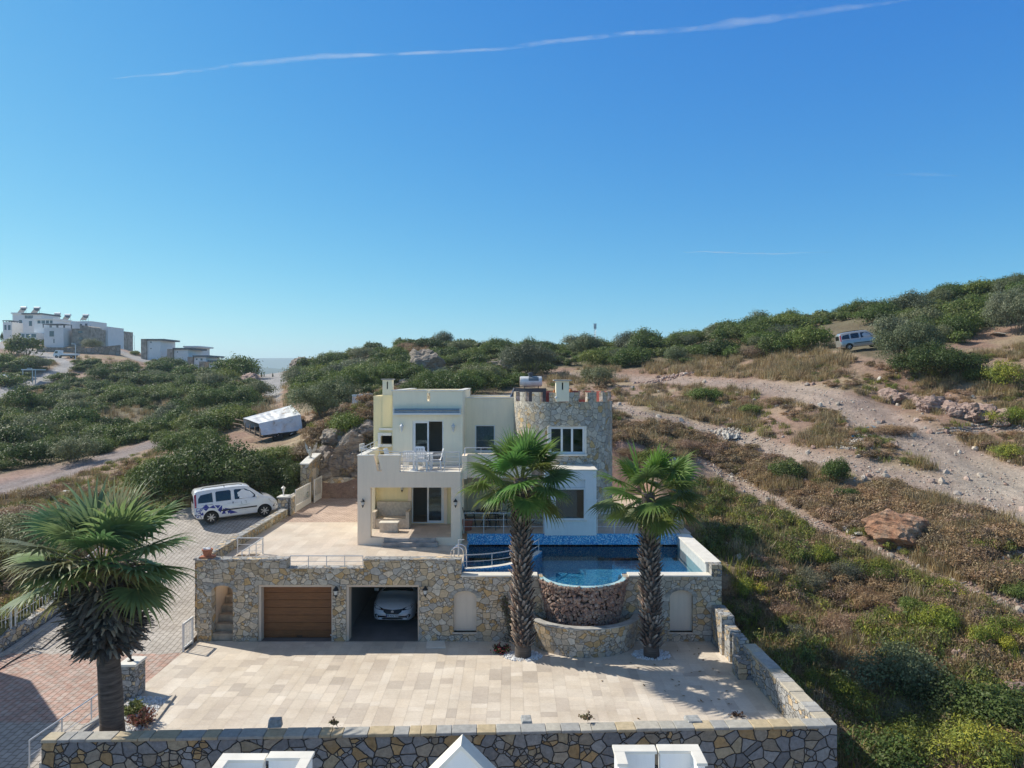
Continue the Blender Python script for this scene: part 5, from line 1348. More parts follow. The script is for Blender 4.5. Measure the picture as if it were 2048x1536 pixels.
# ================================================================ PALMS
def leafmat(name, c1, c2, trans=0.35, rough=0.55, obj_rand=0.0, scale=3.0, tipcol=None):
    t = NT(name)
    ca = t.n('Attribute', attribute_name='lcol').outputs['Color']
    nz = t.noise(t.n('TexCoord').outputs['Object'], scale, 3, 0.6)
    c = t.mix(1.0, ca, t.ramp(nz, [(0.3, (0.75,)*3), (0.7, (1.2,)*3)]), 'MULTIPLY')
    if obj_rand:
        oi = t.n('ObjectInfo').outputs['Random']
        v = t.ramp(oi, [(0, (1-obj_rand*1.3, 1-obj_rand*1.2, 1-obj_rand)), (0.35, (1-obj_rand*0.2, 1.0, 1-obj_rand*0.5)), (0.7, (1+obj_rand*0.7, 1+obj_rand*0.45, 1.0)), (1, (1.0+obj_rand*0.3, 1.0+obj_rand*0.3, 1+obj_rand*0.8))])
        c = t.mix(1.0, c, v, 'MULTIPLY')
    t.link(c, t.p.inputs['Base Color']); t.p.inputs['Roughness'].default_value = rough
    t.p.inputs['Specular IOR Level'].default_value = 0.35
    tr = t.n('BsdfTranslucent', {'Color': c}); mx = t.n('MixShader', {0: trans, 1: t.p.outputs[0], 2: tr.outputs[0]})
    t.link(mx.outputs[0], t.out.inputs[0]); return t.mat
M['leaf'] = leafmat('leaf', 0, 0, 0.3, 0.55, 0.30)
M['palmleaf'] = leafmat('palm_leaf', 0, 0, 0.38, 0.52, 0.0)
M['bark'] = plain('bark', (0.11,0.085,0.06), 0.95, 0, 0.3, 10)
def mesh_arr(name, V_, F_, C_, mat, parent=None, link=True, smooth=False):
    """V_ (n,3), F_ (m,4) quads, C_ (n,3) vertex colours"""
    me = bpy.data.meshes.new(name); V_ = np.asarray(V_, np.float32); F_ = np.asarray(F_, np.int32)
    me.vertices.add(len(V_)); me.vertices.foreach_set('co', V_.ravel())
    k = F_.shape[1]
    me.loops.add(F_.size); me.loops.foreach_set('vertex_index', F_.ravel())
    me.polygons.add(len(F_)); me.polygons.foreach_set('loop_start', np.arange(len(F_), dtype=np.int32)*k)
    me.polygons.foreach_set('loop_total', np.full(len(F_), k, np.int32))
    if smooth: me.polygons.foreach_set('use_smooth', np.ones(len(F_), bool))
    a_ = me.color_attributes.new('lcol', 'FLOAT_COLOR', 'POINT')
    a_.data.foreach_set('color', np.concatenate([np.clip(C_, 0, 1), np.ones((len(V_), 1))], 1).astype(np.float32).ravel())
    me.update(calc_edges=True); me.materials.append(mat)
    o = bpy.data.objects.new(name, me)
    if link: col.objects.link(o)
    if parent is not None: o.parent = parent
    return o
def fan_frond(V_, F_, C_, base, az, el, plen, rad, r, green, tip, droop=1.0, twist=0.0):
    """one fan leaf: a curved stalk, then ~46 pleated segments whose tips hang down"""
    d = Vector((math.cos(az)*math.cos(el), math.sin(az)*math.cos(el), math.sin(el)))
    # stalk bends down with its weight
    pts = []; p = Vector(base); dd = d.copy(); n = 7
    for i in range(n+1):
        pts.append(p.copy()); dd = (dd + Vector((0,0,-0.055*droop))).normalized(); p = p + dd*plen/n
    side = dd.cross(Vector((0,0,1)))
    if side.length < 0.1: side = Vector((1,0,0))
    side.normalize(); upv = side.cross(dd).normalized()
    side = (side*math.cos(twist)+upv*math.sin(twist)).normalized(); upv = side.cross(dd).normalized()
    w = 0.022
    for i in range(n):
        o = len(V_); a, b = pts[i], pts[i+1]; w0 = w*(1.4-0.8*i/n)
        for q in (a-side*w0, a+side*w0, b+side*w0, b-side*w0): V_.append(q)
        C_ += [(0.20,0.24,0.07)]*4; F_.append((o,o+1,o+2,o+3))
        o = len(V_)
        for q in (a-upv*w0, a+upv*w0, b+upv*w0, b-upv*w0): V_.append(q)
        C_ += [(0.18,0.21,0.06)]*4; F_.append((o,o+1,o+2,o+3))
    hub = pts[-1]; NSg = 44
    for k in range(NSg):
        t_ = (k+0.5)/NSg*2-1; ang = t_*R(128)
        ray = (dd*math.cos(ang) + side*math.sin(ang)).normalized()
        ray = (ray + upv*(0.16 if k % 2 else 0.02) - upv*0.20*abs(t_)).normalized()
        L_ = rad*(1.0-0.25*abs(t_)**2)*(0.9+0.2*r.random()); p = hub.copy(); dr = ray.copy(); seg = 6
        wid0 = L_*math.pi*1.35/NSg*0.43; prev = None; tw = (r.random()-0.5)*0.5
        gk = 0.85+0.3*r.random()
        for j in range(seg+1):
            s_ = j/seg; wdt = wid0*min(s_*2.4+0.12, 1.0)*(1.0 if s_ < 0.5 else max(0.03, 1-(s_-0.5)*2.3))
            tang = dr.cross(upv)
            if tang.length < 0.01: tang = side
            tang = tang.normalized(); o = len(V_)
            V_.append(p - tang*wdt); V_.append(p + tang*wdt + upv*wdt*(0.5 if k % 2 else -0.5))
            m_ = max(0, (s_-0.62)/0.38); m_ = m_*m_
            c = tuple((green[i]*(1-m_)+tip[i]*m_)*gk for i in range(3)); C_ += [c, c]
            if prev is not None: F_.append((prev, prev+1, o+1, o))
            prev = o
            dr = (dr + Vector((0,0,-1))*droop*(0.02+0.95*max(0, s_-0.40)**1.3)*(0.7+0.6*r.random())).normalized()
            p = p + dr*L_/seg
def fan_palm(name, label, loc, height, tr, crown_r, nf, seed, boots, skirt=None, green=(0.14,0.235,0.055), tip=(0.28,0.27,0.08), lean=(0,0), elmin=-22, skew=(0,0)):
    r = random.Random(seed); root = thing(name, label, 'palm tree', loc, 0)
    H_ = height; ax = lambda z: Vector((lean[0]*(z/H_)**1.3, lean[1]*(z/H_)**1.3, z))
    # trunk
    mb = MB(); n = 24; pts = [ax(H_*i/n) for i in range(n+1)]
    prof_ = [tr*(1.12-0.12*min(1, i/4)) if i < 4 else tr*(1.0 - 0.08*math.sin(i*0.7)*0.3 - 0.10*i/n) for i in range(n+1)]
    mb.tube(pts, prof_, 20)
    t = NT(name+'_trunk'); o_ = t.obj(); mp = t.n('Mapping', {'Vector': o_, 'Scale': (1.2,1.2,9)})
    nz = t.noise(mp.outputs[0], 2.0, 5, 0.65)
    cr = [(0.3,(0.045,0.036,0.030)),(0.55,(0.115,0.095,0.080)),(0.75,(0.19,0.16,0.135))]
    t.bump(nz, 0.9, 0.03); t.fin(t.ramp(nz, cr), 0.95)
    mb.build('trunk', t.mat, root, loc=(0,0,0), smooth=True)
    # old leaf bases
    if boots:
        z0, z1, nb, bl = boots; V_, F_, C_ = [], [], []
        for k in range(nb):
            z = z0+(z1-z0)*k/nb; a = k*2.39996+r.random()*0.3; c = ax(z); rr = tr*(1.0-0.1*z/H_)
            out = Vector((math.cos(a), math.sin(a), 0)); tg = Vector((-math.sin(a), math.cos(a), 0))
            L_ = bl*(0.7+0.6*r.random()); up = Vector((0,0,1))
            w = 0.070*(0.8+0.5*r.random()); b0 = c+out*rr*0.93-up*L_*0.25; tipd = (up*0.8+out*(0.45+0.6*r.random())+tg*(r.random()-0.5)*0.5).normalized()
            b1 = b0+tipd*L_; o = len(V_); th = out*0.025
            wt = w*(0.35+0.3*r.random())
            for q in (b0-tg*w, b0+tg*w, b1+tg*wt, b1-tg*wt, b0-tg*w*0.6+th*2.4, b0+tg*w*0.6+th*2.4, b1+tg*wt*0.6+th, b1-tg*wt*0.6+th): V_.append(q)
            k_ = 0.6+0.8*r.random(); cc = r.choice([(0.26,0.185,0.135),(0.36,0.28,0.22),(0.20,0.12,0.085),(0.42,0.34,0.27)]); dk = tuple(x*0.45*k_ for x in cc); cc = tuple(x*k_ for x in cc)
            C_ += [dk,dk,cc,cc,dk,dk,cc,cc]
            F_ += [(o+4,o+5,o+6,o+7),(o,o+4,o+7,o+3),(o+5,o+1,o+2,o+6),(o+7,o+6,o+2,o+3),(o,o+3,o+2,o+1)]
        mesh_arr('leaf_bases', V_, F_, C_, M['bootmat'], root)
    if skirt:
        z0, z1, nb, rad0 = skirt; V_, F_, C_ = [], [], []
        for k in range(nb):
            f_ = r.random(); z = z0+(z1-z0)*f_; a = r.random()*6.283; c = ax(z); bulge = rad0*(0.55+0.45*math.sin(math.pi*(0.15+0.75*f_)))
            out = Vector((math.cos(a), math.sin(a), 0)); tg = Vector((-math.sin(a), math.cos(a), 0)); up = Vector((0,0,1))
            L_ = 0.30+0.35*r.random(); w = 0.05+0.05*r.random(); b0 = c+out*bulge*(0.45+0.3*r.random())+up*0.1
            dr = (out*(0.9+0.6*r.random())+up*(-0.7+1.3*r.random())+tg*(r.random()-0.5)*0.9).normalized(); b1 = b0+dr*L_*0.5; b2 = b1+(dr+up*(-0.5*r.random())).normalized()*L_*0.5
            o = len(V_); nrm = dr.cross(tg).normalized()*0.02
            for q, ww in ((b0,w),(b1,w*0.8),(b2,w*0.25)):
                V_.append(q-tg*ww); V_.append(q+nrm); V_.append(q+tg*ww)
            k_ = 0.5+0.9*r.random(); cc = r.choice([(0.20,0.145,0.10),(0.13,0.09,0.065),(0.30,0.225,0.165),(0.42,0.31,0.20)]); cc = tuple(x*k_ for x in cc); C_ += [cc]*9
            for j in (0, 3): F_ += [(o+j,o+j+1,o+j+4,o+j+3),(o+j+1,o+j+2,o+j+5,o+j+4)]
        mesh_arr('dead_skirt', V_, F_, C_, M['bootmat'], root)
    V_, F_, C_ = [], [], []; top = ax(H_)
    for k in range(nf):
        f_ = (k+0.5)/nf; el = R(84-(84-elmin)*f_**0.85); az = k*2.39996+r.random()*0.25
        if el < R(25) and abs(((az % 6.2832)-4.712)) < R(55) and skirt: el = R(30)+r.random()*0.3
        pl = crown_r*(0.46+0.16*r.random())*(0.75+0.35*math.sin(math.pi*f_)); rad = crown_r*(0.49+0.12*r.random())
        g = tuple(x*(0.8+0.45*r.random())*(1.0-0.12*f_) for x in green); g = (g[0]*(1+0.5*max(0, f_-0.8)*4), g[1], g[2])
        base = top + Vector((math.cos(az)*tr*0.4, math.sin(az)*tr*0.4, -0.35*f_))
        tp_ = tip if f_ > 0.5 else (green[0]*1.6, green[1]*1.35, green[2]*1.3)
        fan_frond(V_, F_, C_, base, az, el, pl, rad, r, g, tp_, 0.7+0.9*f_, (r.random()-0.5)*0.9)
    mesh_arr('crown', V_, F_, C_, M['palmleaf'], root)
    return root
t = NT('leaf_base_fibre'); ca = t.n('Attribute', attribute_name='lcol').outputs['Color']
t.fin(t.mix(1.0, ca, t.ramp(t.noise(t.obj(), 30, 4, 0.7), [(0.3,(0.7,)*3),(0.7,(1.3,)*3)]), 'MULTIPLY'), 0.9); M['bootmat'] = t.mat
p1 = gz(1045,1312); p2 = gz(1303,1312)
fan_palm('palm_tree', 'tall fan palm with shaggy brown trunk left of the stone cascade', (p1.x+0.02,p1.y,0), Z(955,p1.y), 0.27, 2.0, 27, 3, (0.45, Z(978,p1.y), 460, 0.27), lean=(-0.10,0.0), elmin=-12)
fan_palm('palm_tree', 'tall fan palm with shaggy brown trunk right of the stone cascade', (p2.x,p2.y,0), Z(985,p2.y), 0.26, 2.0, 25, 8, (0.40, Z(1010,p2.y), 430, 0.27), lean=(-0.12,0.0), elmin=-14)
fan_palm('palm_tree', 'big fan palm at the left with smooth trunk and bulging dead skirt', (X(226,19.3),19.3,-0.1), Z(1118,19.3)+0.05, 0.305, 2.3, 32, 21, None, skirt=(2.8, 5.1, 1700, 0.95), green=(0.20,0.29,0.13), tip=(0.34,0.29,0.06), lean=(-0.30,0.0), elmin=-12)
# ================================================================ SHRUBS AND TREES
def crown_proto(name, seed, nleaf, leaf, lobes, cols, flat=0.8, lr=(0.24,0.20), dmax=0.66, upright=0.0, hollow=0.55, spiky=0.0, smooth_lobes=True):
    """a unit-size shrub crown: leaf-sized quads spread through overlapping lobes"""
    g = np.random.default_rng(seed)
    Lc = []
    for i in range(lobes):
        a = g.random()*6.283; d = (dmax*math.sqrt(g.random())) if i else 0
        rr = lr[0]+lr[1]*g.random(); Lc.append((d*math.cos(a), d*math.sin(a), (0.30+(0.62-lr[0]*0.4)*g.random()**0.6*(1-d*0.75))*flat, rr, g.random()))
    Lc = np.array(Lc); w = Lc[:,3]**2; pick = g.choice(lobes, nleaf, p=w/w.sum())
    dirs = g.normal(size=(nleaf,3)); dirs /= np.linalg.norm(dirs, axis=1)[:,None]
    dirs[:,2] = np.where(g.random(nleaf) < 0.72, np.abs(dirs[:,2]), dirs[:,2])
    rad = hollow+(1-hollow)*g.random(nleaf)**0.6
    nz = 1+0.28*np.sin(dirs[:,0]*5+Lc[pick,4]*20)*np.cos(dirs[:,1]*4+Lc[pick,4]*9)+0.12*g.normal(size=nleaf)
    P0 = Lc[pick,:3]+dirs*(Lc[pick,3]*rad*nz)[:,None]*np.array([1,1,flat*1.05])
    P0[:,2] = np.maximum(P0[:,2], -0.04+0.05*g.random(nleaf))
    nrm = dirs*0.9+g.normal(size=(nleaf,3))*0.55+np.array([0,0,0.25]); nrm /= np.linalg.norm(nrm, axis=1)[:,None]
    rv = g.normal(size=(nleaf,3)); rv[:,2] += upright*2; tu = rv-nrm*(rv*nrm).sum(1)[:,None]; tu /= np.linalg.norm(tu, axis=1)[:,None]; tv = np.cross(nrm, tu)
    sz = leaf*(0.6+0.8*g.random(nleaf))[:,None]; asp = 0.34 if spiky else 0.6
    Vv = np.stack([P0-tu*sz-tv*sz*asp*0.35, P0-tu*sz*0.1+tv*sz*asp, P0+tu*sz+tv*sz*0.05, P0+tu*sz*0.1-tv*sz*asp], 1).reshape(-1,3)
    Fv = np.arange(nleaf*4).reshape(-1,4)
    cs = np.array(cols); ci = g.integers(0, len(cs), lobes); cc = cs[ci[pick]]*0.6+cs[g.integers(0, len(cs), nleaf)]*0.4
    cc = cc*(0.75+0.5*g.random(nleaf))[:,None]
    Cv = np.repeat(cc, 4, 0)
    return Vv, Fv, Cv
def stems(seed, n, h, rad, w=0.012, colr=(0.13,0.10,0.075), curve=0.3):
    g = np.random.default_rng(seed); V_, F_, C_ = [], [], []
    for k in range(n):
        a = g.random()*6.283; sp = rad*math.sqrt(g.random()); hh = h*(0.6+0.6*g.random()); p = np.array([0.12*math.cos(a)*g.random(), 0.12*math.sin(a)*g.random(), -0.05])
        q = np.array([sp*math.cos(a), sp*math.sin(a), hh]); m = (p+q)/2+np.array([0,0,0.12*h])+g.normal(size=3)*curve*0.15
        tv = np.array([-math.sin(a), math.cos(a), 0])
        for axv in (tv, np.array([math.cos(a), math.sin(a), 0.0])):
            o = len(V_)
            for s_, ww in ((p,w),(m,w*0.7),(q,w*0.25)): V_.append(s_-axv*ww); V_.append(s_+axv*ww)
            F_ += [(o,o+1,o+3,o+2),(o+2,o+3,o+5,o+4)]; C_ += [np.array(colr)*(0.7+0.6*g.random())]*6
    return np.array(V_), np.array(F_), np.array(C_)
def shrub_obj(name, parts, mat=None):
    crown, stem = parts
    r0 = bpy.data.objects.new(name, None); r0.empty_display_size = 0.2
    return crown, stem
G_DARK = [(0.095,0.150,0.036),(0.070,0.120,0.030),(0.135,0.190,0.042),(0.12,0.145,0.050)]
G_MID = [(0.15,0.205,0.046),(0.12,0.175,0.042),(0.20,0.23,0.06)]
G_OLIVE = [(0.17,0.195,0.105),(0.14,0.165,0.085),(0.21,0.23,0.14)]
G_YEL = [(0.34,0.35,0.045),(0.24,0.29,0.05),(0.45,0.42,0.05),(0.17,0.22,0.05)]
G_BRN = [(0.33,0.215,0.13),(0.40,0.29,0.18),(0.25,0.16,0.10),(0.36,0.26,0.19)]
G_GREY = [(0.20,0.20,0.15),(0.16,0.17,0.12),(0.24,0.23,0.18)]
KIND = {}
def make_kind(key, base, cols, n_var, nleaf, leaf, lobes, flat, stemc, **kw):
    out = []
    for i in range(n_var):
        a = crown_proto(base, 100+hash_(key)+i*7, nleaf, leaf, lobes, cols, flat, **kw)
        cr = mesh_arr('crown', a[0], a[1], a[2], M['leaf'], link=False)
        s_ = stems(300+i, 14, 0.55*flat, 0.5, 0.014, stemc); st = mesh_arr('branches', s_[0], s_[1], s_[2], M['leaf'], link=False)
        out.append((cr.data, st.data))
        bpy.data.objects.remove(cr); bpy.data.objects.remove(st)
    KIND[key] = out
def hash_(s): return sum(ord(c)*(i+3) for i, c in enumerate(s)) % 977
BR = (0.13,0.10,0.075)
make_kind('dark', 'dark', G_DARK, 5, 6500, 0.031, 24, 0.85, BR)
make_kind('mid', 'mid', G_MID, 5, 6500, 0.030, 22, 0.80, BR)
make_kind('olive', 'olive', G_OLIVE, 4, 7000, 0.026, 18, 0.95, (0.2,0.18,0.15))
make_kind('darkbig', 'darkbig', G_DARK+G_MID[:1], 3, 30000, 0.015, 62, 0.85, BR, lr=(0.12,0.13), dmax=0.80, hollow=0.7)
make_kind('olivebig', 'olivebig', G_OLIVE, 2, 28000, 0.014, 50, 0.95, (0.2,0.18,0.15), lr=(0.12,0.14), dmax=0.76, hollow=0.6)
make_kind('yellow', 'yellow', G_YEL+G_MID[:2], 3, 5000, 0.036, 14, 0.85, BR, upright=0.8, spiky=1.0)
make_kind('brown', 'brown', G_BRN, 4, 6000, 0.026, 14, 0.60, (0.2,0.14,0.10), hollow=0.3, spiky=1.0)
make_kind('grey', 'grey', G_GREY, 2, 7000, 0.022, 14, 0.85, (0.22,0.2,0.17), hollow=0.3, spiky=1.0)
make_kind('far', 'far', G_DARK+G_MID+G_OLIVE[:1], 4, 2000, 0.058, 16, 0.78, BR)
BIG = {}
def plant(name, kind, x, y, z, sx, sz, label, cat, group=None, rot=None, var=None, rr=random):
    var = rr.randrange(len(KIND[kind])) if var is None else var % len(KIND[kind])
    root = bpy.data.objects.new(name, None); col.objects.link(root); root.empty_display_size = 0.2
    root.location = (x, y, z); root.rotation_euler = (0, 0, rr.random()*6.28 if rot is None else rot); root.scale = (sx, sx, sz)
    tag(root, label, cat, group)
    for nm, me in zip(('crown', 'branches'), KIND[kind][var]):
        c = bpy.data.objects.new(nm, me); col.objects.link(c); c.parent = root
    return root
def plant1(name, kind, x, y, z, sx, sz, label, cat, group, rr):
    """a shrub too small in the photograph to show its branches: one crown mesh"""
    var = rr.randrange(len(KIND[kind])); c = bpy.data.objects.new(name, KIND[kind][var][0]); col.objects.link(c)
    c.location = (x, y, z); c.rotation_euler = (0, 0, rr.random()*6.28); c.scale = (sx, sx, sz)
    return tag(c, label, cat, group)
LAND = [('the radio mast',1190,668),('the silver van',1715,682),('the left house chimney',775,765),('the roof notch',855,775),('the roof water tank',1062,755),('the white tower chimney',1125,765),
 ('the lone olive bush',1195,772),('the grey crag',850,740),('the covered trailer',545,835),('the rocky knob',608,735),('the huge bush on the bank',1870,715),('the stepped villas',400,722),('the dirt road bend',320,885),
 ('the white truck',130,712),('the valley road end',545,765),('the stone tower battlement',1220,760),('the right picture edge',2048,620),('the left picture edge',0,850),('the wooded ridge top',850,675),('the lone flat roofed villa',305,700),('the shaded lower road',60,780),('the orange boulder',1790,1075),('the rubble heap',1915,1335),('the silvery grey bush',1795,1390),('the pool corner',1440,1130),('the court side wall',1560,1380),('the bottom right corner',2040,1520),('the arching grass clump',1620,1170),('the middle of the valley',250,820),('the skyline dip',1380,700),('the skyline shoulder',1620,630)]
USED = {}
def unique_label(base, px, py, ref=None):
    """a label that places one look-alike by the nearest landmark"""
    d, nm, lx, ly = min((math.hypot(px-l[1], (py-l[2])*1.6), l[0], l[1], l[2]) for l in LAND)
    dx, dy = px-lx, py-ly; far = 'just' if d < 25 else ('a little' if d < 60 else ('well' if d < 120 else 'far'))
    hor = 'left' if dx < 0 else 'right'; ver = 'above' if dy < 0 else 'below'
    w = (ver if abs(dy)*1.6 > abs(dx)*2.2 else (hor+' of' if abs(dx) > abs(dy)*3.5 else ver+' and '+hor+' of'))
    lab = '%s %s %s %s' % (base, far, w, nm); k = USED.get(lab, 0); USED[lab] = k+1
    return lab, k
ORD = ['']+[w+' ' for w in 'second third fourth fifth sixth seventh eighth ninth tenth eleventh twelfth thirteenth fourteenth fifteenth sixteenth seventeenth eighteenth nineteenth twentieth'.split()]+['twenty-'+w+' ' for w in 'first second third fourth fifth sixth seventh eighth ninth'.split()]+['thirtieth ']+['thirty-'+w+' ' for w in 'first second third fourth fifth sixth'.split()]
def finish_labels(objs):
    """look-alikes that still share a place are counted off from the left"""
    by = {}
    for o, px in objs: by.setdefault(o['label'], []).append((px, o))
    for lab, l in by.items():
        if len(l) < 2: continue
        l.sort(key=lambda t: t[0])
        for i, (px, o) in enumerate(l): o['label'] = ('leftmost ' if i == 0 else ('rightmost ' if i == len(l)-1 else ORD[min(i, 35)]))+lab.replace('the highest point of ', 'the top of ').replace('the skyline dip', 'the skyline dip')
# --- shrubs one can single out (photo pixel of the foot, radius in m, height factor)
NAMED = [
 ('brown', 1262, 945, 1.2,1.2,'brown bush right beside the foot of the tower','shrub'),
 ('mid',   1300, 935, 1.1,1.2,'green bush on the slope between the tower and the right palm crown','shrub'),
 ('yellow',1350, 985, 1.1,0.9,'yellow green bush beyond the back corner of the pool','shrub'),
 ('brown', 1370, 900, 1.5,1.3,'big tawny bush left of the crumpled white sheet','shrub'),
 ('brown', 1790, 870, 2.0,1.2,'tawny mound of dry brush on the dark bank between the tracks','shrub'),
 ('brown', 1560, 810, 1.9,1.1,'straw coloured bush in the fork of the two tracks','shrub'),
 ('dark',  425,1000, 4.4,4.9,'huge dark green bush on the bank behind the white van','shrub'),
 ('dark',  520, 985, 3.2,2.9,'dark bush right behind the van, left of the gate pillars','shrub'),
 ('dark',  330, 985, 2.6,3.2,'dark green bush at the left end of the big bank behind the van','shrub'),
 ('mid',   395, 920, 2.8,3.2,'bright green bushy shrub left of the tarp covered trailer','shrub'),
 ('mid',   335, 893, 1.6,1.9,'round olive green bush where the dirt road meets the bank','shrub'),
 ('olive', 655, 838, 3.7,4.3,'large grey green olive tree right behind the covered trailer','tree'),
 ('dark',  455, 822, 4.6,4.2,'wide brownish green tree left above the covered trailer','tree'),
 ('olive', 145, 925, 2.2,2.3,'round olive shrub with pale twigs beside the dirt road','shrub'),
 ('mid',   560, 925, 1.8,1.2,'low olive green shrub right below the covered trailer','shrub'),
 ('brown', 620, 915, 2.0,1.4,'brown dry bush above the tall stone pillar','shrub'),
 ('olive', 1195, 772, 2.1,2.4,'lone olive bush beside the track behind the tower','shrub'),
 ('mid',   1408, 803, 1.9,1.6,'round green bush on bare ground between the two tracks','shrub'),
 ('dark',  1575, 960, 1.25,1.5,'dark green bush on the brown slope, left of the pair','shrub'),
 ('dark',  1672, 968, 0.95,1.7,'upright dark bush with a tall shoot on the brown slope','shrub'),
 ('dark',  1690, 1005,0.85,0.9,'low dark bush just below the upright dark bush','shrub'),
 ('dark',  1870, 758, 3.9,3.6,'huge dark glossy bush on the bank right of the silver van','shrub'),
 ('olive', 1818, 735, 3.4,4.9,'tall pale olive tree growing out of the huge dark bush','tree'),
 ('olive', 2040, 668, 3.6,5.6,'grey olive tree at the right edge of the picture','tree'),
 ('yellow',2010, 775, 1.7,2.1,'bright yellow green bush at the right edge on the upper bank','shrub'),
 ('yellow',2020, 850, 1.6,1.5,'yellow flowering bush at the right edge above the dirt track','shrub'),
 ('mid',   1950, 765, 1.3,1.2,'small grey green shrub left of the bright yellow bush','shrub'),
 ('yellow',2020, 920, 1.3,1.0,'low green bush at the right edge below the pale track junction','shrub'),
 ('mid',   1500, 828, 1.1,1.0,'small green bush among straw grass in the fork of the tracks','shrub'),
 ('yellow',1620, 1400,0.62,1.05,'small bright yellow green bush beside the court side wall','shrub'),
 ('yellow',1497, 1195,0.75,0.85,'yellow green bush in the shade just outside the pool corner','shrub'),
 ('olive', 1795, 1395,1.7,1.7,'big silvery grey bush in the middle of the lower right slope','shrub'),
 ('yellow',1880, 1265,1.0,1.1,'leafy yellow green bush above the heap of reddish rubble','shrub'),
 ('yellow',1985, 1310,0.8,1.2,'tall yellow bush near the right edge on the lower slope','shrub'),
 ('dark',  2035, 1195,0.8,0.7,'dark green bush at the right edge beside the gravel path','shrub'),
 ('dark',  1880, 1420,1.5,1.4,'deep green bush right of the silvery grey bush','shrub'),
 ('mid',   1990, 1450,1.6,1.5,'green bush at the lower right edge below the rubble heap','shrub'),
 ('yellow',1840, 1510,1.3,1.2,'yellow tipped bush at the bottom edge right of the wall corner','shrub'),
 ('dark',  1760, 1530,1.6,1.2,'dark bush at the bottom edge just right of the wall corner','shrub'),
 ('yellow',1960, 1530,1.4,1.1,'yellow green bush in the bottom right corner','shrub'),
 ('grey',  1620, 1185,1.2,1.3,'clump of tall arching grass on the slope beyond the pool','grass clump'),
 ('brown', 1690, 1265,1.2,1.3,'tawny dry bush on the shade line of the lower slope','shrub'),
 ('olive', 25, 1150, 3.3,3.2,'grey olive tree behind the left palm at the left edge','tree'),
 ('brown', 40, 1040, 2.2,1.5,'reddish brown dry bush at the left edge','shrub'),
 ('brown', 70, 1000, 1.7,1.4,'dry twiggy bush on the grass below the dirt road','shrub'),
 ('mid',   140, 1045,1.5,1.0,'low green bush behind the left palm','shrub'),
 ('mid',   700, 870, 1.7,1.9,'green bush among the grey rocks left of the house','shrub'),
 ('dark',  560, 1010,1.5,1.3,'dark bush at the foot of the bank beside the gate post','shrub'),
 ('far',   50, 712, 5.2,7.0,'round dark tree standing alone beside the paved road on the left','tree'),
 ('olive', 1060,752, 4.2,5.0,'grey green tree behind the roof water tank','tree'),
 ('dark',  800, 775, 4.2,3.7,'bright topped dark bush behind the left house chimney','shrub'),
 ('mid',   880, 790, 3.0,3.0,'twiggy green bush behind the main roof','shrub'),
 ('dark',  940, 790, 3.6,3.6,'dark bush with bare twigs behind the middle of the roof','shrub'),
 ('dark',  700, 790, 3.8,3.6,'dense dark bush above the beehives','shrub'),
]
rr = random.Random(77)
taken = []
for (k, px, py, sx, sz, lab, cat) in NAMED:
    p = hit(px, py); taken.append((p.x, p.y, sx*0.8))
    nm = {'tree':'olive_tree' if k == 'olive' else 'tree','shrub':'shrub','grass clump':'grass_clump'}[cat]
    k = {'dark':'darkbig','mid':'darkbig','olive':'olivebig'}.get(k, k) if max(sx, sz) > 2.5 else k
    plant(nm, k, p.x, p.y, p.z-0.12*sz/2, sx, sz, lab, cat, None, rr=rr)
NB_ = []
for (px, py) in ((1455,985),(1500,1040),(1540,1065),(1580,1110),(1640,1130),(1700,1165),(1560,1240),(1600,1290),(1740,1215),(1830,1225),(1900,1200),(1960,1240),(1660,1330),(1700,1420),(1760,1320),(1850,1340),(1930,1400),(2020,1280),(2000,1380),(1700,1480),(1800,1460),(1900,1480),(1540,1160),(1480,1090),(1770,1160),(2030,1460)):
    p = hit(px, py); s_ = 0.5+0.55*rr.random(); k = rr.choice(['yellow','yellow','mid','brown','grey']); sz = s_*(0.8+0.5*rr.random()); lab, _k = unique_label({'yellow':'yellow green shrub','mid':'leafy green shrub','brown':'tawny dry shrub','grey':'grey twiggy shrub'}[k], px, py-10)
    NB_.append((plant('shrub', k, p.x, p.y, p.z-0.08, s_, sz, lab, 'shrub', 'shrubs on the lower right slope', rr=rr), px))
finish_labels(NB_)
# --- shrubs that cover the hill and the valley; the 300 largest in view stand alone, the rest is one mass
def scatter(poly, y0, y1, xr, spacing, seed, jitter=0.9):
    g = random.Random(seed); out = []; y = y0
    while y < y1:
        sp = spacing(y); x = xr[0]*y
        while x < xr[1]*y:
            xx = x+(g.random()-0.5)*sp*jitter; yy_ = y+(g.random()-0.5)*sp*jitter; z = H(xx, yy_); px, py = proj(xx, yy_, z)
            if inpoly(np.array(px), np.array(py), poly) and all((xx-a)**2+(yy_-b)**2 > c*c for a, b, c in taken): out.append((xx, yy_, z, px, py))
            x += sp
        y += sp*0.9
    return out
cover = []
sp_h = lambda y: 2.3+y*0.008
for (poly, nm, y0, y1, xr) in ((HILL,'hill',46,175,(-0.42,0.80)), (VALLEY,'valley',56,175,(-0.85,-0.30))):
    for (x, y, z, px, py) in scatter(poly, y0, y1, xr, sp_h, 5 if nm == 'hill' else 6):
        if fbm(np.array(x/7.0), np.array(y/7.0), 2, 61) < 0.38 and y > 60: continue
        # keep the silver van and the tracks clear
        if abs(px-1715) < 60 and 665 < py < 735: continue
        s_ = (1.1+1.7*rr.random()**2)*(1+0.002*y); cover.append((s_/y, x, y, z, s_, nm))
cover.sort(reverse=True)
NAMEK = {'dark':'dark green shrub','mid':'fresh green shrub','olive':'grey green shrub','yellow':'yellow green shrub','brown':'dry brown shrub'}
LB_ = []
WHERE = {'hill':'in the maquis on the ridge behind the house','valley':'in the scrub filled valley on the left'}
rest = []
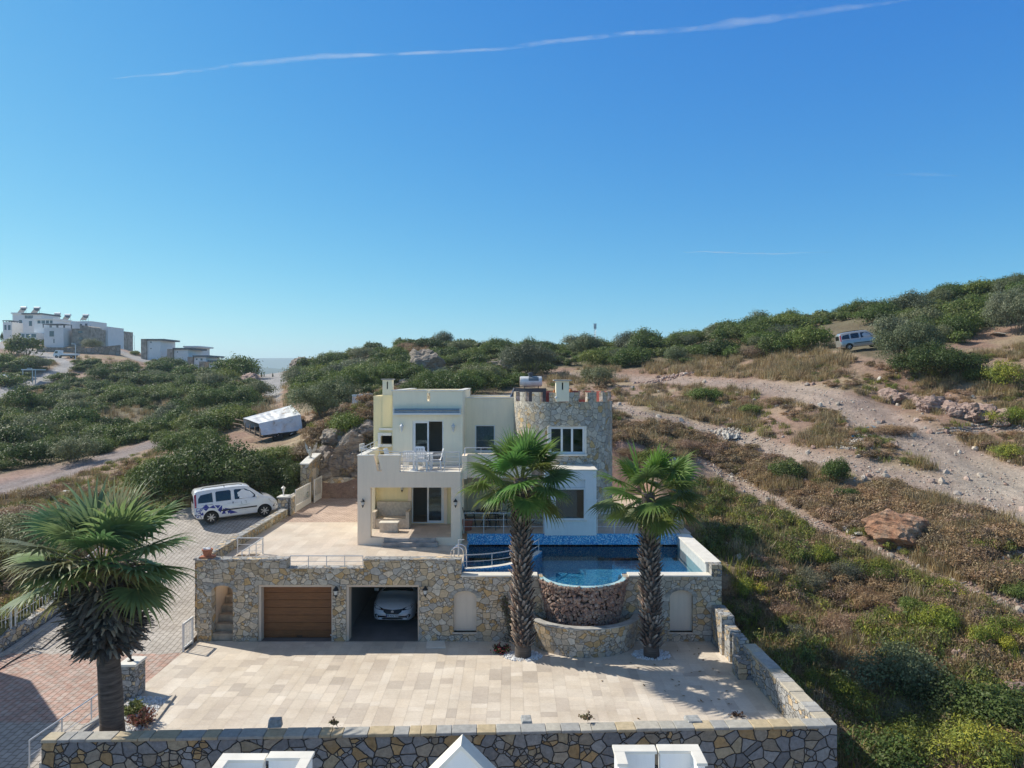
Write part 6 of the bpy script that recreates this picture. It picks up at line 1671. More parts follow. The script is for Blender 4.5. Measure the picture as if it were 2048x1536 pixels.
for i, (_, x, y, z, s_, nm) in enumerate(cover):
    k = rr.choices(['dark','mid','olive','brown'], [5,3,2.2,0.7])[0]; sz = s_*(0.75+0.45*rr.random())
    if i < 290:
        px, py = proj(x, y, z+sz*0.5); lab, _k = unique_label(('big ' if s_ > 2.1 else ('small ' if s_ < 1.5 else ''))+NAMEK[k], px, py)
        LB_.append((plant1('shrub', k, x, y, z-0.1*sz, s_, sz, lab, 'shrub', 'shrubs '+WHERE[nm], rr), px))
    else: rest.append((x, y, z-0.08*sz, s_, sz))
finish_labels(LB_)
# background hill tops and far slopes left of the valley
for _ in range(700):
    px = rr.uniform(-60, 520); py = rr.uniform(722, 800); p = hit(px, py, 100)
    if p.y < 340 and not any(inpoly(np.array(px), np.array(py), q) for q in (VALLEY,)) and polyd(np.array(px), np.array(py), TR['paved_road'][0]) > 3 and polyd(np.array(px), np.array(py), TR['paved_road'][1]) > 3:
        if rr.random() < 0.30: s_ = 1.0+1.5*rr.random(); rest.append((p.x, p.y, p.z-0.1, s_, s_*0.8))
g_ = random.Random(99)   # the same scrub goes on beyond both sides of the photograph
for _ in range(3200):
    y = 42*(200/42)**g_.random(); sd_ = -1 if g_.random() < 0.62 else 1; x = sd_*y*g_.uniform(0.74, 1.08) - (8 if sd_ < 0 else -2)
    px, py = proj(x, y, 0)
    if -60 < px < 2100 or fbm(np.array(x/7.0), np.array(y/7.0), 2, 61) < 0.40: continue
    s_ = 1.0+1.5*g_.random()**1.5; rest.append((x, y, H(x, y)-0.1, s_, s_*0.85))
protos = bpy.data.collections.new('shrub_shapes')
for i, (cr, st) in enumerate(KIND['far']): protos.objects.link(bpy.data.objects.new('shrub_shape', cr))
def instancer(name, pts_, coll, label, seed=1):
    """one stuff object: geometry nodes put a shape from coll on every point; pts_ = (x, y, z, width, height)"""
    me = bpy.data.meshes.new(name); me.from_pydata([p[:3] for p in pts_], [], [])
    a_ = me.attributes.new('sc', 'FLOAT_VECTOR', 'POINT'); a_.data.foreach_set('vector', np.array([(p[3],p[3],p[4]) for p in pts_], np.float32).ravel())
    o = bpy.data.objects.new(name, me); col.objects.link(o)
    ng = bpy.data.node_groups.new(name+'_nodes', 'GeometryNodeTree')
    ng.interface.new_socket('Geometry', in_out='INPUT', socket_type='NodeSocketGeometry'); ng.interface.new_socket('Geometry', in_out='OUTPUT', socket_type='NodeSocketGeometry')
    N = ng.nodes; gi = N.new('NodeGroupInput'); go = N.new('NodeGroupOutput'); ip = N.new('GeometryNodeInstanceOnPoints'); ci = N.new('GeometryNodeCollectionInfo')
    ci.inputs['Collection'].default_value = coll; ci.inputs['Separate Children'].default_value = True; ci.inputs['Reset Children'].default_value = True
    rv = N.new('FunctionNodeRandomValue'); rv.data_type = 'FLOAT_VECTOR'; rv.inputs['Min'].default_value = (0,0,0); rv.inputs['Max'].default_value = (0.12,0.12,6.283); rv.inputs['Seed'].default_value = seed
    na = N.new('GeometryNodeInputNamedAttribute'); na.data_type = 'FLOAT_VECTOR'; na.inputs['Name'].default_value = 'sc'
    Lk = ng.links.new; Lk(gi.outputs[0], ip.inputs['Points']); Lk(ci.outputs[0], ip.inputs['Instance']); ip.inputs['Pick Instance'].default_value = True
    Lk(rv.outputs[0], ip.inputs['Rotation']); Lk(na.outputs[0], ip.inputs['Scale']); Lk(ip.outputs[0], go.inputs[0])
    m = o.modifiers.new('scatter', 'NODES'); m.node_group = ng
    return tag(o, label, None, kind='stuff')
instancer('maquis', rest, protos, 'dense far maquis scrub covering the ridge and the valley sides', 3)
# --- ground cover: dry grass tufts, brown thorn scrub, green low growth
def tuft(seed, n, h, spread, w, cols, lean=0.5):
    g = np.random.default_rng(seed); V_, F_, C_ = [], [], []
    for k in range(n):
        a = g.random()*6.283; b = np.array([g.normal()*spread*0.3, g.normal()*spread*0.3, -0.03]); hh = h*(0.5+0.7*g.random())
        d = np.array([math.cos(a), math.sin(a), 0])*lean*g.random(); m = b+np.array([0,0,hh*0.55])+d*hh*0.4; t_ = b+np.array([0,0,hh])+d*hh
        s_ = np.array([-math.sin(a+g.random()), math.cos(a), 0]); o = len(V_)
        V_ += [b-s_*w, b+s_*w, m+s_*w*0.8, m-s_*w*0.8, t_-s_*w*0.15, t_+s_*w*0.15]; F_ += [(o,o+1,o+2,o+3),(o+3,o+2,o+5,o+4)]
        c = np.array(cols[g.integers(len(cols))])*(0.7+0.6*g.random()); C_ += [c]*6
    return np.array(V_), np.array(F_), np.array(C_)
def coll_of(name, metas):
    c = bpy.data.collections.new(name)
    for a in metas:
        o = mesh_arr(name+'_shape', a[0], a[1], a[2], M['leaf'], link=False); c.objects.link(o)
    return c
G_STRAW = [(0.42,0.33,0.19),(0.36,0.27,0.15),(0.48,0.39,0.25),(0.30,0.21,0.12)]
G_GRASS = [(0.20,0.22,0.07),(0.15,0.17,0.055),(0.28,0.26,0.11),(0.30,0.23,0.12)]
c_straw = coll_of('straw_grass', [tuft(i, 60, 0.6, 0.7, 0.016, G_STRAW, 0.7) for i in range(4)])
c_green = coll_of('green_growth', [tuft(20+i, 55, 0.55, 0.7, 0.02, G_GRASS+G_YEL[:2], 0.8) for i in range(4)])
c_thorn = coll_of('thorn_scrub', [crown_proto('t', 40+i, 800, 0.060, 9, G_BRN+[(0.33,0.24,0.15)], 0.55, hollow=0.2, spiky=1.0) for i in range(5)])
c_herb = coll_of('herb_scrub', [crown_proto('h', 60+i, 800, 0.062, 9, G_MID+G_YEL[:2]+[(0.16,0.13,0.06),(0.24,0.18,0.10)], 0.75, hollow=0.2, upright=0.8, spiky=1.0) for i in range(5)])
def on_track(px, py, pad=2):
    return any(float(polyd(np.array(px), np.array(py), l)) < pad for k in TR for l in TR[k])
def cover_pts(n, poly, size, seed, ymin=18, fn=None, dens=0.0, h=1.0):
    g = random.Random(seed); out = []; xs = [p[0] for p in poly]; ys_ = [p[1] for p in poly]; k = 0
    while len(out) < n and k < n*12:
        k += 1; px, py = g.uniform(min(xs), max(xs)), g.uniform(min(ys_), max(ys_))
        if not inpoly(np.array(px), np.array(py), poly) or on_track(px, py): continue
        p = hit(px, py, ymin)
        if p.y > 330 or (-12.4 < p.x < 8.6 and p.y < 44.6): continue
        if drive_left(p.y)-0.8 < p.x < -11.9 and p.y < 41.8: continue
        if dens and float(fbm(np.array(p.x/3.0), np.array(p.y/3.0), 3, seed)) < dens: continue
        s_ = size[0]+(size[1]-size[0])*g.random(); out.append((p.x, p.y, p.z-0.05, s_, s_*h*(0.7+0.6*g.random())))
    return out
RIGHT_UP = [(1230,790),(1400,745),(1650,715),(1800,735),(2060,690),(2060,1260),(1700,1130),(1420,930),(1235,900)]
MIDBAND = [(1060,750),(1400,715),(1690,690),(1700,760),(1500,770),(1240,765),(1100,770)]
LOWER_R = [(1340,1000),(1420,960),(1600,1060),(1850,1170),(2060,1255),(2060,1545),(1690,1545),(1490,1290),(1440,1150)]
BROWNS = [(1240,850),(1330,850),(1420,880),(1560,930),(1700,955),(1900,1010),(2060,1080),(2060,1215),(1850,1110),(1650,1040),(1400,915),(1240,930)]
BACK = [(600,830),(760,800),(1030,795),(1100,765),(1240,770),(1240,960),(1030,900),(700,960),(600,930)]
LEFTG = [(-50,1010),(330,900),(470,905),(600,930),(600,1000),(340,1045),(200,1070),(130,1190),(-50,1290)]
instancer('thorn_scrub', cover_pts(950, BROWNS, (0.4,1.1), 1, dens=0.43)+cover_pts(500, RIGHT_UP, (0.4,0.9), 2, dens=0.45)+cover_pts(900, LOWER_R, (0.35,0.95), 3, dens=0.42)+cover_pts(160, LEFTG, (0.5,1.0), 4, dens=0.45)+cover_pts(600, BACK, (0.5,1.1), 5), c_thorn, 'dry brown thorn scrub over the right hand slope', 5)
instancer('straw_grass', cover_pts(2400, RIGHT_UP, (0.4,1.1), 11, dens=0.50)+cover_pts(800, MIDBAND, (0.7,1.4), 12, dens=0.47)+cover_pts(700, BROWNS, (0.5,1.0), 13, dens=0.5)+cover_pts(500, LEFTG, (0.5,1.0), 14, dens=0.4)+cover_pts(500, BACK, (0.6,1.0), 15)+cover_pts(1100, LOWER_R, (0.5,1.1), 16, dens=0.5)+cover_pts(900, [(-50,700),(520,740),(600,800),(480,860),(-50,840)], (0.8,1.6), 17), c_straw, 'straw coloured dry grass on the slopes', 6)
instancer('herb_scrub', cover_pts(650, LOWER_R, (0.3,0.9), 21, dens=0.47, h=1.15)+cover_pts(160, RIGHT_UP, (0.35,0.7), 22, dens=0.5)+cover_pts(120, LEFTG, (0.4,0.8), 23, dens=0.5)+cover_pts(160, BACK, (0.4,0.8), 24), c_herb, 'low green and yellow scrub on the lower right slope', 7)
instancer('green_growth', cover_pts(550, LOWER_R, (0.5,1.0), 31, dens=0.46)+cover_pts(1500, LEFTG, (0.3,0.7), 32)+cover_pts(200, RIGHT_UP, (0.5,0.8), 33, dens=0.5), c_green, 'green grass and weeds', 8)
# ================================================================ VEHICLES
class Body:
    """lofted car body: stations (x, z_bottom, z_belt, z_roof, half_width, half_width_roof)"""
    def __init__(s, st, nx=56):
        s.st = np.array(st, float); s.xs = np.linspace(s.st[0,0], s.st[-1,0], nx)
    def sec(s, x):
        zb, zl, zr, hw, hr = [float(np.interp(x, s.st[:,0], s.st[:,k])) for k in range(1, 6)]
        zl = min(zl, zr-0.03); k = zr-zl
        return [(0, zb), (hw*0.86, zb), (hw*0.96, zb+0.05), (hw, zb+0.16), (hw*1.0, (zb+zl)/2), (hw*0.985, zl-0.04), (hw*0.96, zl),
                (hr+(hw*0.96-hr)*0.45, zl+k*0.5), (hr, zr-k*0.16), (hr-0.05, zr-k*0.06), (hr-0.16, zr-0.012), (hr*0.5, zr+0.012), (0, zr+0.02)]
    def mesh(s, name, mat, root, wheels, wr):
        vs, fs = [], []; n = None
        for x in s.xs:
            h = s.sec(x); ring = [(x, p[0], p[1]) for p in h] + [(x, -p[0], p[1]) for p in reversed(h[1:-1])]
            n = len(ring); vs += ring
        for i in range(len(s.xs)-1):
            for k in range(n): fs.append((i*n+k, i*n+(k+1) % n, (i+1)*n+(k+1) % n, (i+1)*n+k))
        fs.append(tuple(range(n))[::-1]); fs.append(tuple((len(s.xs)-1)*n+k for k in range(n)))
        me = bpy.data.meshes.new(name); me.from_pydata(vs, [], fs)
        bm = bmesh.new(); bm.from_mesh(me); bmesh.ops.recalc_face_normals(bm, faces=bm.faces); bm.to_mesh(me); bm.free()
        o = bpy.data.objects.new(name, me); col.objects.link(o)
        me.materials.append(mat); me.materials.append(M['rubber'])
        cut = MB()
        for wx in wheels: cut.lathe((wx, 0, wr*0.98), [(wr*1.20,-1.3),(wr*1.20,1.3)], 28, axis='y')
        c = cut.build('cutter', M['rubber']); md = o.modifiers.new('b', 'BOOLEAN'); md.object = c; md.operation = 'DIFFERENCE'; md.solver = 'EXACT'
        dg = bpy.context.evaluated_depsgraph_get(); m2 = bpy.data.meshes.new_from_object(o.evaluated_get(dg)); o.modifiers.clear(); o.data = m2
        bpy.data.objects.remove(c)
        m2.polygons.foreach_set('use_smooth', [True]*len(m2.polygons)); m2.set_sharp_from_angle(angle=R(28))
        o.parent = root; return o
    def sy(s, x, z):
        h = s.sec(x)[1:]; zs = [p[1] for p in h]; ys = [p[0] for p in h]
        return float(np.interp(z, zs, ys))
    def tz(s, x, y):
        h = s.sec(x)[8:]; return float(np.interp(abs(y), [p[0] for p in reversed(h)], [p[1] for p in reversed(h)]))
    def side(s, poly, name, mat, root, sgn, off=0.008, th=0.0, n=14):
        """a panel that follows the body side; poly in (x, z)"""
        xs = [p[0] for p in poly]; zs = [p[1] for p in poly]; mb = MB()
        pts = []
        m = len(poly)
        for i in range(m):
            a, b = poly[i], poly[(i+1) % m]
            for k in range(4): pts.append((a[0]+(b[0]-a[0])*k/4, a[1]+(b[1]-a[1])*k/4))
        tr = tessellate_polygon([[Vector((p[0], p[1], 0)) for p in pts]])
        V1 = [(p[0], sgn*(s.sy(p[0], p[1])+off), p[1]) for p in pts]; V0 = [(p[0], sgn*(s.sy(p[0], p[1])-0.02), p[1]) for p in pts]; k = len(pts)
        mb.add(V1+V0, [tuple(t) for t in tr]+[(i, (i+1) % k, k+(i+1) % k, k+i) for i in range(k)])
        return mb.build(name, mat, root, loc=(0,0,0))
    def top(s, x0, x1, w0, w1, name, mat, root, off=0.008, n=8):
        mb = MB()
        for i in range(n+1):
            x = x0+(x1-x0)*i/n; w = w0+(w1-w0)*i/n
            for j in range(9): y = w*(j/4-1); mb.v.append((x, y, s.tz(x, y)+off))
        for i in range(n):
            for j in range(8): mb.f.append((i*9+j, i*9+j+1, (i+1)*9+j+1, (i+1)*9+j)); mb.m.append(0)
        return mb.build(name, mat, root, smooth=True, recalc=False, loc=(0,0,0))
def wheel(root, x, y, r, w, spokes=7):
    s_ = 1 if y > 0 else -1
    mb = MB(); mb.lathe((x, y, r), [(r*0.66,-w/2),(r*0.94,-w/2),(r,-w*0.34),(r,w*0.34),(r*0.94,w/2),(r*0.66,w/2)], 28, axis='y'); wh = mb.build('wheel', M['rubber'], root, smooth=True, loc=(0,0,0))
    mb = MB(); mb.lathe((x, y+s_*w*0.40, r), [(r*0.60,-0.01),(r*0.66,0.01),(r*0.62,0.014)] if s_ > 0 else [(r*0.62,-0.014),(r*0.66,-0.01),(r*0.60,0.01)], 28, axis='y')
    for k in range(spokes):
        a = 2*math.pi*k/spokes; c = (x+math.cos(a)*r*0.36, y+s_*w*0.46, r+math.sin(a)*r*0.36); mb.obox(c, r*0.55, 0.03, r*0.15, (0, -a, 0))
    mb.lathe((x, y+s_*w*0.44, r), [(0.01,-0.02),(r*0.17,-0.02),(r*0.17,0.025),(0.01,0.025)], 12, axis='y'); mb.build('rim', M['alloy'], wh, loc=(0,0,0))
    mb = MB(); mb.lathe((x, y+s_*w*0.30, r), [(0.01,-0.005),(r*0.63,-0.005),(r*0.63,0.005),(0.01,0.005)], 20, axis='y'); mb.build('brake_disc', M['dark'], wh, loc=(0,0,0))
def text_mesh(s, size, mat, parent, mtx, name='lettering', ext=0.002):
    cu = bpy.data.curves.new(name, 'FONT'); cu.body = s; cu.size = size; cu.extrude = ext; cu.align_x = 'CENTER'; cu.align_y = 'CENTER'
    o = bpy.data.objects.new(name+'_curve', cu); col.objects.link(o); dg = bpy.context.evaluated_depsgraph_get(); me = bpy.data.meshes.new_from_object(o.evaluated_get(dg)); bpy.data.objects.remove(o)
    me.transform(mtx); me.materials.clear(); me.materials.append(mat); ob = bpy.data.objects.new(name, me); col.objects.link(ob); ob.parent = parent; return ob
VAN = [(-2.12,0.42,1.00,1.52,0.80,0.66),(-2.08,0.34,1.02,1.66,0.85,0.68),(-1.95,0.28,1.03,1.75,0.895,0.70),(-1.4,0.24,1.04,1.80,0.91,0.72),(-0.2,0.24,1.05,1.83,0.915,0.72),(0.35,0.24,1.06,1.81,0.915,0.71),(0.62,0.24,1.07,1.74,0.915,0.69),
       (1.00,0.24,1.07,1.44,0.91,0.70),(1.32,0.24,1.06,1.17,0.90,0.76),(1.42,0.24,1.03,1.12,0.90,0.78),(1.75,0.25,0.93,1.03,0.87,0.76),(1.95,0.27,0.80,0.91,0.82,0.70),(2.08,0.30,0.62,0.74,0.74,0.62),(2.14,0.36,0.50,0.58,0.66,0.55)]
def van(label, paint, livery):
    root = thing('van', label, 'van', (0,0,0), 0); B = Body(VAN); WX = (-1.32, 1.37)
    B.mesh('body', paint, root, WX, 0.32)
    for wx in WX:
        for sy in (-0.79, 0.79): wheel(root, wx, sy, 0.32, 0.2)
    mb = MB(); mb.box(-1.9,1.9,-0.7,0.7,0.26,0.5); mb.build('underbody', M['dark'], root, loc=(0,0,0))
    B.top(0.68, 1.36, 0.63, 0.70, 'windscreen', M['carglass'], root)
    for sg in (-1, 1):
        B.side([(-1.92,1.12),(-1.90,1.35),(-1.78,1.52),(-1.22,1.60),(-1.20,1.12)], 'side_window', M['carglass'], root, sg)
        B.side([(-1.05,1.12),(-1.06,1.58),(-1.0,1.63),(-0.36,1.64),(-0.30,1.58),(-0.31,1.12)], 'side_window', M['carglass'], root, sg)
        B.side([(-0.12,1.12),(-0.14,1.60),(-0.08,1.64),(0.42,1.62),(0.72,1.46),(0.92,1.26),(0.92,1.16),(0.9,1.13)], 'side_window', M['carglass'], root, sg)
        B.side([(-0.83,0.60),(0.98,0.60),(0.98,0.665),(-0.83,0.665)], 'side_moulding', M['black_metal'], root, sg, 0.02)
        B.side([(-2.02,0.98),(-1.2,1.0),(-1.2,1.015),(-2.02,0.995)], 'slider_rail', M['black_metal'], root, sg, 0.004)
        B.side([(-0.24,0.93),(-0.20,0.93),(-0.20,1.02),(-0.24,1.02)], 'handle', M['black_metal'], root, sg, 0.02)
        B.side([(-2.085,0.90),(-2.09,1.55),(-1.99,1.58),(-2.0,0.92)], 'tail_lamp', M['redlamp'], root, sg, 0.012)
        B.side([(1.72,0.76),(1.56,0.95),(1.85,0.90),(2.02,0.74),(1.98,0.66)], 'headlight', M['clearlamp'], root, sg, 0.012)
        B.side([(-2.10,0.30),(-2.10,0.55),(-1.85,0.50),(-1.75,0.28)], 'bumper_corner', M['black_metal'], root, sg, 0.01)
        B.side([(1.80,0.50),(2.06,0.52),(2.08,0.60),(1.88,0.62)], 'lower_grille', M['black_metal'], root, sg, 0.01)
        mb = MB(); mb.obox((0.98, sg*1.0, 1.16), 0.10, 0.20, 0.17, (0,0,sg*0.2)); mb.build('mirror', M['black_metal'] if not livery else paint, root, loc=(0,0,0), bevel=0.03)
        mb = MB(); pts_ = [(-1.75,sg*0.62,1.80),(-1.6,sg*0.62,1.87),(-0.5,sg*0.62,1.90),(0.10,sg*0.62,1.89),(0.3,sg*0.62,1.84)]; mb.tube(pts_, 0.018, 6); mb.tube([(-0.6,sg*0.62,1.8),(-0.6,sg*0.62,1.9)], 0.02, 5); mb.build('roof_rail', M['black_metal'], root, loc=(0,0,0))
    mb = MB(); mb.box(-2.145,-2.10,-0.55,0.55,1.08,1.50); mb.build('rear_window', M['carglass'], root, loc=(0,0,0), bevel=0.01)
    mb = MB(); mb.box(2.10,2.152,-0.5,0.5,0.42,0.52); mb.build('front_grille', M['black_metal'], root, loc=(0,0,0))
    if livery:
        g = random.Random(3)
        tri = [((-2.0,.72),(-1.75,.84),(-1.98,.86)),((-1.72,.86),(-1.55,1.0),(-1.42,.86)),((-1.66,.82),(-1.45,.82),(-1.56,.72)),((-1.38,.84),(-1.2,.93),(-1.12,.80)),((-1.1,.92),(-0.98,.78),(-0.88,.90)),((-2.03,.55),(-1.85,.66),(-1.80,.55)),
               ((-2.0,.68),(-1.80,.72),(-1.72,.80)),((-0.92,.74),(-0.80,.62),(-0.78,.86)),((-0.78,.46),(-0.70,.62),(-0.62,.46)),((-0.72,.70),(-0.50,.62),(-0.66,.56)),((-0.50,.56),(-0.30,.54),(-0.46,.44)),((-0.42,.60),(-0.08,.44),(-0.36,.42)),((-0.98,.68),(-0.86,.56),(-0.84,.74)),((-2.04,.48),(-1.90,.50),(-1.96,.38)),((-0.62,.72),(-0.40,.66),(-0.58,.60)),((-1.85,.52),(-1.72,.62),(-1.70,.50))]
        for t_ in tri:
            cx_ = sum(q[0] for q in t_)/3; cz_ = sum(q[1] for q in t_)/3; t_ = [(cx_+(q[0]-cx_)*1.35, cz_+(q[1]-cz_)*1.4) for q in t_]
            B.side(list(t_), 'blue_triangle', M['bluevinyl'], root, -1, 0.006)
        # corner-bracket emblem and faint lines of writing on the front door
        def bar(x0, x1, z0, z1): return B.side([(x0,z0),(x1,z0),(x1,z1),(x0,z1)], 'emblem', M['greyvinyl'], root, -1, 0.006)
        bar(0.18,0.20,0.86,1.0); bar(0.18,0.27,0.86,0.875); bar(0.43,0.45,0.86,1.0); bar(0.36,0.45,0.985,1.0)
        bar(-0.05,0.62,0.80,0.808); bar(0.10,0.50,0.765,0.772); bar(-0.50,-0.32,0.955,0.963); bar(-0.14,0.05,0.955,0.963); bar(0.05,0.45,0.52,0.53)
    return root
vw = van('white delivery van with blue triangle graphics parked on the driveway by the gate', M['paint_white'], True)
vx, vy = -15.05, 38.75; vw.location = (vx, vy, float(drive_z(vy))+0.0); vw.rotation_euler = (0, R(-2.5), R(29))
sv = van('silver van parked on the upper slope between the bushes', M['paint_silver'], False)
p = hit(1728, 703); sv.location = (p.x+0.1, p.y+0.8, H(p.x+0.1, p.y+0.8)+0.12); sv.rotation_euler = (0, R(-7), R(-9)); sv.scale = (0.94,)*3
SED = [(-2.22,0.36,0.80,0.98,0.70,0.60),(-2.1,0.26,0.86,1.02,0.80,0.62),(-1.7,0.22,0.90,1.10,0.87,0.62),(-1.25,0.2,0.93,1.30,0.88,0.58),(-0.7,0.2,0.93,1.45,0.885,0.58),(0.0,0.2,0.93,1.49,0.885,0.59),(0.4,0.2,0.93,1.42,0.885,0.60),(0.85,0.2,0.95,1.18,0.885,0.64),
       (1.12,0.2,0.93,1.04,0.885,0.70),(1.25,0.2,0.90,0.99,0.88,0.72),(1.7,0.2,0.84,0.92,0.865,0.72),(1.95,0.2,0.74,0.83,0.83,0.70),(2.10,0.2,0.62,0.72,0.77,0.64),(2.18,0.21,0.5,0.60,0.70,0.58),(2.22,0.24,0.42,0.50,0.62,0.50)]
def sedan(label, plate):
    root = thing('car', label, 'car', (0,0,0), 0); B = Body(SED, 64); WX = (-1.30, 1.34)
    B.mesh('body', M['paint_white'], root, WX, 0.31)
    for wx in WX:
        for sy in (-0.78, 0.78): wheel(root, wx, sy, 0.31, 0.2)
    mb = MB(); mb.box(-1.9,1.9,-0.7,0.7,0.22,0.45); mb.build('underbody', M['dark'], root, loc=(0,0,0))
    B.top(0.42, 1.08, 0.56, 0.66, 'windscreen', M['carglass'], root); B.top(-1.62, -0.85, 0.54, 0.54, 'rear_window', M['carglass'], root)
    for sg in (-1, 1):
        B.side([(-1.05,0.97),(-0.85,1.28),(-0.25,1.37),(-0.2,0.98)], 'side_window', M['carglass'], root, sg); B.side([(-0.12,0.98),(-0.15,1.37),(0.25,1.35),(0.75,1.06),(0.8,0.98)], 'side_window', M['carglass'], root, sg)
        mb = MB(); mb.obox((0.72, sg*0.98, 1.03), 0.12, 0.20, 0.13, (0,0,sg*0.2)); mb.build('mirror', M['paint_white'], root, loc=(0,0,0), bevel=0.03)
        # face parts follow the rounded nose: placed in the nose surface as (y, z) outlines
        def face(poly, name, mat, off=0.012):
            mb = MB(); pts = []; m = len(poly)
            for i in range(m):
                a, b = poly[i], poly[(i+1) % m]
                for k in range(4): pts.append((a[0]+(b[0]-a[0])*k/4, a[1]+(b[1]-a[1])*k/4))
            def nx(y, z):
                lo, hi = 1.0, 2.22
                for _ in range(30):
                    md = (lo+hi)/2
                    if z <= B.tz(md, y) + (0 if abs(y) < B.sec(md)[8][0] else 0) and abs(y) <= B.sy(md, z): lo = md
                    else: hi = md
                return lo
            tr = tessellate_polygon([[Vector((p[0], p[1], 0)) for p in pts]])
            V1 = [(nx(sg*p[0] if False else p[0], p[1])+off, sg*p[0], p[1]) for p in pts]; V0 = [(v[0]-0.05, v[1], v[2]) for v in V1]; k = len(pts)
            mb.add(V1+V0, [tuple(t) for t in tr]+[(i, (i+1) % k, k+(i+1) % k, k+i) for i in range(k)]); return mb.build(name, mat, root, loc=(0,0,0))
        face([(0.40,0.60),(0.74,0.66),(0.81,0.76),(0.78,0.80),(0.60,0.74),(0.38,0.66)], 'headlight', M['carglass']); face([(0.55,0.33),(0.70,0.34),(0.74,0.44),(0.66,0.47),(0.54,0.40)], 'fog_lamp', M['black_metal'])
        face([(0.0,0.47),(0.24,0.47),(0.36,0.55),(0.40,0.66),(0.0,0.62)], 'grille', M['black_metal'], 0.014); face([(0.0,0.255),(0.40,0.26),(0.45,0.30),(0.34,0.325),(0.0,0.325)], 'lower_intake', M['black_metal'])
    mb = MB(); mb.lathe((2.21,0,0.55), [(0.01,-0.02),(0.06,-0.02),(0.06,0.015),(0.01,0.02)], 18, axis='x'); mb.build('badge', M['alloy'], root, loc=(0,0,0))
    if plate:
        mb = MB(); mb.box(2.225,2.243,-0.26,0.26,0.35,0.46); pl = mb.build('number_plate', M['plastic_white'], root, loc=(0,0,0))
        mb = MB(); mb.box(2.2435,2.2455,-0.26,-0.215,0.35,0.46); mb.build('blue_band', M['bluevinyl'], pl, loc=(0,0,0))
        m4 = Matrix(((0,0,1,2.2445),(1,0,0,0.02),(0,1,0,0.405),(0,0,0,1))); text_mesh('48 AAZ 421', 0.095, M['black_metal'], pl, m4)
    return root
ec = sedan('white saloon car parked nose out in the open garage bay', True)
ec.location = (X(789,29.0), 28.95+2.2, 0.004); ec.rotation_euler = (0, 0, R(-92))
fc_ = dup(ec, (0,0,0)); p = hit(8, 766, 100); fc_.location = (p.x, p.y, p.z); fc_.rotation_euler = (0,0,R(10)); fc_['label'] = 'white car far off on the shaded road at the left edge of the picture'
p = hit(256, 700, 150); f2 = dup(ec, (p.x, p.y, p.z)); f2.rotation_euler = (0,0,R(-60)); f2['label'] = 'tiny white car on the hilltop road left of the first flat roofed villa'
# truck by the far wall
def truck():
    p = hit(133, 717, 150); root = thing('truck', 'small white flatbed truck beside the long stone wall on the left hill', 'truck', p, R(2)); pw = M['paint_white']
    mb = MB(); mb.slab([[(-2.9,0.45),(-1.3,0.45),(-1.3,2.1),(-2.35,2.15),(-2.75,1.35),(-2.9,1.25)]], -0.9, 0.9, 'xz'); mb.build('cab', pw, root, loc=(0,0,0), bevel=0.04)
    mb = MB(); mb.slab([[(-2.55,1.30),(-1.75,1.30),(-1.75,1.85),(-2.3,1.85)]], -0.93, -0.90, 'xz'); mb.build('side_window', M['carglass'], root, loc=(0,0,0))
    mb = MB(); mb.box(-1.2,2.9,-0.95,0.95,0.75,0.85); mb.box(-1.2,2.9,-0.98,-0.93,0.85,1.25); mb.box(-1.2,2.9,0.93,0.98,0.85,1.25); mb.box(2.85,2.9,-0.93,0.93,0.85,1.25); mb.build('flatbed', pw, root, loc=(0,0,0))
    mb = MB(); mb.box(-1.3,2.7,-0.4,0.4,0.5,0.75); mb.build('chassis', M['dark'], root, loc=(0,0,0))
    for wx in (-2.1, 1.7):
        for sy in (-0.8, 0.8): wheel(root, wx, sy, 0.38, 0.22, 5)
    return root
truck()
# tarp covered trailer
tr_ = thing('trailer', 'trailer loaded with goods under a dirty white tarpaulin among the bushes', 'trailer', at(553,868,58.5))
c = {k: at(*v) for k, v in dict(ftl=(517,847,57), ftr=(601,829,59), btl=(486,836,59.6), btr=(583,810,62.2), fbl=(524,875,56.6), fbr=(606,864,58.8), bbr=(590,850,62.0), bbl=(490,860,59.6)).items()}
def wrinkled(mb, a, b, c_, d, nu, nv, amp, seed, sag=0.0, hem=0.0):
    o = len(mb.v); nrm = (b-a).cross(d-a).normalized()
    for j in range(nv+1):
        for i in range(nu+1):
            u, v = i/nu, j/nv; p = a*(1-u)*(1-v)+b*u*(1-v)+c_*u*v+d*(1-u)*v
            edge = min(u, 1-u, v, 1-v)*6
            k = (noise.noise(Vector((u*9+seed, v*2.5, seed)))*1.0+noise.noise(Vector((u*3, v*14+seed, 3)))*0.5)*amp*min(1, edge+0.15)
            p = p+nrm*k; p.z -= sag*math.sin(math.pi*u)*math.sin(math.pi*v)
            if hem and j == 0: p.z += hem*(noise.noise(Vector((u*8, seed, 0)))+0.1)
            mb.v.append(tuple(p))
    for j in range(nv):
        for i in range(nu): mb.f.append((o+j*(nu+1)+i, o+j*(nu+1)+i+1, o+(j+1)*(nu+1)+i+1, o+(j+1)*(nu+1)+i)); mb.m.append(0)
mb = MB(); wrinkled(mb, c['ftl'], c['ftr'], c['btr'], c['btl'], 40, 24, 0.17, 1, 0.15); wrinkled(mb, c['fbl'], c['fbr'], c['ftr'], c['ftl'], 40, 18, 0.10, 2, 0, 0.22)
wrinkled(mb, c['fbr'], c['bbr'], c['btr'], c['ftr'], 20, 18, 0.05, 3, 0, 0.15); wrinkled(mb, c['bbr'], c['bbl'], c['btl'], c['btr'], 20, 10, 0.05, 4)
t = NT('white_tarp'); o_ = t.obj(); n1_ = t.noise(o_, 1.2, 5, 0.65)
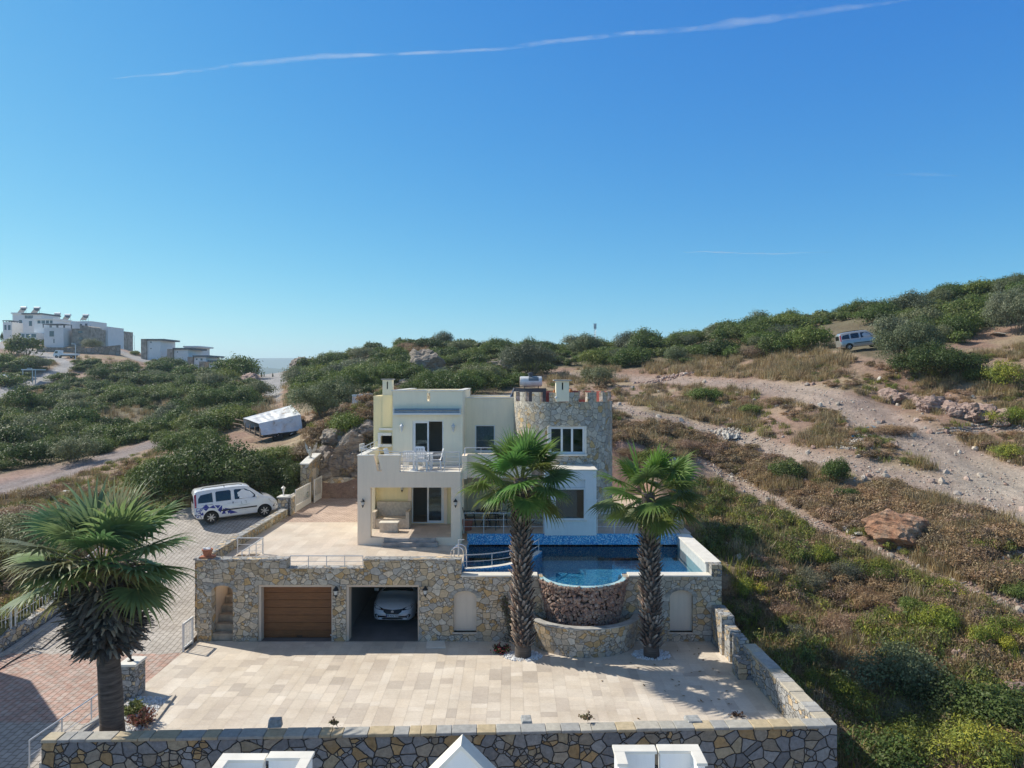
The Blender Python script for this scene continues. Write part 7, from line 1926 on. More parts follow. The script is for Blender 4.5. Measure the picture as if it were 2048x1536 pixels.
t.bump(t.noise(o_, 4, 5, 0.7), 0.5, 0.06); t.fin(t.ramp(n1_, [(0.32,(0.42,0.33,0.25)),(0.40,(0.66,0.66,0.66)),(0.6,(0.80,0.81,0.82))]), 0.45)
mb.build('tarpaulin', t.mat, tr_, smooth=True)
mb = MB(); q = [c['fbl'],c['fbr'],c['bbr'],c['bbl']]; mb.add([(v.x,v.y,v.z+0.15) for v in q]+[(v.x,v.y,v.z-0.05) for v in q], [(0,1,2,3),(7,6,5,4),(0,4,5,1),(1,5,6,2),(2,6,7,3),(3,7,4,0)]); mb.build('bed', M['dark'], tr_)
for k, (px, py, Y) in enumerate(((556,876,57.6),(588,871,58.6),(560,868,60.5))):
    p = at(px, py, Y); mb = MB(); mb.lathe((p.x,p.y,p.z), [(0.2,-0.12),(0.42,-0.12),(0.45,0),(0.42,0.12),(0.2,0.12)], 20, axis='y'); mb.build('wheel', M['rubber'], tr_, smooth=True)
mb = MB(); wd = plain('old_timber', (0.30,0.22,0.16), 0.9, 0, 0.25, 5)
for a, b in (((484,852,59),(526,872,56.5)),((482,858,59),(524,880,56.4)),((470,838,60),(487,842,59.6)),((466,846,60),(486,850,59.6)),((468,854,60),(487,856,59.6))): mb.tube([at(*a), at(*b)], 0.05, 5)
mb.build('side_rails', wd, tr_)
mb = MB()
for px in (490, 500, 510, 520): mb.tube([at(px,845+(px-490)*0.4,58.5-(px-490)*0.06), at(px,862+(px-490)*0.5,58.5-(px-490)*0.06)], 0.05, 5)
mb.build('side_posts', wd, tr_)
# ================================================================ FAR HOUSES, ROCKS, SMALL THINGS, NEIGHBOURS
DG = tinted('far_window_glass', (0.06,0.08,0.11), 0.1); SLATE = plain('grey_roof_slab', (0.14,0.16,0.18), 0.8); STN = plain('far_stone', (0.42,0.36,0.30), 0.9, 0, 0.25, 1.2)
def villa(x0, x1, yt, yb, Y, label, wins=(), mat=None, roof=None, pergola=None, dep=9, heaters=0, stone=None, over=(0,0)):
    base = at((x0+x1)/2, yb, Y); r_ = thing('villa', label, 'house', base); mat = mat or M['white_plaster']
    X0, X1, ZT, ZB = X(x0,Y), X(x1,Y), Z(yt,Y), Z(yb,Y)-3
    mb = MB(); mb.box(X0,X1,Y,Y+dep,ZB,ZT); mb.build('wall', mat, r_)
    mb = MB()
    if roof: mb.box(X0-0.2-over[0],X1+0.3+over[1],Y-0.5,Y+dep+0.3,ZT,ZT+0.45); mb.build('roof', roof, r_)
    else: mb.box(X0-0.05,X1+0.05,Y-0.06,Y+0.25,ZT,ZT+0.12); mb.box(X0-0.05,X0+0.2,Y+0.25,Y+dep,ZT,ZT+0.12); mb.box(X1-0.2,X1+0.05,Y+0.25,Y+dep,ZT,ZT+0.12); mb.build('parapet', mat, r_)
    for (a, b, c_, d) in wins:
        mb = MB(); mb.box(X(a,Y),X(b,Y),Y-0.03,Y+0.02,Z(d,Y),Z(c_,Y)); w = mb.build('window', DG, r_)
        mb = MB(); mb.box(X(a,Y)-0.1,X(b,Y)+0.1,Y-0.12,Y-0.031,Z(d,Y)-0.12,Z(d,Y)-0.001); mb.build('sill', mat, w)
    if pergola:
        a, b, c_ = pergola; mb = MB(); mb.box(X(a,Y),X(b,Y),Y-0.3,Y+4,Z(c_,Y)-0.15,Z(c_,Y)+0.05)
        for px in np.linspace(a, b, 4):
            for yy_ in (Y+0.1, Y+3.8): mb.box(X(px,Y)-0.09,X(px,Y)+0.09,yy_-0.09,yy_+0.09,ZT+0.12,Z(c_,Y)-0.15)
        mb.build('pergola', SLATE, r_)
    if stone:
        a, b, c_ = stone; mb = MB(); mb.box(X(a,Y),X(b,Y),Y-0.6,Y+dep-1,ZB,Z(c_,Y)); mb.build('stone_wing', STN, r_)
    for k in range(heaters):
        hx = X0+(X1-X0)*(0.35+0.3*k); mb = MB(); zz = ZT+0.7
        mb.add([(hx-1,Y+2,zz),(hx+1,Y+2,zz),(hx+1.0,Y+3.4,zz+1.4),(hx-1.0,Y+3.4,zz+1.4),(hx-1,Y+2.05,zz-0.1),(hx+1,Y+2.05,zz-0.1),(hx+1,Y+3.45,zz+1.3),(hx-1,Y+3.45,zz+1.3)], [(0,1,2,3),(7,6,5,4),(0,4,5,1),(1,5,6,2),(2,6,7,3),(3,7,4,0)])
        for sx in (-0.9,0.9): mb.tube([(hx+sx,Y+2.1,ZT),(hx+sx,Y+2.1,zz)],0.06,4); mb.tube([(hx+sx,Y+3.4,ZT),(hx+sx,Y+3.4,zz+1.3)],0.06,4)
        hh = mb.build('solar_heater', SLATE, r_)
        mb = MB(); mb.lathe((0,Y+3.6,zz+1.75), [(0.05,hx-1),(0.38,hx-0.95),(0.38,hx+0.95),(0.05,hx+1)], 12, axis='x'); mb.build('tank', M['rail'], hh)
    return r_
villa(6,24,645,664,232,'leftmost white house with an open columned terrace on the left hilltop',[(9,13,650,660),(16,21,650,660)],pergola=(6,24,641))
villa(25,47,628,666,238,'tall white house at the top left of the hilltop cluster',[(38,44,640,652),(31,46,654,658)],heaters=1,roof=M['white_plaster'])
villa(46,84,629,668,230,'wide white house with a high window band and a dark roof slab on the hilltop',[(50+2.7*k,52+2.7*k,631,637) for k in range(6)]+[(58,64,642,652)],roof=SLATE,heaters=1)
villa(68,106,639,678,222,'white hilltop house with a row of four blue windows under its flat roof',[(75,81,641,647),(83,90,641,647),(92,98,641,647),(100,105,641,647)],roof=M['white_plaster'])
villa(88,127,656,688,212,'white cube house with a dark rooftop pergola in front of the hilltop cluster',[(99,108,662,673),(107,109,678,686)],pergola=(86,127,648))
villa(40,73,666,680,218,'low white house with three dark openings below the hilltop cluster',[(43,49,668,675),(52,60,668,675),(63,72,668,675)])
villa(110,145,643,672,236,'white house with a vaulted roof room behind the pergola cube house',[(137,142,652,660)],heaters=1)
villa(96,112,640,660,240,'small white house behind the blue window house on the hilltop',[(100,104,645,652)],heaters=1)
villa(146,183,643,670,240,'white house with a rounded roof behind the stone house on the hilltop',[(150,154,648,653),(160,164,648,653),(170,175,647,653)],heaters=1)
vs_ = villa(143,181,658,686,214,'brown stone house with a curved roof line on the hilltop',[(156,165,662,666),(158,165,675,679)],mat=STN,dep=8)
mb = MB(); Y = 213.9; mb.slab([[(X(160,Y),Z(658,Y)),(X(181,Y),Z(658,Y)),(X(180,Y),Z(654,Y)),(X(173,Y),Z(651.5,Y)),(X(166,Y),Z(651,Y)),(X(160,Y),Z(650.5,Y))]], Y, Y+6, 'xz'); mb.build('curved_roof', STN, vs_)
villa(184,216,654,687,222,'large plain white house at the right end of the hilltop cluster',[(190,194,662,667),(201,205,662,667),(190,193,676,681)],roof=None)
villa(215,236,662,686,228,'dark stone house at the far right edge of the hilltop cluster',[(219,224,668,674)],mat=STN)
villa(294,321,681,704,205,'white flat roofed villa with a stone wing standing alone right of the hilltop cluster',[(301,303,683,686),(301,303,696,698)],roof=SLATE,stone=(284,294.5,678),over=(0,1.0))
villa(348,376,699,718,198,'first of the stepped white villas, with a dark roof slab and a stone side wing',[(354,356,703,705)],roof=SLATE,stone=(336,347,698),over=(0,1.0))
villa(369,394,695,712,215,'tall pale villa with a balcony standing behind the stepped villas',[(391,394,700,710)],roof=M['white_plaster'],over=(0,0.8))
villa(388,412,714,728,194,'second of the stepped white villas, lower down and half hidden by bushes',[(392,395,717,720),(401,405,717,721)],roof=SLATE,stone=(377,387,714),over=(0,1.0))
villa(418,441,724,742,190,'lowest of the stepped white villas with a glazed balcony at its right',[(437,441,731,736)],roof=SLATE,stone=(400,409,723),over=(0,1.2))
# long stone wall behind the truck
p0, p1 = hit(74, 706, 150), hit(239, 712, 150); mb = MB(); n = 12
Yw = 200
mb.slab([[(X(73,Yw),Z(722,Yw)-1),(X(239,Yw),Z(716,Yw)-1),(X(239,Yw),Z(690,Yw)),(X(180,Yw),Z(696,Yw)),(X(73,Yw),Z(694,Yw))]], Yw, Yw+0.6, 'xz')
tag(mb.build('stone_wall', rubble('far_wall_stone', [(3,(0.33,0.29,0.24)),(2,(0.28,0.27,0.25)),(1,(0.38,0.33,0.26))], (0.12,0.11,0.10), 0.7, 0.05)), 'long stone retaining wall below the hilltop houses, behind the truck', 'wall')
def cypress(px, py, hpx, label):
    p = hit(px, py, 90); h = hpx*p.y/F; g = crown_proto('c', int(px), 700, 0.09, 8, G_DARK, 1.0, upright=1.0); V_ = g[0].copy()
    V_[:,0] *= 0.22*h/1.0*0.8; V_[:,1] *= 0.22*h*0.8; V_[:,2] = V_[:,2]/V_[:,2].max()*h
    k = (1-np.clip(V_[:,2]/h, 0, 1)**1.6)*1.1+0.05; V_[:,0] *= k; V_[:,1] *= k
    r_ = thing('cypress_tree', label, 'tree', (p.x, p.y, p.z-0.2)); mesh_arr('crown', V_, g[1], g[2], M['leaf'], r_); mb = MB(); mb.tube([(0,0,-0.3),(0,0,h*0.8)], [0.12,0.03], 6); mb.build('trunk', M['bark'], r_, loc=(0,0,0))
cypress(17,682,30,'tall cypress at the left end of the hilltop cluster'); cypress(4,684,24,'short cypress at the left edge of the picture on the hilltop')
cypress(523,754,14,'left one of the three small cypresses at the end of the valley road'); cypress(528,754,12,'middle one of the three small cypresses at the end of the valley road'); cypress(545,754,13,'right one of the three small cypresses at the end of the valley road')
src_p = [o for o in col.objects if o.name.startswith('palm_tree') and 'right of the stone cascade' in o.get('label', '')][0]
for (px, py, s_, lab) in ((193,686,0.85,'small palm in front of the plain white hilltop house'),(222,692,0.75,'small palm below the dark stone hilltop house')):
    p = hit(px, py, 150); dup(src_p, (p.x, p.y, p.z), (0,0,1.3), s_, lab)
def lamp(px, py, hpx, label, Ymin=100):
    p = hit(px, py, Ymin); h = hpx*p.y/F; r_ = thing('street_lamp', label, 'street lamp', p, 0, 'street lamps on the left hill')
    mb = MB(); mb.tube([(0,0,-0.5),(0,0,h*0.93),(-0.25,0,h)], 0.10, 6); mb.build('pole', M['rail'], r_, loc=(0,0,0)); mb = MB(); mb.box(-1.1,-0.2,-0.15,0.15,h-0.02,h+0.12); mb.build('lamp_head', M['rail'], r_, loc=(0,0,0))
lamp(151,720,32,'street lamp in front of the long stone wall'); lamp(247,700,36,'tall street lamp right of the hilltop cluster'); lamp(268,698,27,'street lamp just left of the lone flat roofed villa'); lamp(65,768,30,'lamp post beside the shaded lower road')
for (a, b, py, Y, lab) in ((17,40,719,165,'pale green flat carport roof among the trees at the left edge'),(42,70,738,150,'white flat carport roof beside the lower road')):
    r_ = thing('carport', lab, 'carport', at((a+b)/2, py+8, Y)); mb = MB(); mb.box(X(a,Y),X(b,Y),Y,Y+3.5,Z(py,Y)-0.25,Z(py,Y)); mb.build('roof', M['white_plaster'], r_)
    for px in (a+1.5, b-1.5):
        mb = MB(); mb.box(X(px,Y)-0.07,X(px,Y)+0.07,Y+0.3,Y+0.45,Z(py,Y)-4,Z(py,Y)-0.25); mb.build('post', M['rail'], r_)
TL_ = []
for (px, py, s_, k) in ((118,688,2.4,'mid'),(136,690,2.2,'far'),(92,690,2.0,'olive'),(200,690,2.4,'far'),(60,690,2.2,'far'),(330,716,2.0,'far'),(388,724,2.2,'mid'),(412,736,2.0,'far'),(12,745,4,'far'),(45,742,3.5,'far'),(20,775,4,'far'),(60,728,3.2,'far'),(110,690,3,'mid'),(182,700,3.6,'olive'),(160,690,3,'far'),(230,690,2.6,'far'),(30,690,3,'mid'),(470,762,5.5,'dark'),(440,742,3.5,'dark'),(405,752,3,'dark'),(350,742,4,'dark'),(318,748,4,'dark'),(330,728,2.5,'mid'),(270,710,1.8,'mid'),(5,735,4,'mid'),(75,742,3.4,'olive')):
    p = hit(px, py, 100); TL_.append((plant1('tree', k, p.x, p.y, p.z-0.3, s_, s_*(0.8+0.3*rr.random()), {'far':'dark green garden tree among the houses of the left hill','mid':'bright green garden tree among the houses of the left hill','olive':'grey green garden tree among the houses of the left hill','dark':'dense dark tree on the slope below the stepped villas'}[k], 'tree', 'garden trees on the left hill', rr), px))
finish_labels(TL_)
# radio mast on the ridge
x_, y_ = X(1190,150), 150; zb_ = H(x_, y_); zt_ = Z(648,150); r_ = thing('radio_mast', 'thin lattice radio mast on the far ridge against the sky', 'mast', (x_, y_, zb_))
mb = MB(); w = 0.16
for sx, sy in ((-1,-1),(1,-1),(1,1),(-1,1)): mb.tube([(sx*w,sy*w,0),(sx*w,sy*w,zt_-zb_)], 0.03, 4)
k = 0.0
while k < zt_-zb_-0.5: mb.tube([(-w,-w,k),(w,-w,k+0.5)], 0.02, 3); mb.tube([(w,-w,k),(-w,-w,k+0.5)], 0.02, 3); mb.tube([(w,w,k),(w,-w,k+0.5)], 0.02, 3); k += 0.5
mb.build('lattice', M['rail'], r_, loc=(0,0,0)); mb = MB(); mb.box(-0.3,0.3,-0.12,-0.02,zt_-zb_-1.0,zt_-zb_+0.1); mb.build('antenna_panel', M['pvc'], r_, loc=(0,0,0))
# --- beehives
for k, (px, lab) in enumerate(((712,'left white beehive on the slope beside the house'),(722,'middle white beehive on the slope beside the house'),(738,'right low white beehive next to the house wall'))):
    p = at(px, 807 if k < 2 else 806, 50); zz = H(p.x, 50); zz = max(zz, p.z-0.1) ; r_ = thing('beehive', lab, 'beehive', (p.x, 50, zz), 0, 'white beehives beside the house'); h = 0.62 if k < 2 else 0.45
    mb = MB(); mb.box(-0.2,0.2,-0.25,0.25,0.1,h); mb.build('hive_box', M['white_plaster'], r_, loc=(0,0,0), bevel=0.01); mb = MB(); mb.box(-0.23,0.23,-0.28,0.28,h+0.002,h+0.1); mb.build('lid', M['rail'], r_, loc=(0,0,0)); mb = MB(); mb.box(-0.2,0.2,-0.25,0.25,-0.6,0.098); mb.build('stand', M['terracotta'] if k == 2 else M['concrete'], r_, loc=(0,0,0))
# --- rocks
def rockmat(name, a, b, c_):
    t = NT(name); o_ = t.obj(); n1_ = t.noise(o_, 1.3, 7, 0.72); mp = t.n('Mapping', {'Vector': o_, 'Rotation': (0.5,0.4,0.2), 'Scale': (1,1,3.5)}); n2_ = t.noise(mp.outputs[0], 2.0, 6, 0.65)
    c = t.ramp(n1_, [(0.3, a), (0.5, b), (0.7, c_)]); c = t.mix(1.0, c, t.ramp(n2_, [(0.35,(0.55,)*3),(0.5,(1.0,)*3),(0.7,(1.2,)*3)]), 'MULTIPLY')
    t.bump(t.math('ADD', t.math('MULTIPLY', n2_, 1.2), n1_), 1.0, 0.15); return t.fin(c, 0.9)
M['rock_red'] = rockmat('red_rock', (0.27,0.12,0.07), (0.42,0.24,0.15), (0.52,0.42,0.32)); M['rock_grey'] = rockmat('grey_rock', (0.19,0.16,0.14), (0.30,0.25,0.21), (0.42,0.37,0.31)); M['rock_pink'] = rockmat('pink_rock', (0.26,0.17,0.14), (0.38,0.27,0.23), (0.47,0.38,0.34))
def rock(px, py, sx, sy, sz, seed, mat, label, group=None, rot=(0,0,0), up=0.25, Y=None, name='rock', cat='rock'):
    p = hit(px, py, Y or 18); rv, rf = rock_mesh(1.0, seed, 5, 0.42)
    out = []
    for v in rv:
        q = v + v.normalized()*0.10*noise.noise(v*3.5+Vector((seed,0,0))) + v.normalized()*(0.05*noise.noise(v*9)-0.16*abs(noise.noise(v*2.3+Vector((0,seed,4)))))
        out.append(Vector((q.x*sx, q.y*sy, q.z*sz)))
    mb = MB(); mb.add(out, rf); o = mb.build(name, mat, smooth=True, recalc=False); o.data.set_sharp_from_angle(angle=R(22)); o.location = (p.x, p.y, p.z+sz*up); o.rotation_euler = rot
    return tag(o, label, cat, group)
rock(1795,1092,1.75,0.9,1.05,3,M['rock_red'],'huge orange red boulder beside the gravel path',rot=(0.0,0.18,-0.5),up=0.45,name='boulder',cat='boulder')
rock(1728,1058,0.55,0.35,0.28,5,M['rock_pink'],'pale slab leaning on the left end of the orange boulder',rot=(0,0.2,0.2))
rock(2035,1410,0.75,0.5,0.45,8,M['rock_pink'],'smooth pinkish boulder at the right edge of the lower slope',up=0.3,name='boulder',cat='boulder')
RG = 'grey rocks on the bank left of the house'
for i, (px, py, a, b, c_, rz, lab) in enumerate(((688,945,1.5,1.1,1.8,0.4,'tallest split grey rock above the rubble retaining wall'),(712,905,1.3,1.0,1.5,1.2,'dark blue grey rock high on the bank beside the house'),(655,935,1.2,1.0,1.1,2.0,'rounded grey rock left of the split rock'),(725,945,1.4,1.0,1.2,0.1,'brownish rock just left of the balcony corner'),(670,895,1.1,0.9,0.9,2.6,'pale slanting rock at the top of the bank'),(735,880,1.3,1.0,1.0,0.9,'dark rock half behind the left corner of the house'),(645,962,0.9,0.7,0.5,0.5,'low rock lying just above the retaining wall'))):
    rock(px, py, a, b, c_, 20+i, M['rock_grey'], lab, RG, (0.2,0.1,rz), 0.3)
rock(850,752,3.2,2.0,2.4,31,M['rock_grey'],'grey crag rising out of the maquis behind the house roof',up=0.5,Y=70); rock(842,778,2.4,1.2,0.9,32,M['rock_grey'],'long low rock just above the main roof',up=0.4,Y=60); rock(1012,740,1.8,1.2,1.2,33,M['rock_grey'],'rocky patch in the maquis left of the water tank',up=0.4,Y=70)
rock(608,738,4.5,3.0,1.7,34,M['rock_grey'],'rocky knob at the left foot of the wooded ridge',up=0.3,Y=100); rock(500,768,2.6,2.0,1.5,35,M['rock_pink'],'brown rock mound beside the end of the valley road',up=0.3,Y=100)
g = random.Random(12); RL_ = []
for i in range(34):
    f_ = i/33; px = 1770+240*f_+g.uniform(-10,10); py = 793+52*f_+g.uniform(-7,8); s_ = 0.35+0.6*g.random()
    if 1865 < px < 1900 and py > 850: continue
    RL_.append((rock(px, py, s_*1.6, s_*0.8, s_*0.9, 50+i % 9, M['rock_pink'], 'reddish rock in the cut bank above the dirt track', 'reddish rocks in the cut bank above the dirt track', (0.3*g.random(),0.3*g.random(),g.random()*3), 0.05), px))
finish_labels(RL_)
# rubble heap
def heap(name, px, py, n, rx, ry, hh, s0, s1, pal, label, seed, kind='stuff'):
    p = hit(px, py); g = random.Random(seed); sp = []
    for _ in range(n):
        a, d = g.random()*6.28, math.sqrt(g.random()); x, y = p.x+rx*d*math.cos(a), p.y+ry*d*math.sin(a); sp.append(((x, y, H(x,y)+hh*(1-d)*g.random()), g.uniform(s0, s1)))
    return tag(pile(name, sp, rocks, M['lava'], pal, seed=seed), label, None, kind=kind)
PK = [(0.40,0.28,0.23),(0.34,0.23,0.19),(0.46,0.35,0.30)]; WH = [(0.52,0.46,0.39),(0.45,0.39,0.33),(0.60,0.55,0.48)]
heap('rubble', 1915,1340,320,0.95,1.3,0.6,0.05,0.16,PK,'heap of reddish rubble on the lower slope',1); heap('rubble', 1712,884,420,2.0,1.6,0.1,0.05,0.16,WH,'spread of white broken stones beside the track junction',2); heap('rubble', 1450,868,90,1.2,0.8,0.2,0.06,0.2,WH,'pale rubble beside the crumpled white sheet',3)
heap('rubble', 1330,760,200,3.5,1.5,0.3,0.08,0.3,PK,'stones along the upper edge of the dirt track',4); heap('rubble', 1500,950,110,2.2,1.2,0.1,0.05,0.16,WH,'pale stones beside the gravel path',5)
sp = []; g = random.Random(31)
for _ in range(4200):
    px, py = g.uniform(1230, 2060), g.uniform(745, 1540)
    if px < 1450+0.5*(py-1150) and py > 1000: continue
    p = hit(px, py); 
    if p.x < 8.8 and p.y < 44.6 or p.y > 110: continue
    if inpoly(np.array(px), np.array(py), HILL): continue
    s_ = min(0.20, 0.026/g.random()**0.62)*(1+p.y/110); sp.append(((p.x, p.y, p.z+s_*0.15), s_))
for l in TR['gravel_path']+TR['dirt_track']:
    for _ in range(900):
        i = g.randrange(len(l)-1); a, b = l[i], l[i+1]; u = g.random(); w = a[2]+(b[2]-a[2])*u; px, py = a[0]+(b[0]-a[0])*u+g.gauss(0,w*0.6), a[1]+(b[1]-a[1])*u+g.gauss(0,w*0.6); p = hit(px, py)
        if p.x < 8.8 and p.y < 44.6: continue
        sp.append(((p.x,p.y,p.z+0.01), 0.02+0.05*g.random()**2*(1+p.y/60)))
tag(pile('loose_stones', sp, rocks, M['lava'], WH+PK+[(0.42,0.37,0.33)]*2, seed=6), 'loose stones scattered over the right hand slope and tracks', None, kind='stuff')
# crumpled white sheet, blue hose, scraps
p = hit(1460, 880); mb = MB(); wrinkled(mb, Vector((p.x-0.6,p.y-0.5,p.z)), Vector((p.x+0.8,p.y-0.3,p.z+0.1)), Vector((p.x+0.8,p.y+0.6,p.z+0.3)), Vector((p.x-0.4,p.y+0.7,p.z+0.4)), 30, 24, 0.45, 7)
tag(mb.build('plastic_sheet', plain('dirty_white_plastic', (0.52,0.50,0.46), 0.6, 0, 0.25, 3), smooth=True), 'crumpled dirty white plastic sheet lying on the brown slope', 'plastic sheet')
pts_ = [hit(px, py)+Vector((0,0,0.12)) for px, py in ((1705,878),(1715,868),(1730,863),(1742,856),(1752,861),(1762,860))]; mb = MB(); mb.tube(pts_, 0.07, 6)
tag(mb.build('hose', plain('blue_plastic', (0.10,0.38,0.60), 0.5)), 'bright blue plastic hose on the white stones by the track', 'hose')
for i, (px, py, s_, lab) in enumerate(((1722,1072,0.35,'white slab of debris left of the orange boulder'),(1930,1040,0.28,'pale scrap on the brown slope right of the orange boulder'),(1890,1333,0.16,'white scrap lying on the reddish rubble heap'),(1995,672,1.0,'grey slab on the upper bank near the right edge'),(140,984,0.45,'white panel lying on the grass left of the driveway'),(1985,888,0.5,'flat pale stone beside the track near the right edge'))):
    p = hit(px, py); mb = MB(); mb.obox((p.x,p.y,p.z+0.06), s_*2, s_*1.1, 0.07, (0.15,0.1,0.4*i), taper=0.8); tag(mb.build('debris', M['white_marble'], bevel=0.01), lab, 'debris')
# --- small plants on the court
def rosette(name, px, py, z, n, L_, cols, label, cat='plant', Y=None, up=0.6):
    p = gz(px, py, z) if Y is None else at(px, py, Y); g = random.Random(int(px)); V_, F_, C_ = [], [], []
    for k in range(n):
        a = g.random()*6.28; s_ = 0.3+0.7*g.random(); b = p+Vector((math.cos(a)*L_*0.15, math.sin(a)*L_*0.15, 0)); d = Vector((math.cos(a)*(1-up*g.random()), math.sin(a)*(1-up*g.random()), up*(0.4+g.random()))).normalized()*L_*s_
        tg = Vector((-math.sin(a), math.cos(a), 0))*0.02; o = len(V_); V_ += [b-tg*0.4, b+tg*0.4, b+d+tg*1.6, b+d-tg*1.6]; F_.append((o,o+1,o+2,o+3)); C_ += [np.array((0.12,0.10,0.05))]*2+[np.array(g.choice(cols))]*2
        for _ in range(5):
            c0 = b+d+Vector((g.gauss(0,0.035), g.gauss(0,0.035), g.gauss(0,0.03))); u = Vector((g.gauss(0,1), g.gauss(0,1), g.gauss(0,1))).normalized()*0.035; v = u.cross(Vector((g.gauss(0,1), g.gauss(0,1), g.gauss(0,1)))).normalized()*0.025
            o = len(V_); V_ += [c0-u, c0-v, c0+u, c0+v]; F_.append((o,o+1,o+2,o+3)); C_ += [np.array(g.choice(cols))*(0.7+0.6*g.random())]*4
    o = mesh_arr(name, V_, F_, np.array(C_), M['leaf']); return tag(o, label, cat)
rosette('succulent', 283,1447,0.05,90,0.42,[(0.20,0.07,0.07),(0.26,0.11,0.10),(0.16,0.10,0.06)],'dark red leaved succulent beside the foot of the left palm')
rosette('shrub', 265,1425,0.03,110,0.36,[(0.15,0.18,0.05),(0.20,0.22,0.07),(0.11,0.15,0.05)],'low yellow green plant on the pebble bed behind the red succulent')
rosette('flower_plant', 1002,1305,0.0,90,0.36,[(0.10,0.15,0.04),(0.07,0.12,0.03),(0.55,0.02,0.09)],'small plant with pink red flowers at the left foot of the middle palm')
rosette('weed', 670,1447,0.93,16,0.12,[(0.18,0.12,0.10),(0.14,0.15,0.07)],'tiny weed in the wall top left of the middle',Y=18.7); rosette('weed', 1171,1438,0.93,22,0.16,[(0.16,0.16,0.07),(0.2,0.14,0.08)],'small weed in the wall coping right of the middle',Y=19.0)
rosette('dry_leaf', 1475,1432,0.02,12,0.14,[(0.12,0.07,0.045)],'dry brown palm scrap on the court near the right corner','dry leaf')
g = random.Random(2); V_, F_, C_ = [], [], []   # climber beside the middle palm
p = gz(1015, 1296); 
for k in range(500):
    f_ = g.random()**0.8; z = 1.75*f_; c0 = Vector((p.x+0.12*math.sin(z*3)+g.gauss(0,0.10*(1-0.4*f_)), FY-0.12+g.gauss(0,0.05), z)); u = Vector((g.gauss(0,1), g.gauss(0,0.6), g.gauss(0,1))).normalized()*0.045; v = u.cross(Vector((g.gauss(0,1), g.gauss(0,1), g.gauss(0,1)))).normalized()*0.03
    o = len(V_); V_ += [c0-u, c0-v, c0+u, c0+v]; F_.append((o,o+1,o+2,o+3)); C_ += [np.array(g.choice([(0.17,0.15,0.12),(0.12,0.15,0.06),(0.24,0.20,0.16)]))]*4
tag(mesh_arr('climbing_plant', V_, F_, np.array(C_), M['leaf']), 'thin half dry climber on the garage wall left of the middle palm', 'plant')
mb = MB(); gx = -12.08; mb.box(gx-0.05,gx+0.01,26.15,26.2,0,1.05); mb.box(gx-0.05,gx+0.01,26.9,26.95,0,1.05); mb.box(gx-0.05,gx+0.01,26.2,26.9,0.98,1.05); mb.box(gx-0.05,gx+0.01,26.2,26.9,0.1,0.16)
for k in range(5): mb.tube([(gx-0.02,26.3+0.12*k,0.16),(gx-0.02,26.3+0.12*k,0.98)], 0.012, 4)
gt = thing('metal_gate', 'small white metal gate at the left corner of the garage wall', 'gate', (gx,26.5,0)); mb.build('gate_frame', M['rail_white'], gt)
g = random.Random(44); V_, F_, C_ = [], [], []
for _ in range(150):
    x, y = (g.gauss(p1.x+0.6, 1.6), g.gauss(25.2, 0.8)) if g.random() < 0.5 else (g.gauss(6.0, 1.4), g.uniform(19.3, 26.5))
    if not (-11.5 < x < 7.4 and 18.9 < y < 27.0) : continue
    a = g.random()*6.28; s_ = 0.03+0.05*g.random(); u = Vector((math.cos(a), math.sin(a), 0.15))*s_; v = Vector((-math.sin(a), math.cos(a), 0.1))*s_*0.45; c0 = Vector((x, y, 0.02)); o = len(V_)
    V_ += [c0-u, c0-v, c0+u, c0+v]; F_.append((o,o+1,o+2,o+3)); C_ += [np.array(g.choice([(0.20,0.12,0.06),(0.28,0.18,0.09),(0.14,0.10,0.06)]))]*4
tag(mesh_arr('fallen_leaves', V_, F_, np.array(C_), M['leaf']), 'dry fallen leaves scattered on the court', None, kind='stuff')
# --- garage clutter
mb = MB(); mb.box(X(700,33),X(740,33),32.6,33.4,0.9,1.0); mb.box(X(700,33),X(738,33),32.7,33.3,0,0.9); tag(mb.build('cabinet', plain('dim_furniture', (0.20,0.19,0.19), 0.8), bevel=0.02), 'dim low cabinet at the back left of the open garage bay', 'cabinet')
# ================================================================ NEIGHBOURS IN FRONT OF THE CAMERA
nb = thing('white_house', 'white house at the bottom edge showing only roof parapets and a gable tip', 'house', (-0.5, 8, -2.2))
mb = MB(); mb.box(-6.0,5.0,2.5,10.2,-2.4,3.0); mb.build('wall', M['white_plaster'], nb)
Yc = 10.72; zc_ = Z(1505,Yc)
def stub(x0, x1, arm, pya, pyb):
    """a roof parapet stub: white wall with a stone coping and one side return"""
    a, b = X(x0,Yc), X(x1,Yc); zt = Z(pya,Yc); xa = a if arm < 0 else b-0.16
    mb = MB(); mb.box(a+0.03,b-0.03,Yc-0.17,Yc-0.03,2.9,zt-0.045); mb.box(xa+0.03,xa+0.13,Yc-0.50,Yc-0.17,2.9,zt-0.045); p = mb.build('parapet', M['white_plaster'], nb)
    mb = MB(); mb.box(a,b,Yc-0.2,Yc,zt-0.043,zt); mb.box(xa,xa+0.16,Yc-0.54,Yc-0.2,zt-0.043,zt); mb.build('coping', M['white_marble'], p, bevel=0.006)
stub(446,537,-1,1506,0); stub(541,630,1,1502,0); stub(1224,1309,-1,1489,0); stub(1312,1396,1,1488,0)
Yg = 10.9; ax_, az_ = X(925,Yg), Z(1468,Yg)
mb = MB(); mb.slab([[(ax_-1.4,az_-1.45),(ax_+1.4,az_-1.45),(ax_,az_-0.05)]], Yg-0.30, Yg-0.04, 'xz'); gp_ = mb.build('gable', M['white_plaster'], nb)
for sg in (-1, 1):
    mb = MB(); mb.slab([[(ax_,az_),(ax_+sg*1.45,az_-1.45),(ax_+sg*1.45-sg*0.055,az_-1.505),(ax_,az_-0.07)]], Yg-0.34, Yg, 'xz'); mb.build('coping', M['white_marble'], gp_)
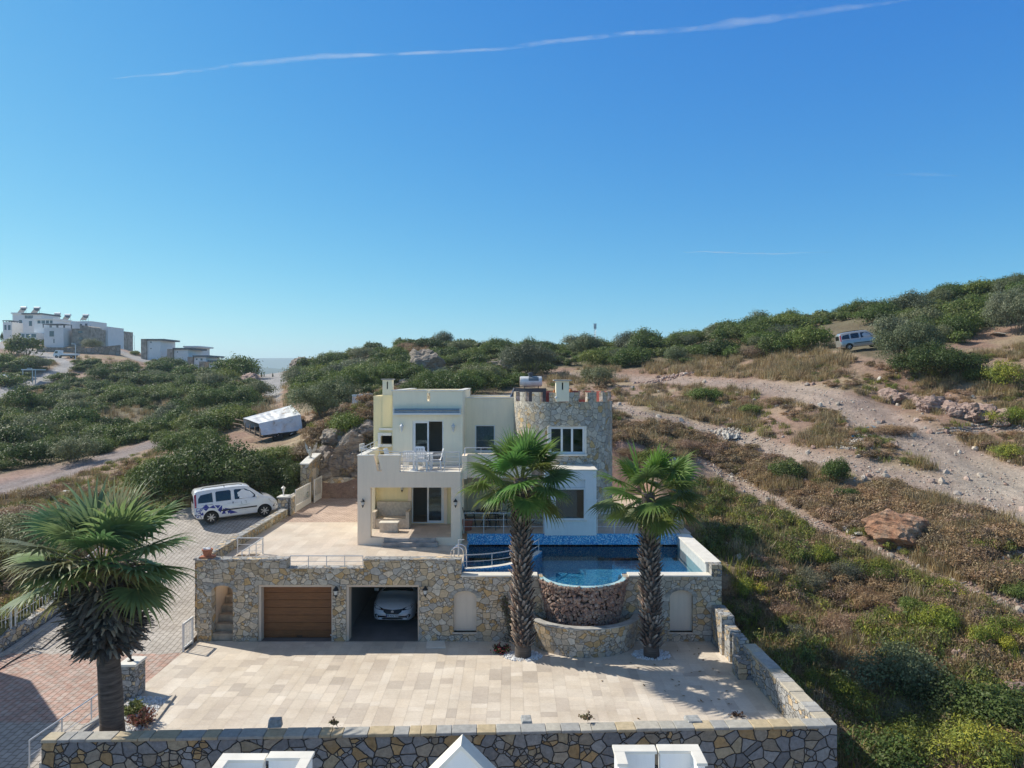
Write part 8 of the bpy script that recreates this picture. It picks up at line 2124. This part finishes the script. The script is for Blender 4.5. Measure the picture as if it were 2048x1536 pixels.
n2 = thing('white_house', 'neighbouring white house just outside the left edge that shades the driveway', 'house', (-26, 20, -0.5))
mb = MB(); mb.slab([[(-20.7,12),(-20.7,22.6),(-20.95,24.4),(-23.4,26.9),(-31,27.6),(-31,12)]], -2.5, 6.75, 'xy'); mb.build('wall', M['white_plaster'], n2)
# ================================================================ CONTRAILS
def contrail(pts, Y, label, alpha, seed):
    t = NT('contrail_vapour'); lw = t.n('LayerWeight', {'Blend': 0.35}); o_ = t.obj(); mp = t.n('Mapping', {'Vector': o_, 'Scale': (0.0012,0.0012,0.0030)})
    nz = t.noise(mp.outputs[0], 1.0, 5, 0.7); k = t.ramp(nz, [(0.38,(0.02,)*3),(0.62,(1.0,)*3)])
    fac = t.math('POWER', t.math('SUBTRACT', 1.0, lw.outputs['Facing']), 1.8); a = t.math('MULTIPLY', t.math('MULTIPLY', fac, k), alpha)
    df = t.n('BsdfDiffuse', {'Color': (0.95,0.97,1,1)}); tl = t.n('BsdfTranslucent', {'Color': (0.95,0.97,1,1)}); m1 = t.n('MixShader', {0: 0.6, 1: df.outputs[0], 2: tl.outputs[0]}); tp_ = t.n('BsdfTransparent'); m2 = t.n('MixShader', {0: a, 1: tp_.outputs[0], 2: m1.outputs[0]}); t.link(m2.outputs[0], t.out.inputs[0])
    g = random.Random(seed); P_ = []; Rr = []; n = 120; ks = np.linspace(0, 1, n); xs = [p[0] for p in pts]; tt = np.linspace(0, 1, len(pts))
    for f_ in ks:
        x = np.interp(f_, tt, xs); y = np.interp(f_, tt, [p[1] for p in pts])+2.0*(fbm(np.array(f_*14.0), np.array(seed*1.0), 3, seed)-0.5)*2; w = np.interp(f_, tt, [p[2] for p in pts])*(0.6+0.8*float(fbm(np.array(f_*20.0), np.array(3.0+seed), 3, seed+5)))
        P_.append(at(x, float(y), Y)); Rr.append(w*0.8*Y/F)
    mb = MB(); mb.tube(P_, Rr, 16, caps=False); return tag(mb.build('contrail', t.mat, smooth=True), label, 'contrail')
contrail([(210,158,1),(340,148,4),(480,130,6),(640,112,7),(800,108,4),(1000,98,5),(1120,82,6),(1270,66,7)], 14000, 'long thin white contrail across the upper left of the sky', 0.22, 1)
contrail([(1250,68,5),(1400,56,9),(1500,42,11),(1600,28,9),(1700,15,7),(1800,2,4),(1900,-12,2)], 14000, 'broader broken contrail at the upper right of the sky', 0.15, 2)
contrail([(1365,503,0.5),(1440,505,2),(1540,507,1.6),(1668,505,0.5)], 14000, 'short faint contrail low on the right above the hill', 0.25, 3)
contrail([(1770,350,1),(1840,348,5),(1920,352,1)], 14000, 'very faint wisp of vapour at the right of the sky', 0.07, 4)
# ================================================================ HAZE
mb = MB(); mb.box(-5900, 5900, -300, 5900, -47, 172)
hz = mb.build('haze', NT('haze_air').mat)
hm = hz.data.materials[0]; nt = hm.node_tree; nt.nodes.remove(nt.nodes['Principled BSDF'])
pv = nt.nodes.new('ShaderNodeVolumePrincipled'); pv.inputs['Color'].default_value = (0.68, 0.86, 1.0, 1); pv.inputs['Density'].default_value = 0.00022; pv.inputs['Anisotropy'].default_value = 0.2
nt.links.new(pv.outputs[0], nt.nodes['Material Output'].inputs['Volume'])
tag(hz, 'thin blue haze lying over the hills', None, kind='stuff')
